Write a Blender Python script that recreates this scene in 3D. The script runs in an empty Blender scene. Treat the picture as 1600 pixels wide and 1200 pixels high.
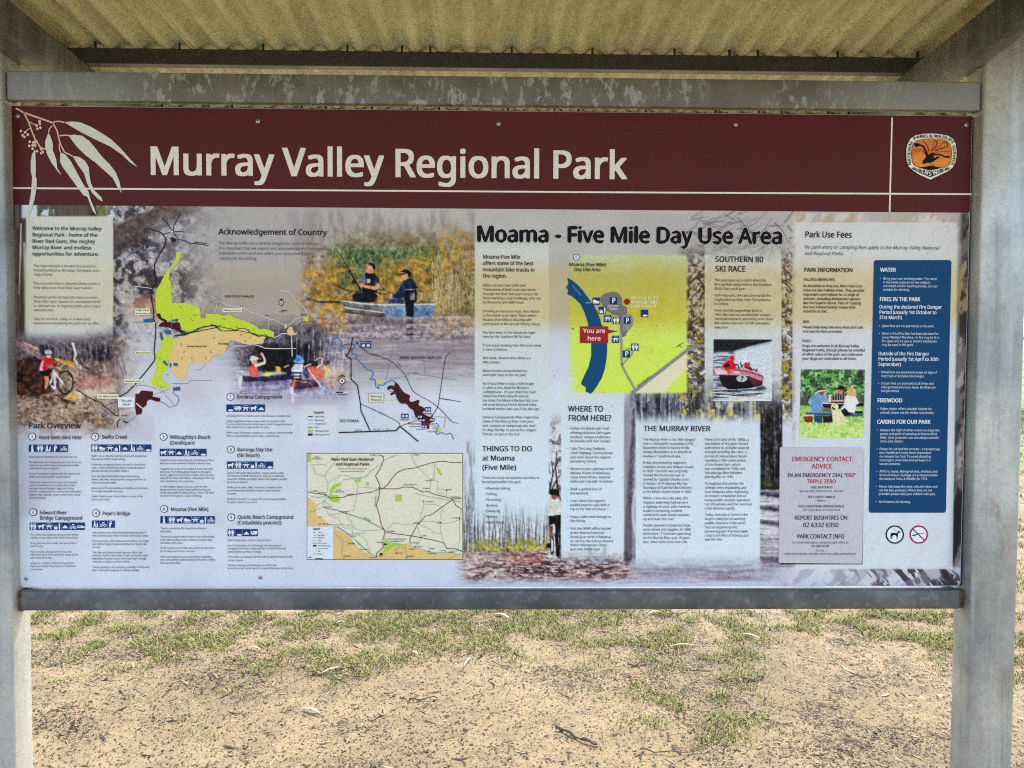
import bpy, bmesh, math, random, os
import numpy as np

scene = bpy.context.scene
COL = scene.collection
rnd = random.Random(7)

# ------------------------------------------------------------------ camera, world, sun, exposure
from mathutils import Matrix, Vector
CAM_POS = np.array([0.0016, -1.9437, 1.5382])
CAM_ROT = np.array([[0.9998013825696253, -0.0038428354832164002, -0.019555767111395936],
                    [-0.019403985386943347, 0.036205106375375384, -0.9991559816282195],
                    [0.00454761068798909, 0.9993369916538648, 0.036123349086619905]])
FPX = 1202.0
cam = bpy.data.cameras.new('camera')
cam_ob = bpy.data.objects.new('camera', cam)
COL.objects.link(cam_ob)
mw = Matrix.Identity(4)
for i in range(3):
    for j in range(3):
        mw[i][j] = CAM_ROT[i][j]
    mw[i][3] = CAM_POS[i]
cam_ob.matrix_world = mw
cam.sensor_fit = 'HORIZONTAL'
cam.sensor_width = 36.0
cam.lens = 36.0 * FPX / 1600.0
cam.clip_start = 0.05
cam.clip_end = 2000.0
scene.camera = cam_ob

SUN_EL, SUN_AZ = math.radians(54), math.radians(24)      # azimuth measured from +Y towards +X
world = bpy.data.worlds.new('World')
scene.world = world
world.use_nodes = True
wn = world.node_tree
sky = wn.nodes.new('ShaderNodeTexSky')
sky.sky_type = 'NISHITA'
sky.sun_disc = False
sky.sun_elevation = SUN_EL
sky.sun_rotation = SUN_AZ
sky.dust_density = 3.0
sky.air_density = 1.0
wn.links.new(sky.outputs[0], wn.nodes['Background'].inputs[0])
wn.nodes['Background'].inputs[1].default_value = 0.15
sun = bpy.data.lights.new('sun', 'SUN')
sun.energy = 1.5
sun.angle = math.radians(2.0)
sun.color = (1.0, 0.94, 0.84)
sun_ob = bpy.data.objects.new('sun', sun)
COL.objects.link(sun_ob)
sd = Vector((math.sin(SUN_AZ) * math.cos(SUN_EL), math.cos(SUN_AZ) * math.cos(SUN_EL), math.sin(SUN_EL)))
sun_ob.rotation_euler = sd.to_track_quat('Z', 'Y').to_euler()
sun_ob.location = (3, 4, 8)
vs = scene.view_settings
vs.view_transform = 'Standard'
vs.look = 'None'
vs.exposure = 2.0
vs.gamma = 1.0
scene.cycles.pixel_filter_type = 'BLACKMAN_HARRIS'
scene.cycles.filter_width = 1.15
scene.cycles.use_denoising = False
scene.cycles.use_adaptive_sampling = False
scene.cycles.max_bounces = 8
scene.cycles.diffuse_bounces = 5

# ------------------------------------------------------------------ helpers
def lin(c):
    c = np.asarray(c, float) / 255.0
    return np.where(c <= 0.04045, c / 12.92, ((c + 0.055) / 1.055) ** 2.4)

PRINT_K = np.array([1.36, 1.25, 1.03])
def ink(c):
    return tuple(np.clip(lin(c) * PRINT_K, 0.004, 0.92)) + (1.0,)

def tag(o, label=None, cat=None, group=None, kind=None):
    if label: o['label'] = label
    if cat: o['category'] = cat
    if group: o['group'] = group
    if kind: o['kind'] = kind
    return o

def thing(name, label, cat, loc=(0, 0, 0), group=None):
    o = bpy.data.objects.new(name, None)
    o.empty_display_size = 0.1
    o.location = loc
    COL.objects.link(o)
    return tag(o, label, cat, group)

def obj(name, verts, faces, mats, parent=None, midx=None, smooth=False):
    me = bpy.data.meshes.new(name)
    me.from_pydata([tuple(v) for v in verts], [], [tuple(f) for f in faces])
    if not isinstance(mats, (list, tuple)): mats = [mats]
    for m in mats: me.materials.append(m)
    if midx is not None: me.polygons.foreach_set('material_index', np.asarray(midx, dtype=np.int32))
    if smooth: me.polygons.foreach_set('use_smooth', np.ones(len(me.polygons), dtype=bool))
    me.update()
    o = bpy.data.objects.new(name, me)
    COL.objects.link(o)
    if parent is not None:
        o.parent = parent
        loc = Vector((0, 0, 0)); p = parent
        while p is not None:
            loc += p.location; p = p.parent
        o.location = -loc          # meshes are written in world metres
    return o

def bm_obj(name, bm, mats, parent=None, smooth=False):
    vs_ = [v.co.copy() for v in bm.verts]
    bm.verts.index_update()
    fs = [[v.index for v in f.verts] for f in bm.faces]
    mi = [f.material_index for f in bm.faces]
    bm.free()
    return obj(name, vs_, fs, mats, parent, mi, smooth)

def bx(bm, x0, x1, y0, y1, z0, z1, bevel=0.0, mat=0, seg=2, shear=0.0):
    """bevelled box; shear = rise of z per metre of y"""
    vs_ = [bm.verts.new((x, y, z + shear * y)) for x in (x0, x1) for y in (y0, y1) for z in (z0, z1)]
    q = [(0, 1, 3, 2), (4, 6, 7, 5), (0, 4, 5, 1), (2, 3, 7, 6), (0, 2, 6, 4), (1, 5, 7, 3)]
    fs = [bm.faces.new([vs_[i] for i in f]) for f in q]
    for f in fs: f.material_index = mat
    if bevel > 0:
        es = list({e for f in fs for e in f.edges})
        r = bmesh.ops.bevel(bm, geom=es, offset=bevel, segments=seg, profile=0.5, affect='EDGES')
        for f in r['faces']: f.material_index = mat

def tube(bm, pts, rad, n=6, mat=0):
    """tapered tube along points"""
    pts = [Vector(p) for p in pts]
    rings = []
    for i, p in enumerate(pts):
        d = (pts[min(i + 1, len(pts) - 1)] - pts[max(i - 1, 0)]).normalized()
        a = d.orthogonal().normalized(); b = d.cross(a)
        r = rad[i] if isinstance(rad, (list, tuple)) else rad
        rings.append([bm.verts.new(p + (a * math.cos(t) + b * math.sin(t)) * r) for t in [2 * math.pi * k / n for k in range(n)]])
    for r0, r1 in zip(rings, rings[1:]):
        for k in range(n):
            f = bm.faces.new([r0[k], r0[(k + 1) % n], r1[(k + 1) % n], r1[k]]); f.material_index = mat
    for r in (rings[0][::-1], rings[-1]):
        f = bm.faces.new(r); f.material_index = mat

# ---- node material helper
def mat(name, rough=0.6, metal=0.0, base=None):
    m = bpy.data.materials.new(name)
    m.use_nodes = True
    b = m.node_tree.nodes['Principled BSDF']
    b.inputs['Roughness'].default_value = rough
    b.inputs['Metallic'].default_value = metal
    if base is not None: b.inputs['Base Color'].default_value = tuple(base)[:3] + (1.0,)
    return m, m.node_tree, b

def N(t, kind, **kw):
    n = t.nodes.new(kind)
    for k, v in kw.items():
        if k.startswith('i_'):
            key = k[2:]
            n.inputs[int(key) if key.isdigit() else key.replace('_', ' ')].default_value = v
        else: setattr(n, k, v)
    return n

def noise(t, scale, detail=4, rough=0.55, vec=None, stretch=None, dist=0.0):
    n = N(t, 'ShaderNodeTexNoise', i_Scale=scale, i_Detail=detail, i_Roughness=rough, i_Distortion=dist)
    if vec is None:
        g = N(t, 'ShaderNodeNewGeometry'); vec = g.outputs['Position']
    if stretch:
        mp = N(t, 'ShaderNodeMapping'); mp.inputs['Scale'].default_value = stretch
        t.links.new(vec, mp.inputs['Vector']); vec = mp.outputs[0]
    t.links.new(vec, n.inputs['Vector'])
    return n.outputs['Fac']

def ramp(t, fac, stops):
    r = N(t, 'ShaderNodeValToRGB')
    e = r.color_ramp.elements
    while len(e) < len(stops): e.new(0.5)
    for el, (p, c) in zip(e, stops):
        el.position = p
        el.color = (c, c, c, 1) if np.isscalar(c) else tuple(c)[:3] + (1,)
    t.links.new(fac, r.inputs['Fac'])
    return r.outputs['Color']

def mix(t, fac, a, b, mode='MIX'):
    n = N(t, 'ShaderNodeMix', data_type='RGBA', blend_type=mode)
    for s, v in ((n.inputs['Factor'], fac), (n.inputs['A'], a), (n.inputs['B'], b)):
        if s.name == 'A' or s.name == 'B' or s.name == 'Factor':
            if hasattr(v, 'is_linked'): t.links.new(v, s)
            elif np.isscalar(v): s.default_value = v
            else: s.default_value = tuple(v)[:3] + (1,)
    return n.outputs['Result']

def mixc(t, fac, a, b, mode='MIX'):
    n = t.nodes.new('ShaderNodeMixRGB'); n.blend_type = mode
    for s, v in zip(n.inputs, (fac, a, b)):
        if hasattr(v, 'is_linked'): t.links.new(v, s)
        elif np.isscalar(v): s.default_value = v
        else: s.default_value = tuple(v)[:3] + (1,)
    return n.outputs[0]

def bump(t, b, h, strength=0.3, dist=0.01):
    n = N(t, 'ShaderNodeBump', i_Strength=strength, i_Distance=dist)
    t.links.new(h, n.inputs['Height']); t.links.new(n.outputs[0], b.inputs['Normal'])

_inks = {}
def ink_mat(c, rough=0.5):
    """printed ink: flat colour of the print with a little wear"""
    key = tuple(int(x) for x in c)
    if key not in _inks:
        m, t, b = mat('ink_%d_%d_%d' % key, rough)
        b.inputs['Specular IOR Level'].default_value = 0.08
        f = noise(t, 140.0, 3)
        col = np.array(ink(c)[:3])
        t.links.new(ramp(t, f, [(0.3, col * 0.93), (0.7, np.minimum(col * 1.05, 0.95))]), b.inputs['Base Color'])
        _inks[key] = m
    return _inks[key]
# ------------------------------------------------------------------ materials of the place
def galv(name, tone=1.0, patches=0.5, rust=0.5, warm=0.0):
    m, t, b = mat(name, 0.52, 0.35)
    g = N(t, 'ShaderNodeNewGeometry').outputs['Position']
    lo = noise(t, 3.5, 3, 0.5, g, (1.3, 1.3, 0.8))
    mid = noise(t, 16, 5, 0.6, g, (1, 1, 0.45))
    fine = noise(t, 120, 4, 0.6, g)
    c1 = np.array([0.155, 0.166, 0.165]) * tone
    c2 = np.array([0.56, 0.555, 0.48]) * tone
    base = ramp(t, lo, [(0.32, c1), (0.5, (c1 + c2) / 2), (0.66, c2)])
    base = mixc(t, ramp(t, mid, [(0.38, 0.0), (0.7, 0.55)]), base, np.array([0.42, 0.43, 0.40]) * tone)
    yel = noise(t, 2.6, 3, 0.5, g, (3, 3, 1.0), 0.5)
    base = mixc(t, ramp(t, yel, [(0.56, 0.0), (0.72, 0.35)]), base, np.array([0.42, 0.38, 0.25]) * tone)
    rs = noise(t, 5.0, 5, 0.65, g, (1.5, 1.5, 1.0), 1.0)
    base = mixc(t, ramp(t, rs, [(0.655, 0.0), (0.74, rust)]), base, (0.30, 0.17, 0.085))
    base = mixc(t, ramp(t, fine, [(0.3, 0.25), (0.45, 0.0)]), base, np.array([0.13, 0.13, 0.12]))
    st = noise(t, 26, 4, 0.6, g, (1, 1, 0.05), 0.2)
    base = mixc(t, ramp(t, st, [(0.52, 0.0), (0.70, 0.5)]), base, np.array([0.58, 0.60, 0.56]) * tone)
    base = mixc(t, ramp(t, st, [(0.30, 0.45), (0.44, 0.0)]), base, np.array([0.12, 0.13, 0.125]) * tone)
    sp_ = N(t, 'ShaderNodeTexVoronoi', i_Scale=75.0); t.links.new(g, sp_.inputs['Vector'])
    sr_ = N(t, 'ShaderNodeSeparateXYZ'); t.links.new(sp_.outputs['Color'], sr_.inputs[0])
    base = mixc(t, 0.16, base, ramp(t, sr_.outputs[0], [(0.0, 0.3), (1.0, 0.7)]), 'OVERLAY')
    t.links.new(base, b.inputs['Base Color'])
    t.links.new(ramp(t, mid, [(0.3, 0.42), (0.7, 0.62)]), b.inputs['Roughness'])
    bump(t, b, fine, 0.08, 0.002)
    return m
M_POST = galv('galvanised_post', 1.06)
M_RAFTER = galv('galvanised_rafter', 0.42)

# top beam: dull grey with flaking pale oxide
m, t, b = mat('weathered_beam', 0.6, 0.25)
g = N(t, 'ShaderNodeNewGeometry').outputs['Position']
streak = noise(t, 38, 6, 0.72, g, (1.0, 1.0, 0.42), 0.3)
zone = noise(t, 2.3, 2, 0.5, g, (1.0, 0.2, 0.2))
fine = noise(t, 190, 3, 0.6, g)
base = ramp(t, noise(t, 9, 4, 0.6, g), [(0.3, (0.115, 0.108, 0.083)), (0.7, (0.20, 0.188, 0.148))])
gate = ramp(t, zone, [(0.40, 0.0), (0.52, 1.0)])
fl = ramp(t, streak, [(0.535, 0.0), (0.575, 1.0)])
mm = mixc(t, 1.0, fl, gate, 'MULTIPLY')
base = mixc(t, mm, base, (0.34, 0.37, 0.34))
base = mixc(t, ramp(t, fine, [(0.28, 0.5), (0.4, 0.0)]), base, (0.09, 0.085, 0.08))
end = N(t, 'ShaderNodeSeparateXYZ'); t.links.new(g, end.inputs[0])
ab = N(t, 'ShaderNodeMath', operation='ABSOLUTE'); t.links.new(end.outputs[0], ab.inputs[0])
base = mixc(t, ramp(t, ab.outputs[0], [(0.78, 0.0), (0.95, 0.75)]), base, (0.28, 0.285, 0.26))
t.links.new(base, b.inputs['Base Color'])
bump(t, b, streak, 0.12, 0.003)
M_BEAM = m

m, t, b = mat('galvanised_rail', 0.5, 0.25)
g = N(t, 'ShaderNodeNewGeometry').outputs['Position']
a1 = noise(t, 7, 5, 0.6, g, (1, 1, 1.6))
base = ramp(t, a1, [(0.3, (0.060, 0.064, 0.062)), (0.55, (0.110, 0.116, 0.110)), (0.75, (0.21, 0.222, 0.205))])
base = mixc(t, ramp(t, noise(t, 60, 4, 0.6, g), [(0.55, 0.0), (0.75, 0.3)]), base, (0.42, 0.44, 0.42))
t.links.new(base, b.inputs['Base Color'])
M_RAIL = m

m, t, b = mat('rusty_weld', 0.85)
t.links.new(ramp(t, noise(t, 90, 5), [(0.3, (0.05, 0.025, 0.014)), (0.6, (0.20, 0.10, 0.045)), (0.8, (0.30, 0.20, 0.11))]), b.inputs['Base Color'])
M_RUST = m
m, t, b = mat('dark_purlin', 0.7)
t.links.new(ramp(t, noise(t, 30, 5), [(0.3, (0.036, 0.034, 0.031)), (0.7, (0.056, 0.053, 0.048))]), b.inputs['Base Color'])
M_PURLIN = m

# corrugated roof underside: cream paint with mould
m, t, b = mat('cream_corrugated_steel', 0.55)
g = N(t, 'ShaderNodeNewGeometry').outputs['Position']
f1 = noise(t, 12, 6, 0.7, g, (1.6, 0.35, 1))
f2 = noise(t, 75, 5, 0.65, g)
base = ramp(t, f1, [(0.3, (0.34, 0.325, 0.175)), (0.55, (0.54, 0.52, 0.285)), (0.75, (0.64, 0.62, 0.37))])
base = mixc(t, ramp(t, f2, [(0.5, 0.0), (0.72, 0.5)]), base, (0.16, 0.14, 0.07))
t.links.new(base, b.inputs['Base Color'])
M_ROOF = m

m, t, b = mat('black_backing', 0.6)
t.links.new(ramp(t, noise(t, 20, 4), [(0.3, (0.012, 0.011, 0.010)), (0.7, (0.030, 0.026, 0.023))]), b.inputs['Base Color'])
M_BLACK = m
m, t, b = mat('screw_steel', 0.3, 0.9)
t.links.new(ramp(t, noise(t, 300, 3), [(0.3, (0.35, 0.34, 0.31)), (0.7, (0.62, 0.61, 0.58))]), b.inputs['Base Color'])
M_SCREW = m

# ground
m, t, b = mat('sandy_ground', 0.95)
g = N(t, 'ShaderNodeNewGeometry').outputs['Position']
big = noise(t, 0.9, 4, 0.55, g)
mid = noise(t, 7, 6, 0.65, g)
fine = noise(t, 70, 6, 0.75, g)
base = ramp(t, big, [(0.3, (0.165, 0.119, 0.060)), (0.5, (0.238, 0.175, 0.090)), (0.7, (0.290, 0.218, 0.120))])
base = mixc(t, ramp(t, mid, [(0.42, 0.0), (0.68, 0.75)]), base, (0.125, 0.093, 0.052))
base = mixc(t, ramp(t, fine, [(0.36, 0.75), (0.46, 0.0)]), base, (0.06, 0.042, 0.026))
base = mixc(t, ramp(t, fine, [(0.60, 0.0), (0.75, 0.6)]), base, (0.36, 0.28, 0.17))
sp = N(t, 'ShaderNodeSeparateXYZ'); t.links.new(g, sp.inputs[0])
far = N(t, 'ShaderNodeMapRange', i_1=5.0, i_2=10.0); t.links.new(sp.outputs[1], far.inputs[0])
gr = ramp(t, noise(t, 3.0, 5, 0.6, g), [(0.35, (0.24, 0.20, 0.11)), (0.48, (0.14, 0.17, 0.045)), (0.65, (0.085, 0.14, 0.028))])
base = mixc(t, far.outputs[0], base, gr)
t.links.new(base, b.inputs['Base Color'])
hb = mixc(t, 0.5, fine, mid)
bump(t, b, hb, 0.75, 0.018)
M_GROUND = m

def leafmat(name, stops, rough=0.6, scale=40, trans=False):
    m, t, b = mat(name, rough)
    rn = N(t, 'ShaderNodeNewGeometry')
    isl = rn.outputs['Random Per Island']
    t.links.new(ramp(t, isl, stops), b.inputs['Base Color'])
    b.inputs['Specular IOR Level'].default_value = 0.12
    return m
M_GRASS = leafmat('grass_blades', [(0.0, (0.035, 0.072, 0.008)), (0.3, (0.095, 0.14, 0.018)), (0.58, (0.20, 0.215, 0.035)), (0.74, (0.30, 0.26, 0.085)), (1.0, (0.36, 0.30, 0.15))])
M_LITTER = leafmat('leaf_litter', [(0.0, (0.010, 0.007, 0.005)), (0.45, (0.026, 0.018, 0.011)), (0.68, (0.080, 0.053, 0.030)), (0.85, (0.19, 0.135, 0.075)), (0.975, (0.26, 0.20, 0.12)), (1.0, (0.36, 0.31, 0.22))])
M_PEBBLE = leafmat('pebbles', [(0.0, (0.07, 0.06, 0.05)), (0.5, (0.24, 0.195, 0.14)), (1.0, (0.44, 0.39, 0.31))], 0.8)
M_LEAF = leafmat('pale_dry_leaf', [(0.0, (0.27, 0.235, 0.16)), (1.0, (0.36, 0.325, 0.24))], 0.5)
M_BARK = leafmat('grey_bark', [(0.0, (0.10, 0.075, 0.055)), (1.0, (0.16, 0.125, 0.095))], 0.85)
M_CROWN = leafmat('gum_leaves', [(0.0, (0.035, 0.050, 0.018)), (0.5, (0.065, 0.085, 0.030)), (1.0, (0.12, 0.135, 0.055))], 0.5)
M_TRUNK = leafmat('gum_trunk', [(0.0, (0.26, 0.23, 0.20)), (1.0, (0.34, 0.31, 0.27))], 0.8)
M_WIRE = leafmat('fence_wire', [(0.0, (0.50, 0.50, 0.48)), (1.0, (0.62, 0.62, 0.60))], 0.5)

# ------------------------------------------------------------------ shelter
SL = -0.0616                        # roof falls towards the back
def roof_z(y): return 2.383 + SL * (y - 0.23)     # underside of the corrugation troughs
PX_L, PX_R = -1.197, 1.207          # inner faces of the posts
shelter = thing('sign_shelter', 'galvanised steel frame shelter with cream corrugated roof standing over the park sign', 'shelter', (0, 0, 0))
for s, xi in ((-1, PX_L), (1, PX_R)):
    bm = bmesh.new()
    x0, x1 = (xi - 0.118, xi) if s < 0 else (xi, xi + 0.118)
    bx(bm, x0, x1, -0.036, 0.042, -0.05, 2.375, 0.007, seg=3)
    o = bm_obj('post', bm, M_POST, shelter, True)
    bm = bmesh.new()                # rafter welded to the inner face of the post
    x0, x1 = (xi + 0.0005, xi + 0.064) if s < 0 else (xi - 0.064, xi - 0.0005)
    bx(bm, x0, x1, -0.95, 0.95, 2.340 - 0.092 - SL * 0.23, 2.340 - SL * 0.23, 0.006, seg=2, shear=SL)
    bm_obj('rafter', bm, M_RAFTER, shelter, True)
    bm = bmesh.new()                # weld beads of the rail and beam ends, rusted
    e = xi - s * 0.007
    bx(bm, e - 0.0065, e + 0.0065, -0.014, 0.016, 0.892, 0.946, 0.004) if s < 0 else bx(bm, xi - 0.019, xi - 0.001, -0.006, 0.016, 0.893, 0.942, 0.003)
    bm_obj('weld', bm, M_RUST, shelter, True)
    bm = bmesh.new(); bx(bm, xi - s * 0.0065 - 0.003, xi - s * 0.0015, -0.020, 0.006, 2.158, 2.222, 0.001) if s > 0 else bx(bm, xi + 0.0005, xi + 0.0065, -0.020, 0.006, 2.158, 2.222, 0.001)
    bm_obj('weld', bm, M_RUST, shelter, True)
bm = bmesh.new(); bx(bm, PX_L + 0.004, PX_R - 0.003, -0.026, -0.003, 2.1555, 2.226, 0.004, seg=3)
bm_obj('top_beam', bm, M_BEAM, shelter, True)
bm = bmesh.new(); bx(bm, PX_L + 0.011, PX_R - 0.018, -0.022, 0.028, 0.8965, 0.9465, 0.006, seg=3)
bm_obj('bottom_rail', bm, M_RAIL, shelter, True)
PURLINS = (-0.61, -0.19, 0.23, 0.65)
for y in PURLINS:
    bm = bmesh.new(); z = roof_z(y) - 0.001
    bx(bm, -1.66, 1.66, y, y + 0.004, z - 0.041, z, 0.0)
    bx(bm, -1.66, 1.66, y + 0.004, y + 0.030, z - 0.041, z - 0.037, 0.0, mat=1)
    bx(bm, -1.66, 1.66, y + 0.004, y + 0.030, z - 0.004, z, 0.0)
    bm_obj('purlin', bm, [M_PURLIN, M_RAFTER], shelter)
# corrugated sheets
PIT = 0.0762
def sheet(x0, n, dz, name='roof_sheet'):
    per = 20
    xs = np.arange(n * per + 1) / per * PIT + x0
    ys = np.linspace(-0.95, 0.93, 10)
    V = []; F = []
    for y in ys:
        for x in xs:
            V.append((x, y, roof_z(y) + 0.0104 - 0.0104 * (lambda c: 1.5 * c - .5 * c ** 3)(math.cos(2 * math.pi * x / PIT)) + dz))
    w = len(xs)
    for j in range(len(ys) - 1):
        for i in range(w - 1):
            a = j * w + i
            F.append((a, a + w, a + w + 1, a + 1))
    o = obj(name, V, F, M_ROOF, shelter, smooth=True)
    sol = o.modifiers.new('thickness', 'SOLIDIFY'); sol.thickness = 0.0009; sol.offset = 1
x = -22 * PIT
for k, n in enumerate((11, 11, 11, 11, 5)):
    sheet(x, n, 0.0012 * (k % 2)); x += (n - 1) * PIT
# roofing screws that come through beside the purlins
for y in PURLINS[1:]:
    for k in range(-16, 17):
        if k % 3 == 0 or rnd.random() < 0.12:
            bm = bmesh.new(); xx = (k + 0.5) * PIT + rnd.uniform(-.004, .004)
            tube(bm, [(xx, y - 0.006, roof_z(y) + 0.013), (xx, y - 0.006, roof_z(y) - 0.002 - rnd.uniform(0, .006))], 0.0034, 6)
            bm_obj('roof_screw', bm, M_BLACK, shelter)
# ------------------------------------------------------------------ the board: measured positions on its flat face
BOARD_Z = 1.55                                       # centre height; 2.4 m x 1.2 m sheet whose face is the plane y = 0
def P(px, py):
    """a place on the sign's face, measured on the photograph -> metres on the board (x, z)"""
    d = CAM_ROT @ np.array([(px - 800) / FPX, (600 - py) / FPX, -1.0])
    q = CAM_POS + d * (-CAM_POS[1] / d[1])
    return q[0], q[2]
def face_px(X, Z):
    q = np.stack([X, np.zeros_like(X), Z], -1) - CAM_POS
    q = q @ CAM_ROT
    return 800 + FPX * q[..., 0] / -q[..., 2], 600 - FPX * q[..., 1] / -q[..., 2]

_lat = np.random.RandomState(3).rand(256, 256)
def vnoise(x, y):
    xi = np.floor(x).astype(int); yi = np.floor(y).astype(int)
    fx = x - xi; fy = y - yi
    fx = fx * fx * (3 - 2 * fx); fy = fy * fy * (3 - 2 * fy)
    g = lambda a, b: _lat[a % 256, b % 256]
    return (g(xi, yi) * (1 - fx) + g(xi + 1, yi) * fx) * (1 - fy) + (g(xi, yi + 1) * (1 - fx) + g(xi + 1, yi + 1) * fx) * fy

def sstep(a, b, x):
    t = np.clip((x - a) / (b - a), 0, 1)
    return t * t * (3 - 2 * t)

class Canvas:
    """a printed picture: colours computed per point of a fine grid on the board"""
    def __init__(s, x0, x1, z0, z1, step):
        nu = int(round((x1 - x0) / step)) + 1; nv = int(round((z1 - z0) / step)) + 1
        s.X, s.Z = np.meshgrid(np.linspace(x0, x1, nu), np.linspace(z1, z0, nv))
        s.px, s.py = face_px(s.X, s.Z)
        s.c = np.zeros((nv, nu, 3))
    def fbm(s, sx, sy=None, octv=4, seed=0, rot=0.0):
        sy = sy or sx
        c_, s_ = math.cos(rot), math.sin(rot)
        u = (s.px * c_ + s.py * s_) / sx + seed * 17.3; v = (-s.px * s_ + s.py * c_) / sy + seed * 5.7
        r = 0; a = 0.5; tot = 0
        for o in range(octv):
            r = r + a * vnoise(u, v); tot += a
            u = u * 2.03 + 11.1; v = v * 2.03 + 3.7; a *= 0.55
        return np.clip((r / tot - 0.5) * 1.7 + 0.5, 0, 1)
    def fill(s, m, col, sl=None):
        col = np.asarray(col, float)
        if sl is None: sl = (slice(None), slice(None))
        m = m[..., None]
        s.c[sl] = s.c[sl] * (1 - m) + col * m
    def box(s, x0, y0, x1, y1, pad=3):
        """grid slice that covers a pixel box"""
        rows = np.where((s.py.max(1) >= y0 - pad) & (s.py.min(1) <= y1 + pad))[0]
        cols = np.where((s.px.max(0) >= x0 - pad) & (s.px.min(0) <= x1 + pad))[0]
        if len(rows) == 0 or len(cols) == 0: return None
        return (slice(rows[0], rows[-1] + 1), slice(cols[0], cols[-1] + 1))
    def poly(s, pts, col, soft=1.0, alpha=1.0, tex=None):
        pts = np.asarray(pts, float)
        sl = s.box(pts[:, 0].min(), pts[:, 1].min(), pts[:, 0].max(), pts[:, 1].max(), 2 + soft)
        if sl is None: return
        x = s.px[sl]; y = s.py[sl]
        inside = np.zeros(x.shape, bool); dist = np.full(x.shape, 1e9)
        for (xa, ya), (xb, yb) in zip(pts, np.roll(pts, -1, 0)):
            cond = (ya > y) != (yb > y)
            with np.errstate(divide='ignore', invalid='ignore'):
                xi = (xb - xa) * (y - ya) / (yb - ya if yb != ya else 1e-9) + xa
            inside ^= cond & (x < xi)
            dx, dy = xb - xa, yb - ya
            t = np.clip(((x - xa) * dx + (y - ya) * dy) / (dx * dx + dy * dy + 1e-9), 0, 1)
            dist = np.minimum(dist, np.hypot(x - xa - t * dx, y - ya - t * dy))
        sd_ = np.where(inside, dist, -dist)
        m = np.clip(sd_ / soft + 0.5, 0, 1) * alpha
        if tex is not None: m = m * tex[sl]
        s.fill(m, col, sl)
    def line(s, pts, w, col, soft=1.0, alpha=1.0, tex=None):
        pts = np.asarray(pts, float)
        ws = np.broadcast_to(np.asarray(w, float), (len(pts),)) if np.isscalar(w) else np.asarray(w, float)
        k = ws.max() + soft
        sl = s.box(pts[:, 0].min() - k, pts[:, 1].min() - k, pts[:, 0].max() + k, pts[:, 1].max() + k)
        if sl is None: return
        x = s.px[sl]; y = s.py[sl]; m = np.zeros(x.shape)
        for (xa, ya), (xb, yb), wa, wb in zip(pts, pts[1:], ws, ws[1:]):
            dx, dy = xb - xa, yb - ya
            t = np.clip(((x - xa) * dx + (y - ya) * dy) / (dx * dx + dy * dy + 1e-9), 0, 1)
            d = np.hypot(x - xa - t * dx, y - ya - t * dy)
            m = np.maximum(m, np.clip(((wa + (wb - wa) * t) / 2 - d) / soft + 0.5, 0, 1))
        m *= alpha
        if tex is not None: m = m * tex[sl]
        s.fill(m, col, sl)
    def ell(s, cx, cy, rx, ry, col, soft=1.0, alpha=1.0, tex=None):
        sl = s.box(cx - rx - soft, cy - ry - soft, cx + rx + soft, cy + ry + soft)
        if sl is None: return
        r = np.hypot((s.px[sl] - cx) / rx, (s.py[sl] - cy) / ry)
        m = np.clip((1 - r) * min(rx, ry) / soft + 0.5, 0, 1) * alpha
        if tex is not None: m = m * tex[sl]
        s.fill(m, col, sl)
    def ring(s, cx, cy, rx, ry, w, col, soft=1.0, alpha=1.0, a0=0, a1=360):
        pts = [(cx + rx * math.cos(math.radians(a)), cy + ry * math.sin(math.radians(a))) for a in np.linspace(a0, a1, 40)]
        s.line(pts, w, col, soft, alpha)
    def rect(s, x0, y0, x1, y1, f=3.0):
        """soft rectangle mask; f: fade widths left, top, right, bottom"""
        if np.isscalar(f): f = (f,) * 4
        x, y = s.px, s.py
        return (sstep(x0 - f[0] / 2, x0 + f[0] / 2, x) * sstep(y0 - f[1] / 2, y0 + f[1] / 2, y)
                * (1 - sstep(x1 - f[2] / 2, x1 + f[2] / 2, x)) * (1 - sstep(y1 - f[3] / 2, y1 + f[3] / 2, y)))
    def mesh(s, name, m, parent, y=-0.0006, clip=None):
        nv, nu = s.X.shape
        V = np.stack([s.X, np.full_like(s.X, y), s.Z], -1).reshape(-1, 3)
        i = np.arange(nv * nu).reshape(nv, nu)
        F = np.stack([i[:-1, :-1], i[1:, :-1], i[1:, 1:], i[:-1, 1:]], -1).reshape(-1, 4)
        if clip is not None:
            cc = clip(s.X, s.Z); ok = (cc[:-1, :-1] & cc[1:, :-1] & cc[1:, 1:] & cc[:-1, 1:]).reshape(-1)
            F = F[ok]
        me = bpy.data.meshes.new(name)
        me.vertices.add(len(V)); me.vertices.foreach_set('co', V.astype(np.float32).ravel())
        me.loops.add(F.size); me.loops.foreach_set('vertex_index', F.astype(np.int32).ravel())
        me.polygons.add(len(F)); me.polygons.foreach_set('loop_start', np.arange(0, F.size, 4, dtype=np.int32))
        a = me.color_attributes.new('print', 'FLOAT_COLOR', 'POINT')
        rgb = np.clip(lin(np.clip(s.c, 0, 255)) * PRINT_K, 0.003, 0.95).reshape(-1, 3)
        a.data.foreach_set('color', np.concatenate([rgb, np.ones((len(rgb), 1))], 1).astype(np.float32).ravel())
        me.materials.append(m)
        me.update(calc_edges=True); me.validate()
        o = bpy.data.objects.new(name, me); COL.objects.link(o)
        o.parent = parent
        loc = Vector((0, 0, 0)); p = parent
        while p is not None: loc += p.location; p = p.parent
        o.location = -loc
        return o

def ZM(ox, oy, sc, pts): return [(ox + x / sc, oy + y / sc) for x, y in pts]

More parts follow.
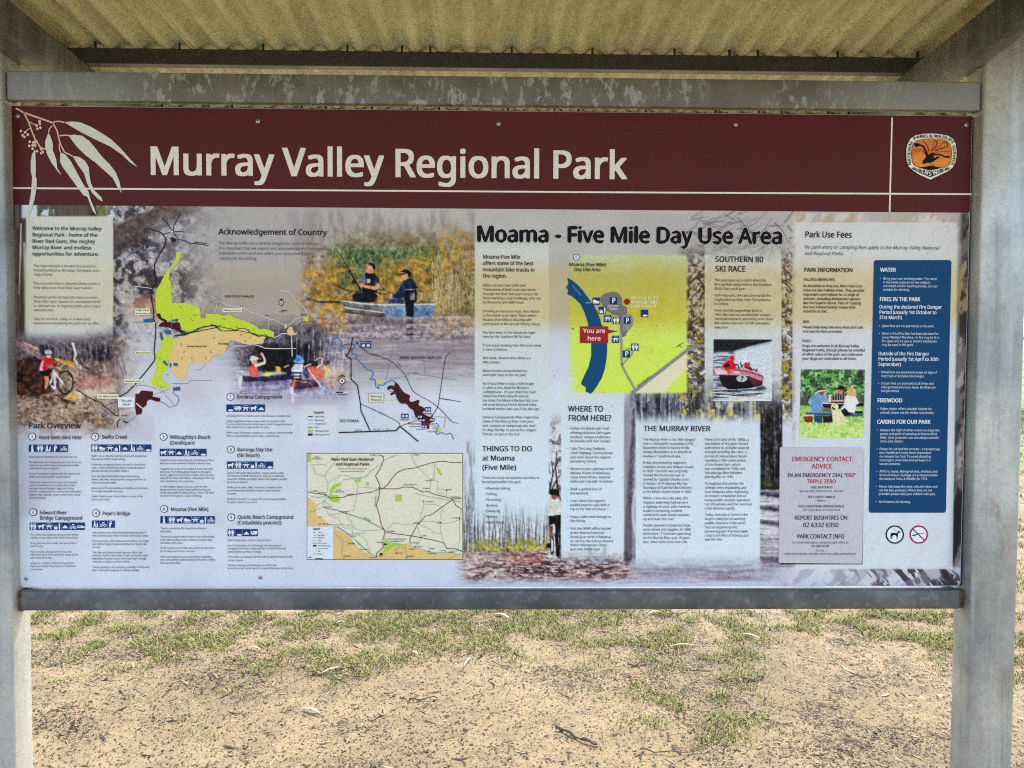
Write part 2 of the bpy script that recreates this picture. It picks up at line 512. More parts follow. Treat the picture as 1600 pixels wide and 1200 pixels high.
m, t, b = mat('printed_picture', 0.42)
b.inputs['Specular IOR Level'].default_value = 0.08
at = N(t, 'ShaderNodeVertexColor', layer_name='print')
grain = noise(t, 420, 2, 0.6)
t.links.new(mixc(t, 1.0, at.outputs['Color'], ramp(t, grain, [(0.25, 0.93), (0.75, 1.0)]), 'MULTIPLY'), b.inputs['Base Color'])
M_PRINT = m

X0, X1, Z0, Z1 = -1.2, 1.2, BOARD_Z - 0.6, BOARD_Z + 0.6
BAN_Z = (P(20, 321.5)[1] + P(1517, 331.5)[1]) / 2          # lower edge of the maroon banner
C = Canvas(X0 + 0.0015, X1 - 0.0015, Z0 + 0.0015, BAN_Z, 0.0022)
px, py = C.px, C.py
one = np.ones_like(px)
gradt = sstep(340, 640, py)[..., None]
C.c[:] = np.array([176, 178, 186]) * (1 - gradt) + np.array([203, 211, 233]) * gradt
nA = C.fbm(60, 60, 4, 1); nB = C.fbm(14, 14, 4, 2); nC = C.fbm(6, 6, 3, 3); nH = C.fbm(60, 3.0, 3, 4); nV = C.fbm(3.0, 40, 4, 5)
nD = C.fbm(9, 9, 5, 6); nE = C.fbm(3.5, 3.5, 2, 8)
C.c += (nA - 0.5)[..., None] * 12
rr = np.random.RandomState(5)

# --- gum tree over the left side
treeM = C.rect(140, 300, 335, 545, (30, 5, 150, 60))
C.fill(treeM * sstep(0.25, 0.75, nA) * 0.9, (128, 124, 134))
C.fill(treeM * sstep(0.36, 0.58, nB) * 0.85, (70, 64, 76))
C.fill(treeM * sstep(0.58, 0.72, C.fbm(11, 11, 4, 12)) * 0.75, (196, 200, 216))
C.fill(treeM * sstep(0.5, 0.7, nE) * 0.35, (70, 64, 76))
C.line([(176, 378), (215, 356), (262, 334), (335, 306)], [44, 38, 32, 22], (104, 94, 96), 6, 0.97)
C.line([(176, 392), (215, 368), (262, 344), (320, 318)], [12, 9, 7, 5], (92, 84, 88), 5, 0.7)
C.line([(232, 354), (262, 348), (300, 334), (330, 338)], [7, 6, 4, 2], (118, 112, 120), 3, 0.85)
for k in range(40):
    x = rr.uniform(185, 320); y = rr.uniform(330, 500); a = rr.uniform(-0.6, 0.9); L = rr.uniform(15, 50)
    C.line([(x, y), (x + L * .5, y - L * .5 * a + rr.uniform(-3, 3)), (x + L, y - L * a)], [2.2, 1.4, .7], (82, 76, 88), 1.2, 0.6 * (1 - max(0, x - 250) / 90))
C.fill(C.rect(240, 340, 330, 420, 40) * 0.35, (188, 190, 204))
C.poly([(188, 446), (196, 436), (208, 448), (210, 470), (202, 486), (206, 508), (196, 500), (190, 478)], (206, 206, 216), 4, 0.8, sstep(.3, .6, nB))
C.fill(C.rect(205, 465, 262, 498, 22) * 0.75, (184, 150, 142))
C.fill(C.rect(195, 495, 262, 560, 30) * 0.7, (206, 208, 222))
C.fill(C.rect(228, 480, 330, 640, 60) * 0.5, (180, 178, 196))
# fog that clears towards the reeds
C.fill(C.rect(300, 300, 560, 470, (80, 5, 160, 90)) * 0.85, (170, 171, 180))

# --- reeds and trees behind the boat
rd = C.rect(505, 366, 742, 496, (110, 60, 6, 10))
C.fill(C.rect(450, 330, 742, 420, (120, 30, 6, 40)) * sstep(.3, .7, C.fbm(7, 40, 4, 21)) * 0.6, (140, 128, 140))
C.fill(C.rect(640, 350, 742, 400, 30) * sstep(.4, .7, nB) * 0.7, (186, 160, 134))
C.fill(rd * 0.85, (150, 144, 124))
C.fill(rd * sstep(.35, .65, nD) * 0.8, (112, 108, 84))
gm = C.rect(520, 388, 690, 450, (40, 25, 30, 22))
C.fill(gm * 0.9, (104, 122, 94)); C.fill(gm * sstep(.5, .7, nV) * .6, (78, 98, 78)); C.fill(gm * sstep(.55, .7, C.fbm(4, 9, 3, 30)) * .6, (150, 158, 130))
for cx, cy, rx, ry in ((515, 438, 42, 34), (508, 468, 46, 22), (610, 440, 26, 34), (650, 432, 34, 30), (600, 466, 20, 20), (690, 440, 36, 60), (712, 400, 30, 40)):
    e = np.clip(1.25 - np.hypot((px - cx) / rx, (py - cy) / ry), 0, 1)
    e = sstep(0, .5, e)
    a = 1.0 if cx < 670 else 0.55
    C.fill(e * sstep(.38, .62, nD) * .85 * a, (168, 146, 100)); C.fill(e * sstep(.5, .66, C.fbm(7, 7, 4, 41)) * .78 * a, (204, 170, 98)); C.fill(e * sstep(.56, .7, nE) * .5 * a, (104, 88, 56))
for k in range(130):
    x = rr.uniform(676, 742); y = rr.uniform(440, 496); L = rr.uniform(20, 60); dx = rr.uniform(-9, 9)
    c_ = rr.choice([190, 172, 150, 205, 120])
    C.line([(x, y), (x + dx * .4, y - L * .6), (x + dx, y - L)], 1.0, (c_, c_ * .94, c_ * .86), .9, .55)
# --- water under the boat
wt = C.rect(380, 492, 742, 590, (140, 8, 4, 70))
C.fill(wt * .95, (152, 146, 156)); C.fill(wt * sstep(.4, .7, nH) * .5, (126, 116, 130)); C.fill(wt * sstep(.6, .8, C.fbm(40, 2.4, 3, 33)) * .5, (190, 190, 204))
C.fill(C.rect(480, 488, 545, 520, (30, 4, 20, 22)) * sstep(.35, .6, nV) * .8, (186, 150, 104))
C.fill(C.rect(672, 494, 742, 530, (20, 4, 6, 30)) * sstep(.4, .7, nV) * .5, (176, 150, 128))
C.fill(C.rect(335, 440, 480, 540, (60, 40, 60, 60)) * .6, (158, 156, 166))
Bz = lambda pts: ZM(480, 390, 6.667, pts)
C.line(Bz([(0, 500), (120, 545), (340, 545)]), [1.5, 2.5, 3], (70, 58, 60), 1.5, .9)
C.line(Bz([(0, 520), (80, 530), (120, 545)]), [3, 3, 2], (120, 108, 108), 2, .8)
C.line(Bz([(300, 370), (420, 425), (560, 440)]), [2, 2, 2], (80, 66, 60), 1.5, .8)
C.poly(Bz([(350, 530), (800, 570), (1330, 570), (1310, 690), (1110, 705), (800, 705), (420, 670)]), (128, 132, 150), 1.5)
C.poly(Bz([(795, 580), (1325, 575), (1308, 690), (1110, 703), (800, 703)]), (126, 150, 196), 1.5)
C.poly(Bz([(390, 620), (795, 668), (795, 704), (420, 668)]), (112, 108, 114), 1.5)
C.line(Bz([(345, 532), (560, 560), (800, 575), (1335, 568)]), 1.8, (214, 216, 226), 1)
C.line(Bz([(400, 605), (600, 630), (795, 655)]), 1.4, (212, 214, 224), 1)
C.line(Bz([(400, 665), (470, 680), (540, 682)]), 1.2, (220, 216, 220), 1)
C.line(Bz([(1300, 705), (1600, 705)]), 1.2, (214, 208, 206), 1, .8)
C.poly(Bz([(820, 620), (960, 620), (985, 690), (830, 695)]), (112, 138, 188), 2); C.poly(Bz([(1130, 615), (1290, 615), (1260, 690), (1130, 690)]), (110, 136, 186), 2)
C.line(Bz([(1145, 455), (1200, 455), (1180, 520), (1140, 540)]), 1.0, (196, 190, 186), .8)
# first angler
C.poly(Bz([(345, 525), (470, 490), (490, 515), (380, 530)]), (150, 116, 104), 1.2)
C.poly(Bz([(465, 480), (510, 445), (700, 450), (735, 480), (700, 545), (600, 555), (480, 535)]), (34, 38, 54), 1.2)
C.poly(Bz([(560, 290), (610, 240), (700, 245), (730, 290), (735, 430), (690, 465), (575, 450)]), (26, 30, 44), 1.2)
C.poly(Bz([(540, 340), (560, 280), (600, 250), (610, 340), (590, 370)]), (120, 128, 156), 1.2); C.poly(Bz([(700, 290), (735, 270), (755, 320), (745, 370), (700, 365)]), (104, 108, 136), 1.2)
for k in range(4):
    C.line(Bz([(705, 290 + 22 * k), (750, 290 + 22 * k)]), .9, (60, 62, 84), .8, .8); C.line(Bz([(548 + 14 * k, 290), (548 + 14 * k, 360)]), .8, (70, 74, 100), .8, .7)
C.poly(Bz([(620, 305), (658, 308), (655, 345), (622, 350)]), (206, 206, 210), 1)
C.line(Bz([(735, 375), (715, 400), (640, 390), (560, 370)]), [6, 6, 5, 4.5], (202, 152, 130), 1.2)
C.ell(*Bz([(565, 372)])[0], 4.5, 3.6, (206, 154, 132), 1.2)
C.ell(*Bz([(650, 190)])[0], 6.6, 8.6, (206, 162, 144), 1.2); C.poly(Bz([(640, 210), (690, 200), (690, 250), (640, 245)]), (196, 148, 130), 1.2)
C.poly(Bz([(625, 150), (660, 132), (700, 145), (712, 190), (690, 220), (680, 175), (650, 155)]), (42, 34, 36), 1.4)
C.line(Bz([(605, 205), (612, 215)]), 1.5, (206, 162, 144), 1)
C.line(Bz([(320, 20), (420, 180), (490, 310), (540, 390), (555, 430)]), [.9, 1.3, 2.2, 2.6, 2.6], (30, 26, 34), .9)
C.ell(*Bz([(490, 335)])[0], 3.6, 3.2, (44, 42, 52), 1)
C.line(Bz([(700, 440), (830, 470)]), 1.3, (52, 46, 52), 1)
# second angler
C.poly(Bz([(845, 560), (855, 520), (930, 505), (1010, 520), (1010, 560)]), (66, 90, 144), 1.2)
C.poly(Bz([(930, 490), (980, 360), (1010, 310), (1080, 295), (1125, 340), (1145, 400), (1060, 430), (1000, 500), (940, 515)]), (34, 58, 100), 1.4)
C.line(Bz([(990, 420), (930, 485), (870, 480)]), [9, 7, 5], (36, 60, 104), 1.2); C.ell(*Bz([(862, 482)])[0], 4, 3.4, (206, 156, 136), 1)
C.ell(*Bz([(1010, 265)])[0], 6, 8, (204, 154, 136), 1.2)
C.poly(Bz([(975, 235), (1000, 208), (1050, 205), (1080, 240), (1075, 290), (1055, 285), (1045, 250), (1010, 238)]), (22, 18, 26), 1.2)
C.line(Bz([(975, 258), (1010, 255)]), 2, (20, 16, 22), 1)
# outboard motor
C.poly(Bz([(1015, 440), (1040, 410), (1130, 410), (1145, 450), (1140, 540), (1110, 560), (1020, 550), (1008, 490)]), (26, 24, 32), 1.2)
C.poly(Bz([(1070, 450), (1120, 450), (1120, 520), (1070, 525)]), (150, 154, 172), 1, .8); C.line(Bz([(1020, 420), (1130, 412)]), 1, (180, 184, 198), .8)
C.poly(Bz([(1022, 550), (1115, 550), (1105, 705), (1030, 690)]), (30, 26, 34), 1.2)
C.poly(Bz([(1020, 705), (1110, 705), (1100, 900), (1030, 900)]), (84, 72, 92), 3, .7, sstep(.3, .6, nH))
C.poly(Bz([(400, 700), (1000, 710), (980, 790), (420, 740)]), (112, 106, 122), 5, .6)

# --- canoes
dk = C.rect(378, 512, 506, 578, (50, 30, 50, 14))
C.fill(dk * .92, (86, 82, 92)); C.fill(dk * sstep(.45, .62, nB) * .8, (120, 118, 132)); C.fill(C.rect(402, 540, 490, 580, (24, 18, 24, 8)) * .95, (40, 37, 42))
for k in range(16):
    x = 462 + k * 5 + rr.uniform(-2, 2); C.line([(x, 578), (x + rr.uniform(-3, 6), 520 + rr.uniform(-8, 20))], [1.6, 1.0], (190, 190, 206), 1, .55)
C.fill(C.rect(368, 582, 545, 632, (30, 8, 40, 40)) * .75, (154, 148, 178)); C.fill(C.rect(368, 582, 545, 625, 20) * sstep(.5, .75, nH) * .4, (124, 118, 150))
C.fill(C.rect(500, 575, 545, 605, 20) * .6, (196, 172, 150))
Qz = lambda pts: ZM(370, 530, 10, pts)
C.poly(Qz([(80, 560), (300, 590), (600, 560), (860, 530), (900, 610), (700, 660), (300, 670), (60, 660)]), (70, 64, 96), 1.2)
C.poly(Qz([(70, 665), (860, 640), (820, 680), (400, 735), (70, 740)]), (140, 130, 164), 1.6)
C.poly(Qz([(10, 650), (30, 590), (90, 545), (85, 660), (40, 680)]), (206, 212, 190), 1.2); C.line(Qz([(40, 690), (50, 800)]), [6, 3], (206, 210, 216), 2, .8)
C.poly(Qz([(175, 450), (240, 410), (300, 430), (335, 500), (330, 590), (200, 575)]), (212, 110, 100), 1.2)
C.line(Qz([(300, 410), (430, 370), (440, 330), (400, 230)]), [5, 4.4, 3.6, 2.6], (222, 196, 192), 1); C.ell(39 + 370, 553.5, 2, 2.4, (222, 190, 180), 1)
C.ell(*Qz([(265, 345)])[0], 5.4, 5.4, (196, 150, 140), 1); C.poly(Qz([(190, 330), (225, 330), (230, 400), (195, 420)]), (70, 50, 50), 1)
C.poly(Qz([(205, 320), (215, 275), (255, 255), (300, 270), (345, 295), (340, 312), (215, 340)]), (232, 216, 208), 1)
C.poly(Qz([(420, 545), (470, 515), (590, 530), (540, 565), (460, 575)]), (214, 226, 110), 1)
C.poly(Qz([(605, 425), (680, 430), (690, 535), (615, 540)]), (226, 180, 104), 1); C.ell(*Qz([(685, 365)])[0], 4.6, 5, (46, 46, 46), 1); C.line(Qz([(700, 430), (760, 480), (830, 520)]), [5, 6, 8], (36, 36, 52), 1); C.line(Qz([(740, 440), (815, 405)]), 1.6, (206, 172, 160), 1)
C.poly(Qz([(1110, 430), (1250, 430), (1370, 500), (1370, 590), (1240, 650), (1120, 560)]), (216, 126, 110), 1.4); C.poly(Qz([(1340, 420), (1430, 400), (1490, 530), (1400, 545)]), (216, 190, 144), 1.4)
C.ell(*Qz([(1190, 375)])[0], 7, 4.6, (50, 50, 66), 1); C.ell(*Qz([(1395, 365)])[0], 5, 4, (104, 100, 114), 1.2); C.line(Qz([(1260, 440), (1330, 390), (1330, 290)]), [3.4, 3, 2], (216, 190, 184), 1); C.line(Qz([(1225, 330), (1310, 280)]), 1.6, (216, 200, 190), 1); C.line(Qz([(1060, 430), (1150, 390)]), 2.2, (226, 214, 210), 1)
C.poly(Qz([(850, 470), (900, 390), (1020, 385), (1040, 440), (1010, 625), (880, 630), (860, 560)]), (206, 216, 236), 1.2)
for yy in (525, 575, 620): C.line(Qz([(865, yy), (1015, yy)]), 2, (26, 24, 30), 1)
for xx in (880, 990): C.line(Qz([(xx, 525), (xx, 620)]), 1.6, (30, 28, 34), 1)
C.poly(Qz([(1030, 430), (1100, 460), (1140, 600), (1080, 620), (1030, 540)]), (98, 94, 128), 1.2)
C.ell(*Qz([(970, 345)])[0], 8.6, 3.4, (132, 170, 226), 1); C.poly(Qz([(915, 340), (930, 265), (970, 240), (1020, 265), (1040, 330), (980, 350)]), (96, 146, 212), 1)
C.poly(Qz([(840, 700), (880, 630), (1240, 630), (1290, 740), (1000, 790), (850, 790)]), (96, 76, 96), 1.4); C.poly(Qz([(845, 720), (900, 620), (920, 640), (890, 770), (840, 780)]), (206, 110, 110), 1.2); C.line(Qz([(860, 780), (880, 980)]), [6, 3], (220, 222, 236), 2, .85)
C.poly(Qz([(890, 790), (1290, 745), (1280, 790), (900, 830)]), (150, 136, 160), 2); C.line(Qz([(900, 645), (1150, 680)]), 1.2, (206, 150, 130), 1)
C.line(Qz([(1110, 460), (1230, 630), (1320, 740)]), 1.7, (216, 214, 226), 1); C.poly(Qz([(1300, 740), (1380, 740), (1390, 790), (1320, 830), (1290, 790)]), (166, 186, 226), 1.6)

# --- left edge: trunk, sky, foliage above the welcome panel
C.fill(C.rect(10, 318, 42, 545, (4, 4, 8, 30)), (64, 56, 58)); C.fill(C.rect(10, 318, 42, 545, (4, 4, 8, 30)) * sstep(.45, .7, nV) * .7, (112, 102, 100))
C.line([(33, 350), (32, 400), (30, 460)], [2, 2.4, 1], (216, 206, 204), 1.2, .9)
C.line([(38, 380), (41, 440), (40, 530)], [3, 5, 2], (196, 200, 214), 2, .8)
C.fill(C.rect(34, 316, 180, 341, (5, 4, 10, 6)), (196, 214, 240))
C.fill(C.rect(58, 316, 90, 341, 6) * sstep(.38, .58, nC), (84, 90, 66)); C.fill(C.rect(84, 316, 152, 341, 6), (92, 84, 82)); C.fill(C.rect(84, 316, 152, 341, 6) * sstep(.45, .7, nV) * .6, (54, 46, 46))
C.fill(C.rect(152, 316, 166, 341, 4) * .9, (112, 116, 66)); C.fill(C.rect(166, 316, 184, 345, 4) * sstep(.4, .6, nC), (120, 120, 140))
# --- lower left: cyclist in the forest
lf = C.rect(20, 528, 190, 672, (4, 24, 90, 36))
C.fill(lf, (156, 140, 130)); C.fill(lf * sstep(.4, .65, nD) * .8, (116, 100, 94)); C.fill(lf * sstep(.55, .72, C.fbm(8, 4, 4, 51)) * .7, (192, 172, 154))
C.fill(C.rect(22, 522, 180, 562, (4, 20, 50, 12)) * .85, (112, 108, 120)); C.fill(C.rect(60, 540, 175, 565, 10) * sstep(.4, .6, nV) * .85, (62, 56, 62))
C.poly([(20, 566), (60, 552), (76, 560), (84, 606), (60, 622), (20, 616)], (74, 50, 44), 5, .95); C.fill(C.rect(20, 556, 84, 616, 12) * sstep(.5, .7, nC) * .6, (112, 76, 62))
C.line([(25, 536), (50, 548), (68, 560)], [8, 10, 8], (150, 134, 140), 2, .9); C.line([(36, 534), (60, 546)], 3, (206, 176, 152), 1.5, .8)
C.poly([(84, 558), (98, 562), (116, 566), (117, 575), (104, 570), (86, 563)], (198, 162, 98), 1.5)
C.line([(114, 537), (118, 552), (117, 562), (124, 572)], [4, 4, 5, 6], (206, 200, 204), 1.4); C.line([(120, 560), (130, 572), (146, 580)], [5, 4, 3], (96, 90, 104), 1.5)
for k in range(14):
    x = 120 + k * 5; C.line([(x, 545 + rr.uniform(-8, 8)), (x + rr.uniform(4, 18), 585 + rr.uniform(-10, 10))], [1.5, 3], (112, 104, 116), 1.5, .6)
C.poly([(104, 614), (140, 606), (178, 598), (180, 612), (120, 622)], (206, 190, 180), 6, .8); C.fill(C.rect(120, 590, 175, 606, 12) * .7, (186, 142, 138))
C.poly([(98, 622), (116, 612), (126, 622), (110, 626)], (210, 176, 120), 2); C.line([(88, 617), (104, 627), (116, 630)], [2, 5, 3], (84, 46, 44), 2)
for k in range(260):
    x = rr.uniform(22, 135); y = rr.uniform(618, 664); L = rr.uniform(4, 14); a = rr.uniform(-.6, .6)
    c_ = rr.choice([196, 176, 150, 118, 96])
    C.line([(x, y), (x + L, y + L * a)], 1, (c_, c_ * .93, c_ * .88), .9, .55 * (1 - max(0, x - 90) / 60) * (1 - max(0, y - 640) / 40))
Yz = lambda pts: ZM(30, 530, 10.91, pts)
C.ring(*Yz([(790, 740)])[0], 12, 17.5, 2.6, (58, 52, 58), 1)
C.ring(*Yz([(560, 800)])[0], 7, 9, 1.6, (76, 70, 76), 1)
for p_ in ([(585, 520), (560, 680)], [(600, 560), (610, 850)], [(610, 580), (740, 745)], [(540, 790), (610, 850)], [(560, 680), (520, 760)]): C.line(Yz(p_), 3, (208, 206, 222), 1)
C.line(Yz([(520, 760), (560, 860), (640, 870)]), 2, (120, 120, 140), 1)
C.poly(Yz([(415, 620), (490, 610), (510, 680), (480, 800), (465, 850), (435, 850), (440, 720)]), (228, 150, 128), 1); C.ell(*Yz([(535, 575)])[0], 3, 3.4, (228, 156, 134), 1)
C.poly(Yz([(335, 545), (480, 525), (590, 490), (560, 560), (500, 620), (400, 640)]), (22, 18, 22), 1)
C.poly(Yz([(345, 520), (370, 400), (410, 320), (480, 300), (560, 330), (590, 390), (660, 440), (650, 465), (570, 470), (430, 535), (340, 535)]), (198, 46, 62), 1)
C.poly(Yz([(365, 420), (410, 350), (425, 380), (400, 470), (390, 535), (340, 535)]), (226, 170, 180), 1); C.poly(Yz([(470, 460), (560, 420), (590, 470), (500, 490)]), (176, 140, 152), 1)
C.line(Yz([(600, 430), (690, 450)]), 1.5, (60, 50, 54), 1); C.line(Yz([(430, 400), (440, 500)]), 1.2, (70, 36, 44), 1)
C.ell(*Yz([(505, 290)])[0], 3.6, 3.2, (222, 170, 156), 1); C.ell(*Yz([(498, 225)])[0], 5.8, 4.2, (176, 184, 204), 1); C.line(Yz([(470, 265), (560, 258)]), 1, (70, 66, 80), .8)
# purple shade below
C.poly([(26, 668), (110, 676), (104, 740), (84, 760), (60, 800), (28, 806)], (172, 166, 192), 26, .5)
C.fill(C.rect(26, 664, 60, 730, (4, 10, 20, 30)) * sstep(.4, .6, nB) * .6, (178, 196, 222))
C.fill(C.rect(196, 650, 240, 690, 10) * .35, (170, 172, 190))
# --- right half: trees behind the columns
ft = C.rect(985, 333, 1242, 700, (60, 6, 6, 60))
C.fill(C.rect(1000, 333, 1242, 420, (120, 6, 6, 60)) * .6, (172, 172, 184))
tm = C.rect(1062, 395, 1242, 650, (30, 60, 4, 40))
C.fill(tm * sstep(.35, .62, nD) * .85, (98, 90, 86)); C.fill(tm * sstep(.52, .68, C.fbm(9, 9, 4, 61)) * .9, (190, 186, 186)); C.fill(tm * sstep(430, 560, py) * sstep(.5, .66, C.fbm(8, 8, 4, 62)) * .85, (166, 154, 86)); C.fill(tm * sstep(.55, .72, nE) * .6, (56, 50, 50))
for k in range(80):
    x = rr.uniform(1040, 1242); y = rr.uniform(340, 600); L = rr.uniform(14, 55); a = rr.uniform(-1.2, 1.2)
    C.line([(x, y), (x + L * .5, y - L * .5 * a + rr.uniform(-5, 5)), (x + L * .8, y - L * a)], [2.8, 1.8, .8], (74, 66, 70), 1.1, .75 if y > 400 else .5)
for k in range(30):
    x = rr.uniform(1070, 1180); y = rr.uniform(334, 392); L = rr.uniform(20, 60); a = rr.uniform(-.9, .9)
    C.line([(x, y), (x + L * .5, y - L * .4 * a), (x + L, y - L * a)], [2.6, 1.8, .8], (112, 106, 118), 1.4, .6)
lw = C.rect(985, 610, 1220, 800, (30, 40, 4, 8))
C.fill(lw * .85, (96, 98, 108)); C.fill(lw * sstep(.42, .62, nV) * .8, (62, 62, 72)); C.fill(C.rect(1060, 612, 1190, 664, 20) * sstep(.5, .66, C.fbm(9, 10, 4, 71)) * .9, (184, 174, 104)); C.fill(lw * sstep(.66, .8, C.fbm(3, 40, 3, 72)) * .7, (176, 178, 196))
for x, w in ((1102, 7), (1166, 8), (1176, 4), (1058, 4), (1020, 6)): C.line([(x, 600), (x + 1, 672)], w, (128, 126, 138), 2, .85)
st = C.rect(1188, 630, 1222, 772, (3, 20, 3, 10))
C.fill(st * .95, (46, 44, 48)); C.fill(st * sstep(.5, .7, nB) * .6, (86, 84, 76)); C.fill(st * sstep(.62, .76, nV) * .6, (126, 124, 134)); C.fill(C.rect(1190, 748, 1222, 772, 8) * .7, (76, 80, 60))
gp = C.rect(985, 766, 1245, 908, (40, 6, 6, 26))
C.fill(gp, (188, 186, 200)); C.fill(gp * sstep(.4, .62, nH) * .75, (142, 136, 150)); C.fill(gp * sstep(.58, .72, C.fbm(30, 4, 4, 75)) * .8, (214, 212, 220))
for yy in (770, 792, 815, 872): C.line([(1186, yy), (1222, yy + 4)], [5, 9], (74, 70, 86), 4, .8)
C.fill(C.rect(985, 866, 1245, 905, (50, 16, 10, 16)) * .45, (126, 118, 142))
# --- forest edge and track at the bottom centre
fe = C.rect(722, 770, 882, 868, (26, 70, 4, 10))
C.fill(fe * .7, (188, 194, 202))
for k in range(46):
    x = 724 + k * 3.4 + rr.uniform(-2, 2); top = rr.uniform(770, 815)
    C.line([(x, 862), (x + rr.uniform(-2, 2), (862 + top) / 2), (x + rr.uniform(-6, 6), top)], [rr.uniform(1.5, 4), 1.8, .8], tuple(np.array([92, 86, 88]) + rr.uniform(-20, 50)), 1.2, .8)
C.fill(C.rect(735, 842, 870, 870, (30, 10, 8, 8)) * sstep(.3, .55, nC), (150, 146, 100)); C.fill(C.rect(760, 852, 862, 868, 10) * sstep(.4, .6, nE), (178, 168, 96))
C.fill(C.rect(726, 690, 746, 850, 12) * sstep(.45, .65, nV) * .6, (130, 128, 140))
tk = C.rect(722, 862, 985, 908, (30, 6, 30, 22))
C.fill(tk * .95, (176, 160, 162)); C.fill(tk * sstep(.4, .6, C.fbm(14, 2.6, 4, 81)) * .85, (116, 96, 100)); C.fill(tk * sstep(.58, .74, C.fbm(10, 2.2, 4, 82)) * .8, (206, 190, 190)); C.fill(C.rect(790, 870, 960, 900, 16) * sstep(.5, .65, C.fbm(9, 2.2, 4, 83)) * .8, (82, 64, 70))
C.fill(C.rect(790, 866, 850, 880, 8) * .5, (178, 132, 124))
gapA = C.rect(857, 660, 878, 872, (2, 50, 2, 4))
C.fill(gapA, (200, 202, 208)); C.fill(gapA * sstep(.5, .64, nD) * .85, (120, 118, 124))
for p_ in ([(858, 770), (864, 740), (862, 720)], [(864, 740), (872, 720)], [(860, 770), (870, 748), (876, 742)], [(872, 775), (868, 730), (870, 705)]): C.line(p_, [3, 2, 1.2][:len(p_)] if len(p_) == 3 else 1.6, (56, 50, 54), 1)
# cyclist in the gap
C.line([(870, 825), (871, 868)], 4.4, (30, 26, 30), 1); C.ring(862.5, 852, 2.4, 14, 1.8, (40, 36, 40), 1); C.ring(871.5, 842, 3, 26, 2.4, (34, 30, 34), 1)
C.poly([(857, 783), (862, 780), (873, 780), (876, 786), (876, 806), (857, 808)], (206, 202, 200), 1); C.poly([(857, 806), (876, 804), (876, 826), (868, 826), (866, 818), (857, 822)], (40, 38, 42), 1)
C.poly([(858, 822), (864, 821), (863, 838), (858, 846)], (130, 92, 80), 1); C.ell(857, 852, 3.2, 4, (26, 22, 26), 1)
C.ell(866, 775, 4.6, 5.4, (150, 104, 90), 1); C.poly([(859, 772), (861, 765), (868, 763), (874, 768), (874, 772)], (28, 24, 28), 1); C.line([(861, 772), (872, 772)], 2, (24, 20, 24), 1); C.line([(857, 808), (876, 806)], 1.6, (30, 28, 32), 1)
# trunk and wheels between columns
C.fill(C.rect(973, 630, 994, 878, (2, 50, 2, 10)), (138, 138, 152)); C.fill(C.rect(973, 630, 994, 878, (2, 50, 2, 10)) * sstep(.48, .66, nV) * .7, (150, 150, 166)); C.line([(990, 640), (984, 760), (980, 870)], [3, 8, 14], (84, 82, 92), 3, .7)

# photographic grain, modelling and contrast of the printed pictures (not of the empty fog)
pm = np.clip(treeM * .7 + rd * .8 + wt * .3 + dk + lf + tm + lw + st + gp * .6 + fe + tk + gapA + C.rect(368, 540, 545, 620, 20) + C.rect(470, 390, 742, 530, 20), 0, 1)[..., None]
lum = C.c.mean(2); em = np.zeros_like(lum)
for dx_, dy_, w3 in ((1, 1, .5), (2, 2, .3), (3, 3, .2)): em += w3 * (np.roll(np.roll(lum, dy_, 0), dx_, 1) - np.roll(np.roll(lum, -dy_, 0), -dx_, 1))
C.c += pm * (np.clip(em, -60, 60) * .22 + (nE - .5) * 34 + (nC - .5) * 30 + (C.fbm(2.2, 2.2, 2, 99) - .5) * 22)[..., None]
C.c = np.where(C.c < 165, C.c - pm * .42 * (165 - C.c) * np.clip(C.c / 90, .25, 1), C.c + pm * .12 * (C.c - 165))
# --- pale panels behind the text
def panel(x0, y0, x1, y1, f, col, a=.93):
    C.fill(C.rect(x0, y0, x1, y1, f) * a, col)
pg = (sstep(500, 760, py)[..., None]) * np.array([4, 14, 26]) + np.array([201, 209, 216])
C.fill(C.rect(742, 372, 857.5, 808, (2, 60, 2, 70)) * .95, pg)
C.fill(C.rect(876.5, 600, 975, 872, (2, 44, 2, 40)) * .95, pg)
C.fill(C.rect(1101, 392, 1221, 612, (2, 44, 2, 90)) * .93, pg)
C.fill(C.rect(993, 652, 1187.5, 880, (2, 26, 2, 40)) * .95, pg + 2)
C.fill(C.rect(41, 338, 177, 520, (1.5, 1.5, 1.5, 40)) * .97, (201, 207, 208))
C.ring(933, 846, 13, 33, 6, (168, 174, 194), 2, .85, 20, 160)
C.ring(1037, 800, 48, 82, 5, (206, 208, 218), 2, .75, 40, 215)
# right-hand panel over bark
bk = C.rect(1238, 333, 1530, 915, (3, 4, 4, 4))
C.fill(bk, (196, 198, 206)); dg = C.fbm(46, 7, 4, 91, -1.05)
C.fill(bk * sstep(.45, .7, dg) * .6, (158, 152, 156)); C.fill(C.rect(1238, 333, 1530, 352, 4) * sstep(.4, .7, C.fbm(30, 8, 3, 92, -.7)) * .6, (178, 158, 140))
es = C.rect(1470, 333, 1530, 915, (3, 4, 3, 4)) * sstep(-6, 6, px - (1502 - (py - 333) * .035))
C.fill(es, (58, 54, 58)); C.fill(es * sstep(.52, .7, C.fbm(12, 34, 4, 93, .35)) * .85, (122, 116, 116)); C.fill(es * sstep(.7, .8, C.fbm(10, 40, 4, 94, .2)) * .8, (170, 166, 172))
C.poly([(1494, 690), (1508, 650), (1516, 700), (1510, 740), (1496, 750)], (158, 152, 156), 4, .8, sstep(.25, .6, nB)); C.poly([(1486, 800), (1496, 758), (1502, 770), (1498, 860), (1486, 890)], (36, 32, 38), 4, .85)
C.poly([(1486, 915), (1496, 880), (1503, 866), (1503, 915)], (160, 160, 172), 2, .85)
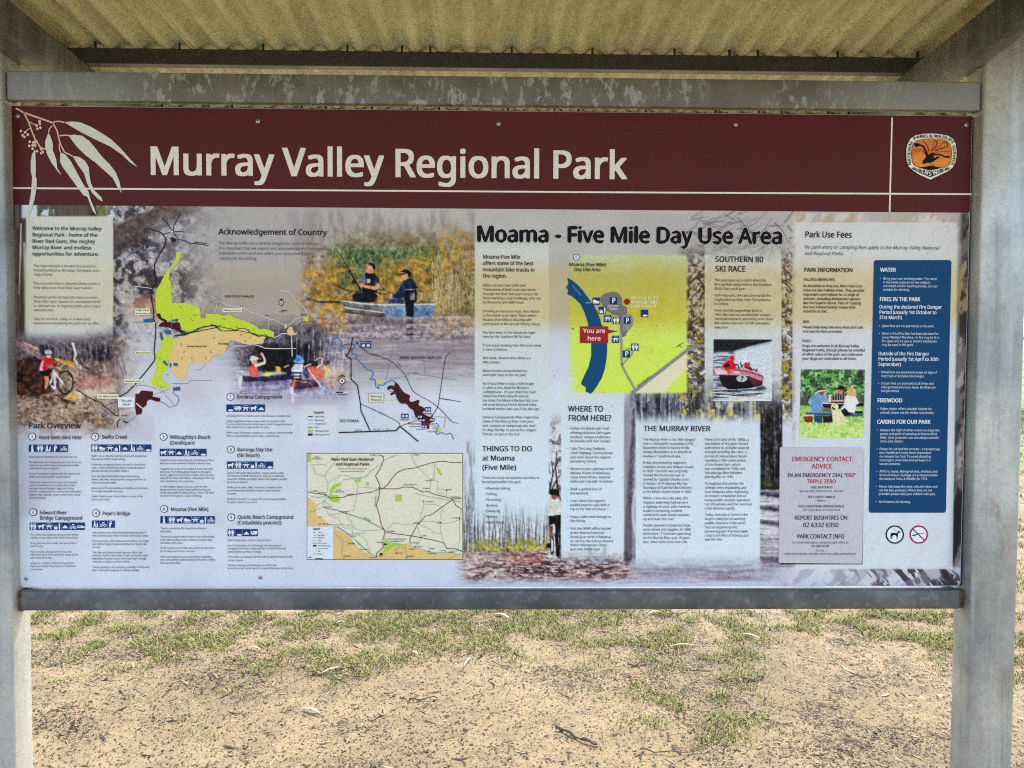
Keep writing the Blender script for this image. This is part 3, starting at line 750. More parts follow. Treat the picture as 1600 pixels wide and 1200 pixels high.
bb = C.rect(1205, 886, 1530, 920, (80, 4, 4, 4)); bbn = C.fbm(26, 9, 4, 95, .9)
C.fill(bb * .9, (200, 204, 220)); C.fill(bb * sstep(.5, .58, bbn) * sstep(1260, 1420, px) * .95, (60, 54, 64)); C.fill(bb * sstep(.42, .6, C.fbm(14, 30, 4, 97, .7)) * .5, (146, 144, 166))
C.fill(C.rect(1470, 880, 1530, 920, 8) * sstep(.35, .5, bbn) * .8, (44, 40, 48))
rp = C.rect(1242.5, 347.5, 1495, 889, 1.5) * (1 - sstep(-1, 1, px - (1496 - (py - 347) * .0145)))
C.fill(rp * .86, pg * .4 + np.array([203, 209, 224]) * .6)
# map base of the day-use area: green land with a soft edge
mp = C.rect(890, 398.5, 1073.5, 614, (6, 5, 6, 5))
gl = sstep(400, 560, py)[..., None]
C.fill(mp * sstep(-14, 10, px - 872 - (py - 398) * .12) , np.array([184, 202, 172]) * (1 - gl) + np.array([202, 228, 92]) * gl)
C.poly(ZM(870, 380, 4.617, [(500, 85), (560, 150), (570, 260), (520, 300), (480, 360), (530, 520), (545, 740), (590, 830), (690, 825), (730, 720), (740, 560), (780, 450), (830, 330), (830, 220), (720, 100)]), (196, 196, 86), 3, .45, sstep(.35, .65, C.fbm(20, 1.6, 3, 98)))
C.fill(mp * (nE - .5) * .25, (170, 180, 60))
C.poly(ZM(870, 380, 4.617, [(565, 1078), (940, 788), (932, 905), (770, 1076)]), (228, 214, 196), 4, .98)
# faded legend panel
C.fill(C.rect(470, 634, 527, 692, (6, 6, 4, 10)) * .55, (214, 220, 234))
# warm reflected glow painted into the print colours as an ochre band
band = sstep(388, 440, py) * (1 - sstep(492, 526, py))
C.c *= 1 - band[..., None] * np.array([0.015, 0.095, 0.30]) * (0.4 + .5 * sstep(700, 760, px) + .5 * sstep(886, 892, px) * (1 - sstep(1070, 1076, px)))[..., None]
# dust and scuffs
for k in range(260):
    x = rr.uniform(30, 1500); y = rr.uniform(340, 905)
    C.ell(x, y, rr.uniform(.5, 1.0), rr.uniform(.5, 1.0), (70, 66, 70) if rr.rand() < .5 else (226, 226, 230), .8, rr.uniform(.3, .8))
C.line([(1466, 533), (1474, 545), (1481, 562)], 1.0, (196, 204, 220), .8, .7)
CR = 0.011
def rounded(X, Z):
    ax = np.abs(X) - (1.2 - CR); az = (Z0 + CR) - Z
    return ~((ax > 0) & (az > 0) & (np.hypot(ax, az) > CR - .0012))

board = thing('information_board', 'wide printed park information board with maroon banner, maps and photographs', 'sign', (0, 0, BOARD_Z))
# the sheet itself
def rrect(x0, x1, z0, z1, r, n=6):
    pts = []
    for cx, cz, a in ((x1 - r, z1 - r, 0), (x0 + r, z1 - r, 90), (x0 + r, z0 + r, 180), (x1 - r, z0 + r, 270)):
        for k in range(n + 1):
            t_ = math.radians(a + 90 * k / n); pts.append((cx + r * math.cos(t_), cz + r * math.sin(t_)))
    return pts
def slab(pts, y0, y1):
    n = len(pts)
    V = [(x, y0, z) for x, z in pts] + [(x, y1, z) for x, z in pts]
    F = [list(range(n))[::-1] if False else list(range(n)), list(range(2 * n - 1, n - 1, -1))]
    F += [(i, i + n, (i + 1) % n + n, (i + 1) % n) for i in range(n)]
    return V, F
M_SHEET, t, b = mat('board_sheet', 0.5)
t.links.new(ramp(t, noise(t, 30, 3), [(0.3, (0.50, 0.52, 0.58)), (0.7, (0.60, 0.62, 0.68))]), b.inputs['Base Color'])
V, F = slab(rrect(X0, X1, Z0, Z1, CR), 0.0, 0.004)
obj('sheet', V, F, M_SHEET, board)
bm = bmesh.new()
bx(bm, X0 - 0.0055, X0 + 0.03, 0.0050, 0.034, Z0 + .0, Z1 - 0.002, 0.001); bm_obj('backing_strip', bm, M_BLACK, board); bm = bmesh.new(); bx(bm, X1 - 0.03, X1 + 0.0055, 0.0050, 0.034, Z0, Z1 - 0.002, 0.001)
bm_obj('backing_strip', bm, M_BLACK, board)
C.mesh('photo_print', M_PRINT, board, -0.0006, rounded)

# small framed photographs
def picture(name, x0, y0, x1, y1, paint, label):
    a, z1 = P(x0, y0); b_, z0 = P(x1, y1)
    c = Canvas(a, b_, z0, z1, 0.0011)
    paint(c)
    lum = c.c.mean(2); em = sum(w3 * (np.roll(np.roll(lum, k_, 0), k_, 1) - np.roll(np.roll(lum, -k_, 0), -k_, 1)) for k_, w3 in ((1, .4), (3, .3), (5, .3)))
    c.c += (np.clip(em, -60, 60) * .2 + (c.fbm(2.0, 2.0, 3, 55) - .5) * 34)[..., None]
    c.c = np.where(c.c < 150, c.c - .3 * (150 - c.c) * np.clip(c.c / 90, .2, 1), c.c)
    o = c.mesh(name, M_PRINT, board, -0.0013)
    o['label'] = label
def speedboat(c):
    z = lambda pts: ZM(1110, 525, 11.43, pts)
    c.c[:] = (186, 196, 214); h = c.fbm(20, 1.6, 3, 5); n = c.fbm(5, 5, 3, 6)
    c.fill(sstep(545, 550, c.py) * sstep(.45, .6, h) * (1 - sstep(-14, 20, c.px - 1150 + (c.py - 560) * -.2)) * .85, (88, 90, 108))
    c.poly(z([(40, 55), (1090, 55), (1090, 100), (700, 190), (430, 270), (40, 270)]), (38, 36, 44), 3); c.fill(sstep(.5, .7, n) * (1 - sstep(545, 548, c.py)) * .3, (70, 66, 76))
    c.poly(z([(430, 270), (700, 190), (1090, 100), (1090, 900), (940, 900), (900, 640), (400, 480)]), (200, 212, 230), 5, .95)
    c.poly(z([(90, 940), (500, 990), (930, 890), (1000, 940), (900, 1090), (300, 1120), (60, 1090)]), (70, 68, 84), 3, .9, sstep(.35, .5, h))
    c.fill(sstep(610, 614, c.py) * sstep(.5, .6, c.fbm(26, 2, 3, 9)) * .7, (226, 226, 232))
    c.poly(z([(150, 690), (440, 700), (930, 730), (920, 880), (700, 930), (330, 950), (220, 900), (170, 800)]), (34, 26, 34), 1)
    c.poly(z([(640, 740), (935, 740), (915, 880), (760, 880)]), (96, 56, 68), 1.5, .9)
    c.poly(z([(60, 600), (160, 560), (420, 570), (700, 600), (930, 700), (960, 760), (900, 800), (640, 700), (160, 690), (90, 730)]), (196, 132, 150), 1)
    c.poly(z([(60, 600), (160, 570), (300, 640), (300, 670), (160, 680), (100, 680)]), (226, 196, 206), 1); c.poly(z([(260, 590), (400, 590), (330, 640), (380, 660), (310, 680), (300, 630)]), (226, 84, 60), 1); c.poly(z([(390, 650), (470, 620), (540, 665)]), (232, 216, 222), 1)
    c.line(z([(440, 600), (700, 640), (930, 720)]), 1.2, (96, 50, 66), 1)
    c.ell(*z([(555, 760)])[0], 8.6, 5.2, (182, 190, 200), 1); c.line(z([(545, 725), (585, 730), (545, 795)]), 1.6, (22, 22, 40), .9)
    c.poly(z([(200, 540), (260, 470), (320, 430), (420, 460), (450, 560), (440, 590), (270, 590)]), (206, 34, 44), 1); c.poly(z([(220, 540), (300, 480), (380, 540), (260, 560)]), (60, 26, 36), 1)
    c.ell(*z([(380, 395)])[0], 4.2, 4.2, (232, 40, 46), 1); c.poly(z([(330, 450), (400, 430), (450, 530), (400, 580), (280, 590), (360, 520)]), (212, 36, 46), 1)
    c.ell(*z([(640, 510)])[0], 4.2, 3.6, (226, 48, 52), 1); c.poly(z([(590, 560), (620, 535), (700, 540), (760, 600), (740, 620)]), (130, 40, 52), 1)
    for p_ in ([(430, 510), (490, 510), (500, 570)], [(535, 470), (550, 550), (580, 520)], [(690, 470), (690, 520)], [(770, 590), (820, 630), (830, 590)]): c.line(z(p_), 1.6, (36, 34, 48), .9)
    c.fill(sstep(624.4, 625.6, c.py), (216, 220, 230))
picture('speedboat_photo', 1115, 530, 1205.5, 626.5, speedboat, 'photograph of a red and white ski race boat with two helmeted riders')
def picnic(c):
    z = lambda pts: ZM(1245, 572, 10.17, pts)
    n = c.fbm(9, 7, 4, 3); n2 = c.fbm(4, 3, 3, 4); c.c[:] = (74, 100, 72)
    c.fill(sstep(.42, .62, n), (112, 160, 104)); c.fill(sstep(.56, .72, c.fbm(7, 6, 4, 11)), (150, 196, 140)); c.fill(sstep(.55, .7, n2) * .6, (60, 78, 62)); c.fill(sstep(610, 622, c.py) * .75, (84, 86, 82))
    c.poly(z([(960, 50), (1060, 50), (1060, 220), (980, 150)]), (54, 46, 58), 5, .8)
    c.fill(sstep(631, 636, c.py), (150, 190, 110)); c.fill(sstep(656, 664, c.py), (178, 214, 128)); c.fill(sstep(645, 655, c.py) * sstep(.5, .7, c.fbm(4, 3, 3, 8)) * .8, (222, 238, 170)); c.fill(sstep(640, 650, c.py) * sstep(.55, .75, c.fbm(3, 3, 3, 9)) * .5, (110, 160, 80))
    c.poly(z([(940, 590), (1045, 585), (1045, 640), (940, 640)]), (26, 24, 30), 1); c.line(z([(400, 590), (760, 600)]), 2, (196, 206, 214), 1); c.poly(z([(400, 600), (760, 605), (740, 680), (420, 660)]), (34, 32, 40), 1)
    c.poly(z([(140, 735), (560, 740), (560, 790), (140, 765)]), (56, 96, 130), 1); c.poly(z([(720, 750), (1045, 755), (1045, 800), (760, 800)]), (72, 120, 146), 1); c.poly(z([(910, 715), (1045, 715), (1045, 750), (910, 750)]), (28, 28, 34), 1); c.poly(z([(270, 780), (400, 780), (400, 900), (280, 890)]), (44, 92, 110), 1.5); c.poly(z([(400, 790), (560, 790), (560, 890), (420, 900)]), (44, 46, 46), 2)
    c.poly(z([(95, 800), (250, 790), (240, 890), (130, 890)]), (134, 62, 52), 1); c.line(z([(110, 785), (250, 780)]), 2.2, (222, 196, 176), 1)
    c.poly(z([(220, 520), (250, 460), (330, 420), (430, 450), (480, 540), (470, 580), (410, 570), (400, 700), (350, 735), (230, 735)]), (112, 150, 204), 1.2); c.poly(z([(170, 580), (220, 480), (250, 560), (215, 620)]), (148, 170, 206), 1)
    c.line(z([(400, 560), (480, 560), (440, 430)]), [4, 4, 3], (146, 160, 200), 1); c.ell(*z([(430, 440)])[0], 3, 3.6, (206, 156, 140), 1); c.ell(*z([(390, 410)])[0], 4.4, 4.4, (130, 92, 82), 1)
    c.poly(z([(290, 425), (320, 350), (390, 335), (440, 365), (450, 390), (370, 400)]), (96, 88, 86), 1); c.line(z([(295, 428), (360, 395), (450, 385)]), 2, (222, 214, 206), 1)
    c.poly(z([(400, 650), (540, 670), (540, 730), (370, 730)]), (122, 112, 104), 1.2)
    c.poly(z([(500, 480), (540, 480), (540, 570), (500, 570)]), (206, 216, 214), 1); c.line(z([(505, 465), (540, 465)]), 2, (240, 244, 246), 1)
    c.poly(z([(560, 530), (620, 430), (740, 410), (790, 450), (760, 590), (600, 590)]), (76, 62, 72), 1.2)
    for k in range(5): c.line(z([(600 + 38 * k, 430), (600 + 38 * k, 560)]), 1, (216, 204, 208), .9, .75)
    c.line(z([(560, 550), (740, 550)]), 2.4, (216, 170, 150), 1); c.ell(*z([(690, 400)])[0], 4, 4.6, (200, 126, 116), 1); c.poly(z([(615, 370), (650, 350), (655, 310), (730, 310), (745, 345), (760, 350), (700, 375)]), (40, 28, 32), 1)
    c.poly(z([(690, 640), (760, 620), (760, 700), (690, 690)]), (90, 130, 180), 1); c.poly(z([(690, 710), (760, 660), (900, 750), (760, 800)]), (36, 36, 46), 1)
    c.poly(z([(740, 620), (770, 470), (830, 440), (930, 480), (985, 590), (930, 620), (915, 750), (820, 730), (760, 660), (700, 700), (690, 690)]), (236, 234, 230), 1.2)
    c.ell(*z([(860, 410)])[0], 7, 7.2, (214, 172, 130), 1.2); c.ell(*z([(920, 440)])[0], 2, 3, (216, 160, 140), 1)
    c.poly(z([(550, 690), (640, 670), (700, 720), (770, 850), (780, 920), (630, 925), (610, 850), (600, 925), (580, 925), (560, 790)]), (232, 216, 178), 1.2); c.ell(*z([(598, 645)])[0], 6, 5, (236, 222, 188), 1); c.poly(z([(555, 660), (610, 670), (600, 695), (570, 690)]), (60, 40, 38), 1); c.ell(*z([(565, 655)])[0], 1.2, 1, (24, 20, 20), .8); c.ell(*z([(597, 630)])[0], .7, .7, (30, 26, 26), .8); c.poly(z([(680, 800), (740, 800), (775, 900), (700, 920)]), (222, 192, 146), 2, .7)
    c.fill(sstep(660, 668, c.py) * sstep(.3, .6, n2) * .8, (184, 220, 130))
picture('picnic_photo', 1251, 577, 1349, 684, picnic, 'photograph of three people and a pale dog at a picnic table')
# ------------------------------------------------------------------ vector print: polygons, lines, lettering
class Art:
    """flat printed shapes gathered into one mesh (one part of the board)"""
    def __init__(s, y): s.V = []; s.F = []; s.M = []; s.mats = []; s.y = y
    def mi(s, c):
        m = ink_mat(c)
        if m not in s.mats: s.mats.append(m)
        return s.mats.index(m)
    def face(s, pts, c, dy=0.0):
        """pts in board metres (x, z)"""
        n = len(s.V); s.V += [(x, s.y - dy, z) for x, z in pts]
        s.F.append(list(range(n, n + len(pts)))); s.M.append(s.mi(c))
    def poly(s, pts, c, dy=0.0): s.face([P(*p) for p in pts], c, dy); return s
    def rect(s, x0, y0, x1, y1, c, dy=0.0): return s.poly([(x0, y0), (x1, y0), (x1, y1), (x0, y1)], c, dy)
    def rrect(s, x0, y0, x1, y1, r, c, dy=0.0):
        a = [P(x0, y0), P(x1, y0), P(x1, y1), P(x0, y1)]
        pts = []
        for cx, cy, d in ((x0 + r, y0 + r, 180), (x1 - r, y0 + r, 270), (x1 - r, y1 - r, 0), (x0 + r, y1 - r, 90)):
            for k in range(6):
                t_ = math.radians(d + 18 * k); pts.append((cx + r * math.cos(t_), cy + r * math.sin(t_)))
        return s.poly(pts, c, dy)
    def disc(s, cx, cy, r, c, dy=0.0, n=28, ry=None):
        ry = ry or r
        return s.poly([(cx + r * math.cos(2 * math.pi * k / n), cy + ry * math.sin(2 * math.pi * k / n)) for k in range(n)], c, dy)
    def ring(s, cx, cy, r, w, c, dy=0.0, n=32):
        q = [P(cx + rr_ * math.cos(2 * math.pi * k / n), cy + rr_ * math.sin(2 * math.pi * k / n)) for rr_ in (r - w, r) for k in range(n)]
        o = len(s.V); s.V += [(x, s.y - dy, z) for x, z in q]; i = s.mi(c)
        for k in range(n): s.F.append([o + k, o + (k + 1) % n, o + n + (k + 1) % n, o + n + k]); s.M.append(i)
        return s
    def line(s, pts, w, c, dy=0.0):
        pts = [np.array(p, float) for p in pts]
        pts = [p for i, p in enumerate(pts) if i == 0 or np.hypot(*(p - pts[i - 1])) > .05]
        if len(pts) < 2: return s
        ws = [w] * len(pts) if np.isscalar(w) else w
        L = []; R = []
        for i, p in enumerate(pts):
            d0 = pts[i] - pts[max(i - 1, 0)]; d1 = pts[min(i + 1, len(pts) - 1)] - pts[i]
            u0 = d0 / (np.hypot(*d0) + 1e-9); u1 = d1 / (np.hypot(*d1) + 1e-9)
            d = (u0 + u1) if 0 < i < len(pts) - 1 else (u1 if i == 0 else u0)
            ln = np.hypot(*d)
            d = u0 if ln < .2 else d / ln
            nn = np.array([-d[1], d[0]])
            kk = 1.0
            if 0 < i < len(pts) - 1: kk = 1 / max(.55, abs(nn @ np.array([-u0[1], u0[0]])))
            L.append(p + nn * ws[i] / 2 * kk); R.append(p - nn * ws[i] / 2 * kk)
        o = len(s.V); i_ = s.mi(c)
        for a in L + R: x, z = P(*a); s.V.append((x, s.y - dy, z))
        n = len(pts)
        for k in range(n - 1): s.F.append([o + k, o + k + 1, o + n + k + 1, o + n + k]); s.M.append(i_)
        return s
    def build(s, name, parent, label=None):
        o = obj(name, s.V, s.F, s.mats, parent, s.M)
        if label: o['label'] = label
        return o

# ---- glyphs
CH = "ABCDEFGHIJKLMNOPQRSTUVWXYZabcdefghijklmnopqrstuvwxyz0123456789.,-()'\"!?&/:\u2022|"
font = None
try:
    fp = os.path.join(bpy.utils.system_resource('DATAFILES', path='fonts'), 'NotoSansHebrew-Regular.woff2')
    if os.path.exists(fp): font = bpy.data.fonts.load(fp)
except Exception:
    font = None
GL = {}
def make_glyphs(key, offset, res):
    tmp = []
    for ch in CH:
        for body in ((ch, ch + '|') if ch != '|' else ('|',)):
            cu = bpy.data.curves.new('glyph', 'FONT'); cu.body = body
            if font: cu.font = font
            cu.offset = offset; cu.resolution_u = res; cu.fill_mode = 'FRONT'
            o = bpy.data.objects.new('glyph', cu); COL.objects.link(o); tmp.append((ch, body, o))
    bpy.context.view_layer.update()
    dg = bpy.context.evaluated_depsgraph_get()
    out = {}
    for ch, body, o in tmp:
        me = bpy.data.meshes.new_from_object(o.evaluated_get(dg))
        v = np.zeros(len(me.vertices) * 3); me.vertices.foreach_get('co', v); v = v.reshape(-1, 3)[:, :2]
        fs = [list(p.vertices) for p in me.polygons]
        out[body] = (v, fs)
        bpy.data.meshes.remove(me)
    for ch, body, o in tmp:
        cu = o.data; bpy.data.objects.remove(o); bpy.data.curves.remove(cu)
    bar = out['|'][0][:, 0].max() if len(out['|'][0]) else 0
    H = out['H'][0]; cap = H[:, 1].max() - max(H[:, 1].min(), -1)
    g = {}
    for ch in CH:
        v, fs = out[ch]
        adv = (out[ch + '|'][0][:, 0].max() - bar) if ch != '|' else bar * 1.3
        g[ch] = (v / cap, fs, adv / cap)
    g[' '] = ((np.zeros((0, 2))), [], g['i'][2] * 1.02)
    GL[key] = g
make_glyphs('r', 0.0, 2); make_glyphs('t', 0.0, 5)
GL['b'] = GL['x'] = GL['r']; GL['T'] = GL['H'] = GL['t']
WEIGHT = {'r': .004, 'b': .022, 'x': .038, 'T': .034, 'H': .046}

def text(art, x, y, s, cap, c, w='r', x1=None, align='l', italic=0.0, track=0.0, rot=0.0, dy=0.0):
    """a line of lettering: left end and baseline measured at (x, y), capital height cap, right end x1"""
    g = GL[w]; a = np.array(P(x, y)); sc = np.array(P(x + 1, y))[0] - a[0]
    hz = cap * (P(x, y)[1] - P(x, y + 1)[1])
    pen = 0.0; items = []
    for ch in s:
        if ch not in g: ch = ' '
        items.append((ch, pen)); pen += g[ch][2] + track
    width = pen - track
    sx = hz
    if x1 is not None: sx = (P(x1, y)[0] - a[0]) / width
    if align == 'c': a = a - np.array([width * sx / 2 if x1 is None else 0, 0])
    cr, sr = math.cos(rot), math.sin(rot)
    i_ = art.mi(c)
    for ch, p in items:
        v, fs, _ = g[ch]
        if not len(fs): continue
        o = len(art.V)
        X = (v[:, 0] + p) * sx + v[:, 1] * hz * italic; Zz = v[:, 1] * hz
        XX = a[0] + X * cr - Zz * sr; ZZ = a[1] + X * sr + Zz * cr
        wt = WEIGHT[w] * hz
        for q, (ex, ez) in enumerate(((-1, -.5), (1, .5)) if w == 'r' else ((-1, -.55), (1, -.55), (-1, .55), (1, .55))):
            o = len(art.V)
            art.V += [(xx + ex * wt, art.y - dy - q * 4e-5, zz + ez * wt) for xx, zz in zip(XX, ZZ)]
            art.F += [[k + o for k in f] for f in fs]; art.M += [i_] * len(fs)

BLK, INK, GRY, WHT = (22, 20, 25), (34, 32, 40), (80, 80, 90), (232, 234, 238)
NAVY, MAROON, LIME, ORANGE, CREAM, RIVER = (20, 54, 108), (78, 30, 30), (184, 208, 60), (236, 188, 132), (236, 230, 210), (44, 106, 170)

# ---- banner
CREAMW = (194, 201, 200)
M_BAN, t, b = mat('maroon_banner', 0.42)
b.inputs['Specular IOR Level'].default_value = 0.14
g = N(t, 'ShaderNodeNewGeometry').outputs['Position']
mc = lin((88, 29, 26))
base = ramp(t, noise(t, 4, 4, .6, g), [(0.3, mc * .92), (0.7, mc * 1.1)])
base = mixc(t, ramp(t, noise(t, 170, 2, .5, g), [(0.775, 0.0), (0.80, 0.5)]), base, (0.45, 0.40, 0.36))
t.links.new(base, b.inputs['Base Color'])
banner_pts = [(x, z) for x, z in rrect(X0 + .001, X1 - .001, BAN_Z, Z1 - .001, .004)]
banner = obj('banner', [(x, -0.0006, z) for x, z in banner_pts], [list(range(len(banner_pts)))], M_BAN, board)
A = Art(-0.0016); text(A, 232, 272.8, 'Murray Valley Regional Park', 43.0, (208, 209, 214), 'T', 979); A.build('title', banner)
A = Art(-0.0012); A.line([(20, 294), (400, 296.8), (900, 300.3), (1518, 303.5)], 2.6, (232, 218, 216)); A.build('rule_line', banner)
A = Art(-0.0014); A.line([(1393.5, 184), (1391.5, 258), (1389.6, 331.5)], 2.4, (232, 218, 216)); A.build('rule_line', banner)
Lz = lambda pts: ZM(15, 160, 6.667, pts)
A = Art(-0.0018); PINKW = (206, 172, 168)
for p_, w in (([(70, 62), (150, 108), (300, 160), (455, 215)], 2.6), ([(455, 215), (480, 202), (530, 200), (575, 210)], 2.0), ([(455, 215), (500, 300), (520, 390), (540, 450), (575, 520), (660, 560)], 2.2),
              ([(525, 420), (522, 480), (535, 520)], 1.8), ([(515, 350), (560, 345), (620, 345)], 2.0), ([(450, 245), (420, 275), (410, 315)], 1.7), ([(150, 108), (200, 200), (240, 310), (270, 385), (325, 470), (380, 490)], 2.2),
              ([(205, 203), (270, 235), (290, 245)], 1.4), ([(215, 270), (180, 300), (165, 320)], 1.4), ([(265, 390), (275, 470)], 1.6)):
    A.line(Lz(p_), w, PINKW)
for x, y in ((318, 200), (320, 225), (285, 245), (295, 278), (325, 265), (122, 300), (165, 315), (140, 345), (160, 362), (195, 338), (215, 412), (250, 420), (285, 410), (210, 455), (245, 450), (270, 450), (245, 485), (290, 510), (335, 490), (335, 530), (350, 520)):
    A.disc(*Lz([(x, y)])[0], 2.1, (218, 192, 186), 0.0001, 10)
for p_ in ([(575, 208), (660, 200), (740, 210), (850, 255), (960, 320), (1060, 385), (1150, 470), (1240, 570), (1335, 675), (1260, 630), (1175, 545), (1150, 530), (1050, 460), (900, 390), (760, 320), (650, 255)],
           [(615, 345), (680, 338), (760, 350), (830, 400), (900, 480), (960, 560), (1050, 650), (1110, 730), (1150, 830), (1172, 945), (1120, 870), (1080, 790), (1000, 720), (900, 630), (800, 555), (710, 470)],
           [(410, 315), (440, 380), (458, 450), (455, 500), (490, 590), (500, 680), (545, 765), (500, 710), (440, 630), (400, 550), (375, 470), (378, 400)],
           [(535, 520), (590, 550), (640, 610), (700, 720), (770, 850), (825, 930), (850, 1020), (890, 1110), (912, 1180), (870, 1130), (815, 985), (775, 970), (700, 870), (620, 760), (560, 680), (530, 620)],
           [(660, 560), (730, 570), (790, 610), (830, 680), (835, 750), (850, 840), (890, 920), (960, 990), (975, 1035), (930, 1010), (860, 940), (810, 840), (780, 740), (720, 660)],
           [(272, 490), (275, 570), (280, 690), (275, 770), (288, 800), (285, 900), (265, 1010), (240, 1100), (205, 1195), (190, 1195), (205, 1080), (225, 960), (235, 860), (240, 780), (225, 720), (225, 620), (240, 540)]):
    A.poly(Lz(p_), CREAMW, 0.0002)
A.build('leaf_spray', banner, 'pale gum leaf spray printed on the left end of the banner')

# ---- park service emblem
Ez = lambda pts: ZM(1400, 200, 13.333, pts)
A = Art(-0.0014)
sh = [(730, 118), (900, 130), (1080, 165), (1180, 230), (1235, 330), (1255, 480), (1250, 620), (1225, 740), (1170, 830), (1080, 900), (900, 985), (705, 1078), (500, 985), (350, 890), (255, 800), (218, 700), (205, 560), (212, 420), (240, 320), (300, 220), (400, 155), (560, 125)]
A.poly(Ez([(730 + (x - 730) * 1.03, 590 + (y - 590) * 1.03) for x, y in sh]), (30, 22, 24)); A.poly(Ez(sh), (220, 224, 218), .0002)
inn = [(560, 238), (720, 230), (900, 238), (1040, 275), (1110, 340), (1140, 440), (1145, 560), (1130, 690), (1090, 770), (1020, 815), (860, 850), (700, 878), (560, 850), (450, 815), (370, 770), (330, 690), (320, 560), (325, 440), (355, 340), (430, 270)]
A.poly(Ez([(730 + (x - 730) * 1.03, 555 + (y - 555) * 1.03) for x, y in inn]), (30, 22, 22), .0004); A.poly(Ez(inn), (196, 118, 62), .0006)
emb = A.build('emblem', board, 'orange and white shield emblem of the park service')
A = Art(-0.0024)
A.poly(Ez([(345, 640), (370, 575), (430, 540), (500, 535), (580, 575), (640, 640), (700, 720), (800, 800), (700, 820), (500, 825), (400, 790), (345, 700)]), (218, 136, 62))
A.poly(Ez([(700, 720), (800, 680), (900, 630), (1000, 610), (1105, 640), (1120, 700), (1070, 770), (1000, 805), (860, 820), (760, 790)]), (218, 136, 62))
A.poly(Ez([(470, 825), (600, 810), (700, 785), (800, 805), (930, 828), (860, 850), (700, 878), (560, 850)]), (26, 20, 22), .0002)
for p_, w in (([(650, 540), (660, 440), (620, 330), (540, 270)], .7), ([(680, 500), (650, 380), (560, 280)], .6), ([(710, 490), (770, 380), (780, 260)], .7), ([(740, 490), (820, 390), (855, 300), (800, 260)], 1.5), ([(800, 490), (920, 440), (1050, 390), (1075, 340), (1030, 305), (960, 300)], 1.5), ([(790, 470), (880, 400), (960, 320)], .7), ([(820, 510), (960, 498), (1120, 500)], .8), ([(345, 470), (430, 440), (530, 460), (600, 540)], .8), ([(345, 510), (430, 480), (500, 500)], .5)):
    A.line(Ez(p_), w, (92, 46, 26), .0003)
A.line(Ez([(390, 340), (440, 360), (530, 370), (580, 420), (610, 510), (640, 590)]), [2, 2.4, 2.4, 2.8, 3.2, 3.4], (26, 20, 22), .0005)
A.poly(Ez([(365, 325), (470, 322), (465, 360), (440, 400), (390, 400)]), (26, 20, 22), .0005)
A.poly(Ez([(530, 720), (570, 660), (630, 590), (700, 530), (780, 515), (820, 530), (760, 560), (740, 600), (810, 630), (835, 610), (850, 590), (880, 605), (905, 605), (870, 635), (830, 660), (760, 710), (690, 735), (640, 730), (590, 750), (545, 755)]), (26, 20, 22), .0006)
A.line(Ez([(740, 590), (800, 562), (880, 556), (950, 580), (1020, 610), (1105, 612)]), [2, 2, 2, 2, 2.4, 3.6], (26, 20, 22), .0007)
A.line(Ez([(645, 730), (660, 770), (640, 805)]), .9, (206, 150, 90), .0007); A.line(Ez([(700, 730), (730, 775), (745, 800)]), .9, (206, 150, 90), .0007)
A.build('lyrebird', emb)
A = Art(-0.0026)
A.poly(Ez([(320, 840), (345, 822), (420, 840), (560, 880), (700, 905), (850, 880), (1000, 840), (1080, 822), (1110, 840), (1090, 870), (1000, 905), (860, 965), (705, 1030), (540, 965), (420, 905), (340, 870)]), (90, 92, 92)); A.poly(Ez([(545, 880), (700, 905), (860, 880), (862, 962), (705, 1028), (543, 962)]), (22, 18, 20), .0002)
for x in (415, 440, 520, 540, 868, 890, 975, 1000): A.line(Ez([(x, 850 if 500 < x < 900 else 838), (x + (14 if x < 700 else -14), 950 if 500 < x < 900 else 908)]), .8, (220, 224, 218), .0003)
for ch, x, y, r in (('N', 570, 965, -.2), ('S', 665, 1000, 0), ('W', 752, 982, .2)): text(A, *Ez([(x, y)])[0], ch, 6.0, (236, 238, 236), 'x', rot=r, dy=.0005)
def curved(s, path, cap):
    pts = [np.array(P(*q)) for q in Ez(path)]
    seg = [np.hypot(*(b_ - a)) for a, b_ in zip(pts, pts[1:])]; L = sum(seg)
    g = GL['x']; tot = sum(g[c][2] for c in s); h = cap * .00161; k = L / tot; pen = 0; i_ = A.mi((34, 28, 30))
    for ch in s:
        v, fs, adv = g[ch]; mid = (pen + adv / 2) * k; q = 0
        while q < len(seg) - 1 and mid > seg[q]: mid -= seg[q]; q += 1
        d = (pts[q + 1] - pts[q]) / seg[q]; c0 = pts[q] + d * mid; nn = np.array([-d[1], d[0]])
        o = len(A.V)
        for e in (-.05, .05):
            o = len(A.V)
            for vx, vy in v: q2 = c0 + d * ((vx - adv / 2) * k + e * h) + nn * vy * h; A.V.append((q2[0], A.y - .0004 - e * .001, q2[1]))
            A.F += [[f + o for f in ff] for ff in fs]; A.M += [i_] * len(fs)
        pen += adv
def smooth(pts, n=3):
    for _ in range(n):
        q = [pts[0]]
        for a, b_ in zip(pts, pts[1:]): q += [(a[0] * .75 + b_[0] * .25, a[1] * .75 + b_[1] * .25), (a[0] * .25 + b_[0] * .75, a[1] * .25 + b_[1] * .75)]
        pts = q + [pts[-1]]
    return pts
curved('NATIONAL', smooth([(305, 775), (292, 660), (292, 520), (300, 420), (325, 330), (350, 285)]), 4.6)
curved('PARKS & WILDLIFE', smooth([(372, 262), (450, 215), (600, 205), (750, 203), (900, 212), (1040, 240), (1120, 290), (1165, 345)]), 4.6)
curved('SERVICE', smooth([(1158, 375), (1172, 450), (1176, 550), (1168, 660), (1135, 780)]), 4.6)
A.build('emblem_lettering', emb)

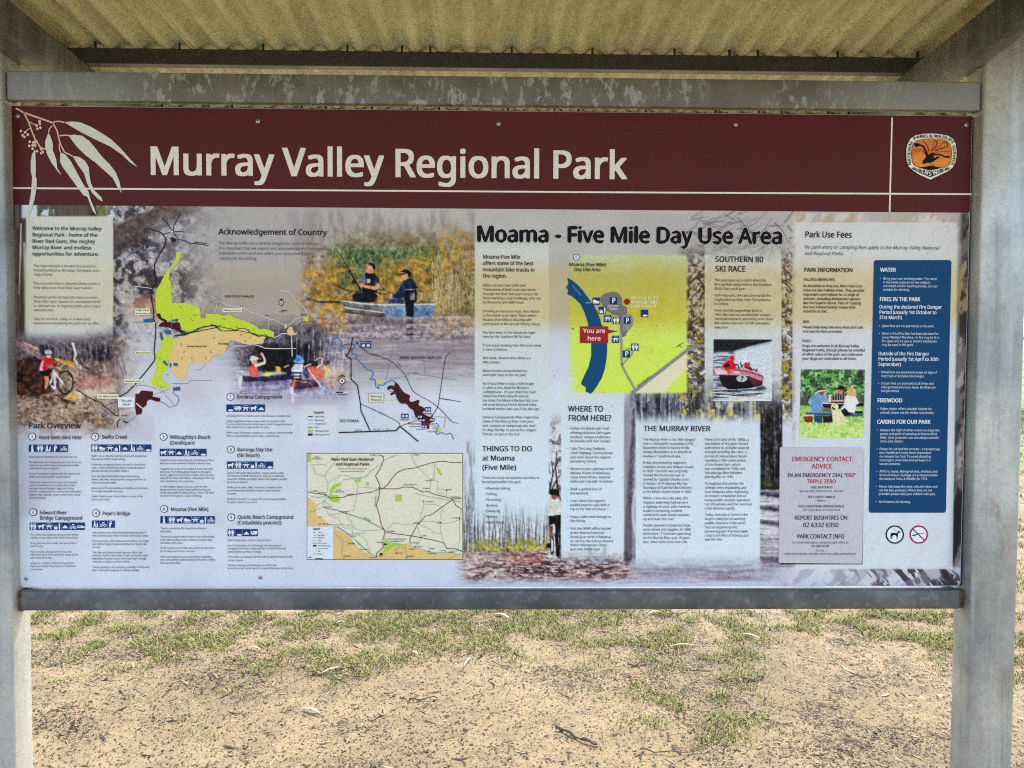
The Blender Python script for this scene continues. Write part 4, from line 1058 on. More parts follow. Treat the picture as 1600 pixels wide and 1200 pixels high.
# ---- headline and headings
A = Art(-0.0022)
for ox, oy in ((-.9, -.9), (.9, .9), (-.9, .9), (.9, -.9)): text(A, 744 + ox, 377.6 + oy, 'Moama - Five Mile Day Use Area', 24.2, (206, 206, 210), 'T', 1222.5 + ox)
text(A, 744, 377.6, 'Moama - Five Mile Day Use Area', 24.2, BLK, 'H', 1222.5, dy=.0004)
A.build('headline', board, 'heading reading Moama - Five Mile Day Use Area')

def block(name, lines, cap, col, w='r', parent=board, italic=0.0, label=None, y=-0.0022, align='l'):
    A = Art(y)
    for x0, x1, yb, s in lines: text(A, x0, yb, s, cap, col, w, x1, italic=italic)
    o = A.build(name, parent)
    if label: o['label'] = label
    return o
def para(x0, ys, rows): return [(x0 if len(r) == 2 else r[2], r[0], y, r[1]) for y, r in zip(ys, rows)]

block('heading', [(342, 511, 366.3, 'Acknowledgement of Country')], 8.6, BLK, 'b', label='heading reading Acknowledgement of Country')
block('paragraph', [(342, 499, 381.8, 'The Murray Valley has a diverse Indigenous cultural heritage.'), (342, 507, 389.8, 'It is important that we respect and acknowledge the traditional'), (342, 492, 397.6, 'custodians of the land and elders past and present whose'), (342, 402, 405.6, 'country we are visiting.')], 4.3, (96, 96, 108), 'r', italic=.2)
block('heading', [(1257, 1330.5, 371, 'Park Use Fees')], 9.2, BLK, 'b', label='heading reading Park Use Fees')
block('paragraph', [(1256, 1467, 388.6, 'No park entry or camping fees apply in the Murray Valley National'), (1256, 1318, 398.6, 'and Regional Parks.')], 5.3, (78, 78, 88), 'r', italic=.2)

block('paragraph', para(51, (359.5, 369.5, 379.6, 389.3, 399.2), [(159, 'Welcome to the Murray Valley'), (153, 'Regional Park - home of the'), (149, 'River Red Gum, the mighty'), (143.5, 'Murray River and endless'), (155.5, 'opportunities for adventure.')]), 5.5, (52, 54, 58), 'b')
block('paragraph', para(53, (417.2, 424, 430.6, 444.6, 451.4, 466, 472.7, 479.6, 486.2, 500, 506.6), [(152, 'The regional park is divided into precincts,'), (155, 'including Moama, Barooga, Deniliquin and'), (83, 'Gulpa Island.'), (157, 'The common theme between these parks is'), (145, 'their distinctive River Red Gum habitat.'), (154.5, 'Regional parks are typically close to towns.'), (157.5, 'They offer open spaces for recreational and/'), (158, 'or cultural use. In regional parks, your dog is'), (85, 'welcome too.'), (141, 'Stay for an hour, a day or a week and'), (157, 'experience everything the park has to offer.')]), 3.7, (88, 90, 98))

block('paragraph', para(754.5, (404.2, 414, 424, 433.8), [(813, 'Moama Five Mile'), (833.5, 'offers some of the best'), (835.5, 'mountain bike tracks in'), (792, 'the region.')]), 5.9, (40, 38, 44), 'b')
block('paragraph', para(754, (447.5, 454.2, 461, 467.5, 474, 488, 494.5, 501.2, 507.8, 521.2, 527.8, 541.2, 547.8, 561, 567.6, 581, 587.5, 601, 607.5, 614, 620.6, 627.2, 633.9, 640.5, 653.5, 660, 666.8, 673.4, 680), [
    (822, 'Riders can test their skills over'), (837, '7 kilometres of built track that winds'), (841, 'through the River Red Gum Forest. For'), (845, 'those wanting a real challenge, why not'), (819, 'try the pump and skills track.'),
    (843, 'If fishing is more your style, then March'), (837, "is the month to be here. That's when"), (831, 'Moama (Five Mile) is buzzing with'), (845, 'participants in the annual fishing classic.'),
    (836, 'The best seats in the house are right'), (830, 'here for the Southern 80 Ski Race.'), (845, 'If you enjoy boating then the boat ramp'), (793, 'is sure to beckon.'), (829, 'Mid-week, Moama (Five Mile) is a'), (782, 'little quieter.'), (824, 'Motor homes are permitted for'), (823, 'overnight stays in the car park.'),
    (835, "But if you'd like to stay a little longer"), (826, 'or pitch a tent, head for Benarca'), (838, "Campground - it's just down the road."), (826, 'Follow the Perricoota Rd west (it'), (841, 'becomes the Moama Bartam Rd), turn'), (838, 'left onto Benarca Forest Rd and a few'), (844, "hundred metres later you'll see the sign."),
    (842, 'Benarca Campground offers impressive'), (834, 'views of the Murray River from your'), (836, 'tent, caravan or campervan site. And'), (838, "it's dog friendly, so you're four-legged"), (812, 'friends can join in the fun!')]), 3.8, INK)
block('heading', [(753.5, 831.5, 704.8, 'THINGS TO DO'), (753.5, 804.5, 719.4, 'at Moama'), (753.5, 806.5, 734, '(Five Mile)')], 7.9, BLK, 'b', label='heading reading THINGS TO DO at Moama (Five Mile)')
block('paragraph', [(753, 843, 748, 'There are many recreational activities to'), (753, 814.5, 754.6, 'be enjoyed within the park:')] + para(757, (764.6, 773.5, 782.4, 791.2, 800, 808.8, 817.6), [(797, '- Mountain biking'), (776, '- Fishing'), (783, '- Picnicking'), (777.5, '- Boating'), (781.5, '- Canoeing'), (777.5, '- Walking'), (787.5, '- Water skiing')]), 3.8, INK)
block('heading', [(887.5, 942.5, 643, 'WHERE TO'), (887.5, 955, 657.4, 'FROM HERE?')], 8.8, BLK, 'b', label='heading reading WHERE TO FROM HERE?')
rows = para(891, (671, 677.8, 684.4, 690.8, 702.6, 709.3, 716, 722.4, 734, 740.8, 747.2, 753.7, 765.8, 772.3, 784, 790.6, 797, 809, 815.4, 827.3, 834, 840.5, 847, 853.2, 859.6), [
    (954, 'Follow the Backroads Trail -'), (954, 'offering delicious farm gate'), (954.5, 'produce, unique sculptures,'), (954.5, 'bushwalks and river cruises.'), (948, 'Take The Long Paddock -'), (957.5, 'Cobb Highway Touring Route'), (954, 'and learn about the regions'), (933, 'pioneering history.'), (959, 'Moama is your gateway to the'), (954, 'Millewa forests at Mathoura.'), (953, 'Enjoy forest drives, wetland'), (959, 'walks and riverside recreation.'),
    (940, 'Book a guided tour of'), (920, 'the wetlands.'), (945.5, "Learn about the region's"), (951.5, 'paddle steamer past with a'), (948, "trip to the 'Port of Echuca'."), (955, 'Enjoy a little retail therapy or'), (915, 'fine dining.'), (955, 'Visit the NPWS office located'), (944, 'at the Moama Industrial'), (954.5, 'Estate (just north of Moama)'), (958, 'or call into the Echuca Moama'), (948.5, 'Visitor Information Centre'), (938, '(just over the bridge).')])
block('paragraph', rows + [(886.5, 888.2, y, '\u2022') for y in (671, 702.6, 734, 765.8, 784, 809, 827.3)], 3.8, INK)
block('heading', [(1117, 1192.5, 409.3, 'SOUTHERN 80'), (1117, 1165, 424.3, 'SKI RACE')], 8.7, BLK, 'b', label='heading reading SOUTHERN 80 SKI RACE')
block('paragraph', para(1115.8, (439.5, 446.2, 452.8, 463.2, 470, 476.5, 486.8, 493.5, 500, 506.6, 513.2), [(1197, 'The pace goes up a notch when the'), (1206, 'Murray River plays host to the Southern'), (1165, '80 Ski Race each year.'), (1204, 'Each February, the race commands the'), (1203.5, 'mighty Murray River from Torrumbarry'), (1138.5, 'to Echuca.'), (1190.5, 'From humble beginnings back in'), (1204, '1965, the race has evolved into a major'), (1207, 'international event attracting more than'), (1202.5, '400 entries and over 10,000 spectators'), (1138.5, 'every year.')]), 3.8, INK)
block('heading', [(1005.5, 1109.5, 673.4, 'THE MURRAY RIVER')], 8.2, BLK, 'b', label='heading reading THE MURRAY RIVER')
block('paragraph', para(1004.6, (688.3, 694.8, 701.3, 707.7, 714.4, 724.5, 731.2, 737.6, 744.1, 750.6, 757, 763.5, 770, 780, 786.6, 793.2, 799.7, 806.1, 812.6, 822.4, 828.9, 835.3, 841.8, 848.3), [
    (1086, 'The Murray River is the 16th longest'), (1083, 'river in the world, measuring 2,530'), (1077, 'kilometres from its source in the'), (1080, 'Snowy Mountains to its mouth at'), (1064, 'Goolwa in South Australia.'), (1072, 'It was discovered by explorers'), (1083, 'Hamilton Hume and William Hovell'), (1074.5, 'in 1824. The river was originally'), (1070, 'named the Hume but was re-'), (1076, 'named by Captain Charles Sturt'), (1074.5, 'in honour of Sir George Murray,'), (1080, 'Secretary of State for the Colonies'), (1081, 'in the British Government in 1830.'),
    (1075, 'Within a few short decades, this'), (1075, 'majestic waterway had become'), (1078.5, 'a highway of sorts, with riverboat'), (1065, 'traders connecting isolated'), (1077, 'settlements with distant markets'), (1054, 'up and down the river.'), (1079, 'Paddle steamers transported logs,'), (1079, 'wool, wheat and supplies. In 1860'), (1079, 'there were 17 steamers operating'), (1078, 'on the Murray River. Just 10 years'), (1074, 'later, there were more than 240.')]), 3.8, INK)
block('paragraph', para(1100.6, (688.3, 694.8, 701.3, 707.7, 714.4, 720.9, 727.4, 733.8, 740.3, 746.7, 757, 763.5, 770, 776.4, 782.9, 789.3, 795.8, 805.6, 812.3, 818.8, 825.3, 831.7, 838.1, 844.4), [
    (1170, 'Toward the end of the 1800s, a'), (1168.5, 'succession of dry years forced'), (1170, 'authorities to consider ways of'), (1166.5, 'drought-proofing the river. A'), (1167, 'period of consultation began'), (1165, 'resulting in the construction'), (1157, 'of the Hume Dam, which'), (1164, 'was completed in 1936, and'), (1159.5, 'Yarrawonga Weir followed'), (1146, 'shortly after in 1939.'), (1162, 'Throughout this period, the'), (1166, 'railways were expanding and'), (1170, 'road networks were improving.'), (1165.5, 'Increased competition forced'), (1172, 'many paddle steamer operators'), (1174.5, 'out of business and the riverboat'), (1149, 'trade declined rapidly.'),
    (1168, 'Today, Australia is home to the'), (1164, 'largest collection of working'), (1165.5, 'paddle steamers in the world.'), (1152, 'You can experience this'), (1168.5, 'pioneering past first hand with'), (1169.5, 'a trip to the Port of Echuca, just'), (1129, 'over the river.')]), 3.8, INK)
block('heading', [(1255.6, 1332, 424.8, 'PARK INFORMATION')], 6.3, BLK, 'b', label='heading reading PARK INFORMATION')
block('heading', [(1255, 1304, 438.8, 'FALLING BRANCHES')], 4.1, (60, 58, 66), 'b'); block('heading', [(1254, 1264.5, 504.8, 'BINS')], 4.0, (60, 58, 66), 'b'); block('heading', [(1253, 1267, 534.6, 'DOGS')], 4.0, (60, 58, 66), 'b')
block('paragraph', para(1254.6, (448.5, 455.2, 462, 468.6, 475.2, 481.7, 488.2, 513, 519.6, 542.2, 548.8, 555.3, 562), [(1347, 'As beautiful as they are, River Red Gum'), (1350, 'trees are also habitat trees. They provide'), (1342, 'important tree hollows for a range of'), (1344, 'animals, including threatened species'), (1345, 'like the Superb Parrot. Part of creating'), (1336, 'the tree hollow habitat means that'), (1292, 'branches do fall.'), (1348.5, 'Please help keep the area clean and safe', 1253.8), (1316, 'and use the bins provided.', 1253.8), (1342, 'Dogs are welcome in all Murray Valley', 1253), (1351, 'Regional Parks, though please be mindful', 1253), (1347.5, 'of other users of the park and make sure', 1253), (1338, 'your dogs are controlled at all times.', 1253)]), 3.9, (44, 42, 52), 'b')
# ---- blue rules panel
A = Art(-0.0016)
bl = []
for cx, cy, d in ((1369, 410.5, 180), (1482, 410.5, 270), (1473.5, 797, 0), (1361, 797, 90)):
    for k in range(6): t_ = math.radians(d + 18 * k); bl.append((cx + 4 * math.cos(t_), cy + 4 * math.sin(t_)))
A.poly(bl, (22, 66, 112)); rules = A.build('rules_panel', board, 'blue panel of park rules in white lettering')
W2 = (226, 234, 244)
for q in ((1374.6, 1399, 424.6, 'WATER'), (1373.6, 1437, 470.4, 'FIRES IN THE PARK'), (1370, 1409, 628.4, 'FIREWOOD'), (1369.6, 1453, 661.8, 'CARING FOR OUR PARK')): block('heading', [q], 6.0, W2, 'x', rules)
block('heading', [(1373, 1470.5, 482, 'During the declared Fire Danger'), (1373, 1462.5, 490.4, 'Period (usually 1st October to'), (1373, 1408.5, 498.5, '31st March)')], 5.3, W2, 'b', rules)
block('heading', [(1371.5, 1451, 555, 'Outside of the Fire Danger'), (1371.5, 1466, 563.4, 'Period (usually 1st April to 30th'), (1371.5, 1407, 571.8, 'September)')], 5.3, W2, 'b', rules)
rb = para(1379, (437, 442.8, 448.6, 454.4), [(1463.5, 'Bring your own drinking water. The water'), (1453, 'in the tanks adjacent to the toilets is'), (1464, 'untreated and for washing hands. It is not'), (1421, 'suitable for drinking.')]) \
   + para(1377, (511, 522.8, 528.7, 534.6, 540.4), [(1459, 'Open fires are not permitted in the park.'), (1466, 'When a Total Fire Ban has been declared for'), (1467, 'Lower Western Fire Area, no fire may be lit in'), (1463, 'the open and no gas or electric barbecues'), (1427, 'may be used in the park.')]) \
   + para(1376, (583.2, 589.2, 600.6, 606.6, 612.4), [(1463.5, 'Wood fires are permitted except on days of'), (1444, 'Very High or Extreme Fire Danger.'), (1458, 'Ensure fires are attended at all times and'), (1461, 'extinguished when you leave. Bonfires are'), (1405, 'not permitted.')]) \
   + para(1374.6, (640.3, 646.2, 673.6, 679.4, 685.2, 691), [(1455, 'Fallen timber offers valuable habitat for'), (1459, 'animals please use the timber sustainably.'), (1467, 'Respect the right of other visitors to enjoy the'), (1463.5, 'peace and quiet of camping at Moama (Five'), (1467, 'Mile). Limit generator use and always consider'), (1411, 'other park visitors.')]) \
   + para(1373.4, (703, 708.8, 714.6, 720.4, 726.2, 738, 743.8, 749.6), [(1468, 'Please do not feed the animals - it can damage'), (1454, 'their health and make them dependant'), (1454, 'on campers for food. To avoid attracting'), (1453, 'scavengers, store food and garbage in a'), (1407, 'secure container.'), (1464, 'All flora, fauna, Aboriginal sites, artefacts and'), (1464.5, 'items of historic heritage are protected under'), (1449, 'the National Parks & Wildlife Act 1974.')]) \
   + para(1372.4, (761.6, 767.4, 773.2, 785.4), [(1464, 'Please help keep the area, safe and clean and'), (1456, 'use the bins provided. Where bins are not'), (1461, 'provided please take your rubbish with you.'), (1422, 'No Firearms, No Hunting.')])
rb += [(x, x + 1.8, y, '\u2022') for x, y in ((1374, 437), (1372.5, 511), (1372.5, 522.8), (1371, 583.2), (1371, 600.6), (1370, 640.3), (1369.6, 673.6), (1369, 703), (1368.5, 738), (1367.6, 761.6), (1367, 785.4))]
block('paragraph', rb, 3.5, (206, 220, 238), 'r', rules)

# ---- emergency plate: a thin plate fixed over the print
V, F = slab([P(1219.5, 698.5), P(1347, 699.5), P(1348.5, 701), P(1345.8, 878.5), P(1344, 880), P(1217.5, 879), P(1216.2, 877.5), P(1218, 700)], -0.0045, -0.0007)
F = [f[::-1] for f in F]
plate = obj('emergency_plate', V, F, [ink_mat((184, 184, 200))], board); plate['label'] = 'grey plate of emergency contact advice'
bm = bmesh.new()
A = Art(-0.0010); A.poly([(1221, 700), (1349.6, 702.5), (1347.4, 881.8), (1219, 881.8)], (46, 42, 52)); A.build('plate_drop_shadow', board)  # drop shadow of the plate, painted as a flat dark offset shape
YP = -0.0050
def centred(rows, name, parent):
    A = Art(YP)
    for x0, x1, y, s, cap, col, w in rows: text(A, x0, y, s, cap, col, w, x1)
    return A.build(name, parent)
RED = (158, 40, 52); K2 = (38, 34, 44)
centred([(1236, 1330, 720.2, 'EMERGENCY CONTACT', 7.0, RED, 'b'), (1267, 1299, 731.5, 'ADVICE', 7.0, RED, 'b'), (1229.5, 1316, 745, 'IN AN EMERGENCY DIAL', 6.0, K2, 'b'), (1317.5, 1336, 745, '"000"', 6.0, RED, 'b'), (1260, 1305, 754.6, 'TRIPLE ZERO', 6.0, RED, 'b'), (1240, 1323, 811.4, 'REPORT BUSHFIRES ON', 6.4, K2, 'b'), (1253.5, 1309, 823, '02 6332 6350', 6.8, K2, 'b'), (1244, 1318, 840.6, 'PARK CONTACT INFO', 6.4, K2, 'b')], 'heading', plate)
centred([(1265, 1299.5, 762.6, 'THIS LOCATION IS', 3.5, K2, 'b'), (1248, 1316, 768.4, 'Murray Valley National Park - Moama', 3.6, (90, 84, 100), 'r'), (1261, 1304, 777.6, 'THE CLOSEST TOWN IS', 3.5, K2, 'b'), (1275, 1289, 783.2, 'Moama', 3.6, (90, 84, 100), 'r'), (1246, 1317.5, 792.2, 'THE CLOSEST ROAD INTERSECTION IS', 3.5, K2, 'b'), (1253.5, 1311, 797.8, 'Perricoota Road and Thyra Road', 3.6, (84, 78, 94), 'r'),
         (1237, 1324.5, 848.6, 'For more information contact the park office on', 3.5, (70, 66, 80), 'r'), (1267, 1294, 854.2, '03 5483 9100', 3.5, K2, 'b'), (1274, 1286, 861, 'Or visit', 3.5, (70, 66, 80), 'r'), (1225, 1336, 866.2, 'www.nationalparks.nsw.gov.au/murray-valley-national-park', 3.5, (70, 66, 80), 'r')], 'paragraph', plate)

# ---- two round permission signs
A = Art(-0.0016); A.disc(1397.6, 835, 14.6, (226, 240, 248)); A.ring(1397.6, 835, 14.4, 2.3, (16, 40, 54), .0003)
Sz = lambda pts: ZM(1380, 810, 20, pts)
A.poly(Sz([(220, 490), (250, 450), (300, 440), (420, 460), (450, 400), (490, 375), (500, 400), (545, 435), (480, 440), (455, 480), (440, 560), (430, 640), (405, 640), (410, 570), (380, 520), (290, 515), (270, 580), (270, 640), (240, 640), (245, 580), (225, 550), (215, 640), (200, 640), (215, 570)]), (16, 14, 20), .0004); A.line(Sz([(440, 405), (290, 315)]), .7, (90, 96, 104), .0004)
A.build('pictogram', board, 'round green-ringed pictogram of a dog on a lead')
A = Art(-0.0016); A.disc(1435, 835, 14.6, (240, 240, 244)); A.ring(1435, 835, 14.4, 2.3, (150, 32, 62), .0003); A.line(Sz([(905, 320), (1280, 680)]), 1.7, (128, 24, 48), .0005)
A.line(Sz([(905, 530), (980, 520), (1060, 480), (1160, 468), (1300, 445)]), [2.0, 1.8, 1.6, .8, .6], (24, 18, 24), .0004); A.build('pictogram', board, 'round red-ringed pictogram of a crossed-out rifle')

# ---- day-use area map
Mz = lambda pts: ZM(870, 380, 4.617, pts)
A = Art(-0.0014)
riv = [(75, 248), (110, 268), (150, 300), (190, 345), (230, 400), (265, 445), (290, 490), (308, 535), (320, 580), (338, 620), (352, 660), (362, 720), (362, 780), (358, 840), (345, 910), (325, 970), (290, 1030), (262, 1070), (245, 1087), (225, 1078), (210, 1072), (208, 1040), (180, 1022), (174, 1008), (200, 950), (230, 890), (248, 810), (248, 720), (238, 640), (222, 570), (200, 500), (170, 440), (140, 410), (110, 385), (75, 368), (82, 340), (68, 318), (84, 288)]
A.poly(Mz(riv), (18, 72, 118)); dmap = A.build('day_use_map', board, 'lime green day-use area map with a dark blue river')
A = Art(-0.0016); RG = (128, 132, 146)
A.line(Mz([(540, 1083), (640, 1005), (800, 880), (940, 772), (1055, 735)]), [5.5, 5, 5, 5, 4.5], RG)
A.line(Mz([(462, 440), (462, 600), (466, 720), (468, 880), (510, 960), (562, 1052)]), [4.6, 3.6, 3.2, 3.2, 3.2, 3.2], (138, 140, 150), .0001)
A.line(Mz([(470, 880), (500, 845), (540, 805), (548, 780), (530, 762), (505, 762), (480, 790)]), 2.2, (142, 144, 152), .0001)
A.line(Mz([(210, 432), (260, 426)]), 2, (130, 132, 140))
A.poly(Mz([(312, 392), (345, 365), (400, 350), (440, 358), (468, 392), (472, 450), (505, 460), (508, 515), (535, 515), (550, 545), (542, 600), (520, 625), (500, 650), (500, 668), (474, 676), (462, 640), (455, 525), (400, 514), (360, 485), (320, 432)]), (112, 110, 116), .0003)
A.poly(Mz([(472, 515), (536, 515), (548, 545), (540, 600), (515, 628), (474, 640)]), (134, 134, 142), .0005)
A.build('road', dmap)
A = Art(-0.0024)
A.rrect(906, 510, 950, 536, .8, (150, 38, 46)); A.poly(Mz([(368, 622), (440, 636), (368, 650)]), (150, 38, 46)); 
text(A, 911, 520, 'You are', 6.6, (240, 232, 228), 'b', 945.5, dy=.0003); text(A, 917.5, 532, 'here', 6.6, (240, 232, 228), 'b', 938.5, dy=.0003)
A.build('location_flag', dmap, 'dark red flag reading You are here')
A = Art(-0.0026); A.disc(979.4, 471.4, 4.6, (142, 34, 32)); A.build('trailhead_dot', dmap)
A = Art(-0.0026)
text(A, 889, 415.8, 'Moama (Five Mile)', 5.2, BLK, 'b', 946.5); text(A, 897, 423.6, 'Day Use Area', 5.2, BLK, 'b', 938)
for s, x1, y in (('Entrance to the', 1029, 467.8), ('mountain bike', 1026.5, 474.2), ('track network', 1025, 480.6)): text(A, 985, y, s, 5.2, (232, 226, 190), 'b', x1)
text(A, 950, 479.4, 'Cars and', 3.2, (226, 226, 226), 'b', 966); text(A, 951.5, 484.2, 'Trailers', 3.2, (226, 226, 226), 'b', 965)
text(A, 893, 447, 'Murray River', 3.6, (110, 160, 190), 'r', 914, rot=-.86); text(A, 997, 604.6, 'Perricoota Road', 3.4, (70, 70, 84), 'r', 1023, rot=.66)
A.line(Mz([(860, 750), (915, 716)]), .8, (60, 58, 50)); A.line(Mz([(875, 730), (900, 752)]), .8, (60, 58, 50))
A.line([(893, 513), (897, 514.5)], 1.2, (60, 56, 60)); A.build('map_lettering', dmap)

def number_badge(cx, cy, r, n, parent):
    A = Art(-0.0018); A.disc(cx, cy, r, (34, 34, 44)); A.disc(cx, cy, r * .82, (232, 236, 244), .0003)
    text(A, cx - r * .27, cy + r * .42, n, r * .86, (58, 58, 72), 'b', cx + r * .30, dy=.0006)
    return A.build('number_badge', parent)
number_badge(900.3, 402, 5.0, '6', dmap)

# ---- pictograms on navy squares
WI = (214, 226, 244)
def icon(A, kind, x, y, s, dy=.0004):
    q = lambda pts: [(x + a * s, y + b_ * s) for a, b_ in pts]
    A.rect(x, y, x + s, y + s, (22, 56, 112))
    po = lambda pts, c=WI: A.poly(q(pts), c, dy)
    ln = lambda pts, w, c=WI: A.line(q(pts), w * s, c, dy)
    dc = lambda cx, cy, r, c=WI: A.disc(x + cx * s, y + cy * s, r * s, c, dy, 12)
    if kind == 'info': dc(.5, .16, .12); po([(.34, .32), (.64, .32), (.64, .84), (.72, .84), (.72, .96), (.30, .96), (.30, .84), (.38, .84), (.38, .44), (.34, .44)])
    elif kind == 'toilet':
        for ox in (.27, .73): dc(ox, .16, .09); po([(ox - .16, .28), (ox + .16, .28), (ox + .17, .60), (ox + .09, .62), (ox + .08, .94), (ox - .08, .94), (ox - .09, .62), (ox - .17, .60)])
        ln([(.5, .08), (.5, .94)], .05)
    elif kind == 'walk': dc(.36, .14, .09); po([(.28, .24), (.46, .24), (.50, .56), (.56, .94), (.46, .94), (.38, .66), (.26, .94), (.16, .94), (.28, .56)]); dc(.72, .38, .08); po([(.66, .48), (.80, .48), (.82, .70), (.84, .94), (.74, .94), (.70, .76), (.66, .94), (.58, .94), (.64, .68)])
    elif kind == 'hide': po([(.12, .94), (.30, .10), (.44, .12), (.52, .94), (.40, .94), (.34, .6), (.26, .94)]); po([(.52, .9), (.76, .2), (.84, .24), (.80, .92)])
    elif kind == 'post': dc(.42, .22, .14); po([(.22, .28), (.62, .22), (.64, .52), (.44, .52), (.42, .94), (.24, .94)]); 
    elif kind == 'bike': A.ring(x + .25 * s, y + .66 * s, .2 * s, .07 * s, WI, dy, 14); A.ring(x + .75 * s, y + .66 * s, .2 * s, .07 * s, WI, dy, 14); ln([(.25, .66), (.42, .38), (.66, .38), (.5, .66), (.25, .66)], .08); ln([(.75, .66), (.64, .28)], .08); po([(.34, .24), (.62, .20), (.66, .40), (.42, .46)])
    elif kind == 'boat': po([(.04, .44), (.22, .24), (.5, .40), (.96, .52), (.90, .70), (.20, .74), (.06, .66)]); ln([(.08, .84), (.9, .84)], .06)
    elif kind == 'table': po([(.20, .12), (.80, .12), (.74, .24), (.26, .24)], (110, 170, 206)); po([(.08, .36), (.92, .36), (.92, .50), (.72, .50), (.80, .84), (.66, .84), (.60, .58), (.40, .58), (.34, .84), (.20, .84), (.28, .50), (.08, .50)])
    elif kind == 'bbq': po([(.10, .54), (.56, .54), (.54, .90), (.12, .90)]); po([(.20, .36), (.46, .36), (.46, .46), (.20, .46)], (110, 160, 200)); po([(.70, .16), (.84, .06), (.90, .40), (.86, .94), (.74, .94), (.72, .56)])
    elif kind == 'tent': po([(.10, .76), (.30, .52), (.5, .34), (.72, .52), (.90, .76)])
    elif kind == 'swim': A.disc(x + .58 * s, y + .80 * s, .36 * s, WI, dy, 16, ry=.13 * s)
    elif kind == 'dog': po([(.10, .44), (.22, .36), (.60, .38), (.72, .18), (.92, .28), (.94, .40), (.82, .46), (.80, .84), (.68, .84), (.64, .62), (.36, .62), (.34, .84), (.20, .84), (.20, .60), (.12, .60)])
    elif kind == 'van': po([(.06, .40), (.16, .26), (.88, .26), (.94, .40), (.92, .70), (.06, .70)]); po([(.20, .38), (.42, .38), (.42, .52), (.20, .52)], (22, 56, 112)); dc(.34, .74, .10); dc(.70, .74, .10)
    elif kind == 'trailer': po([(.04, .40), (.70, .40), (.96, .52), (.94, .72), (.04, .72)]); ln([(.1, .54), (.6, .54)], .07, (22, 56, 112))
def icon_row(parent, x0, x1, y0, kinds, gap=.06):
    n = len(kinds); s = (x1 - x0) / (n + (n - 1) * gap)
    A = Art(-0.0018)
    for k, kd in enumerate(kinds): icon(A, kd, x0 + k * s * (1 + gap), y0, s)
    o = A.build('pictogram_strip', parent); return o
A = Art(-0.0026)
for kd, x, y, s in (('boat', 925.6, 465, 11.6), ('bbq', 935.2, 479, 11.6), ('table', 943.6, 492, 11.4), ('toilet', 957, 494.8, 11.2), ('table', 956, 524.5, 11.2), ('toilet', 986, 536.8, 11.4), ('swim', 1001, 484, 11.4)):
    A = Art(-0.0026); icon(A, kd, x, y, s); A.build('pictogram', dmap)
for x, y, s in ((952.5, 464, 11.5), (974.4, 495.5, 10.6), (973, 547.5, 11)):
    A = Art(-0.0026); A.rect(x, y, x + s, y + s, (24, 50, 92)); text(A, x + s * .28, y + s * .86, 'P', s * .74, (236, 240, 246), 'x', x + s * .78, dy=.0004); A.build('pictogram', dmap)

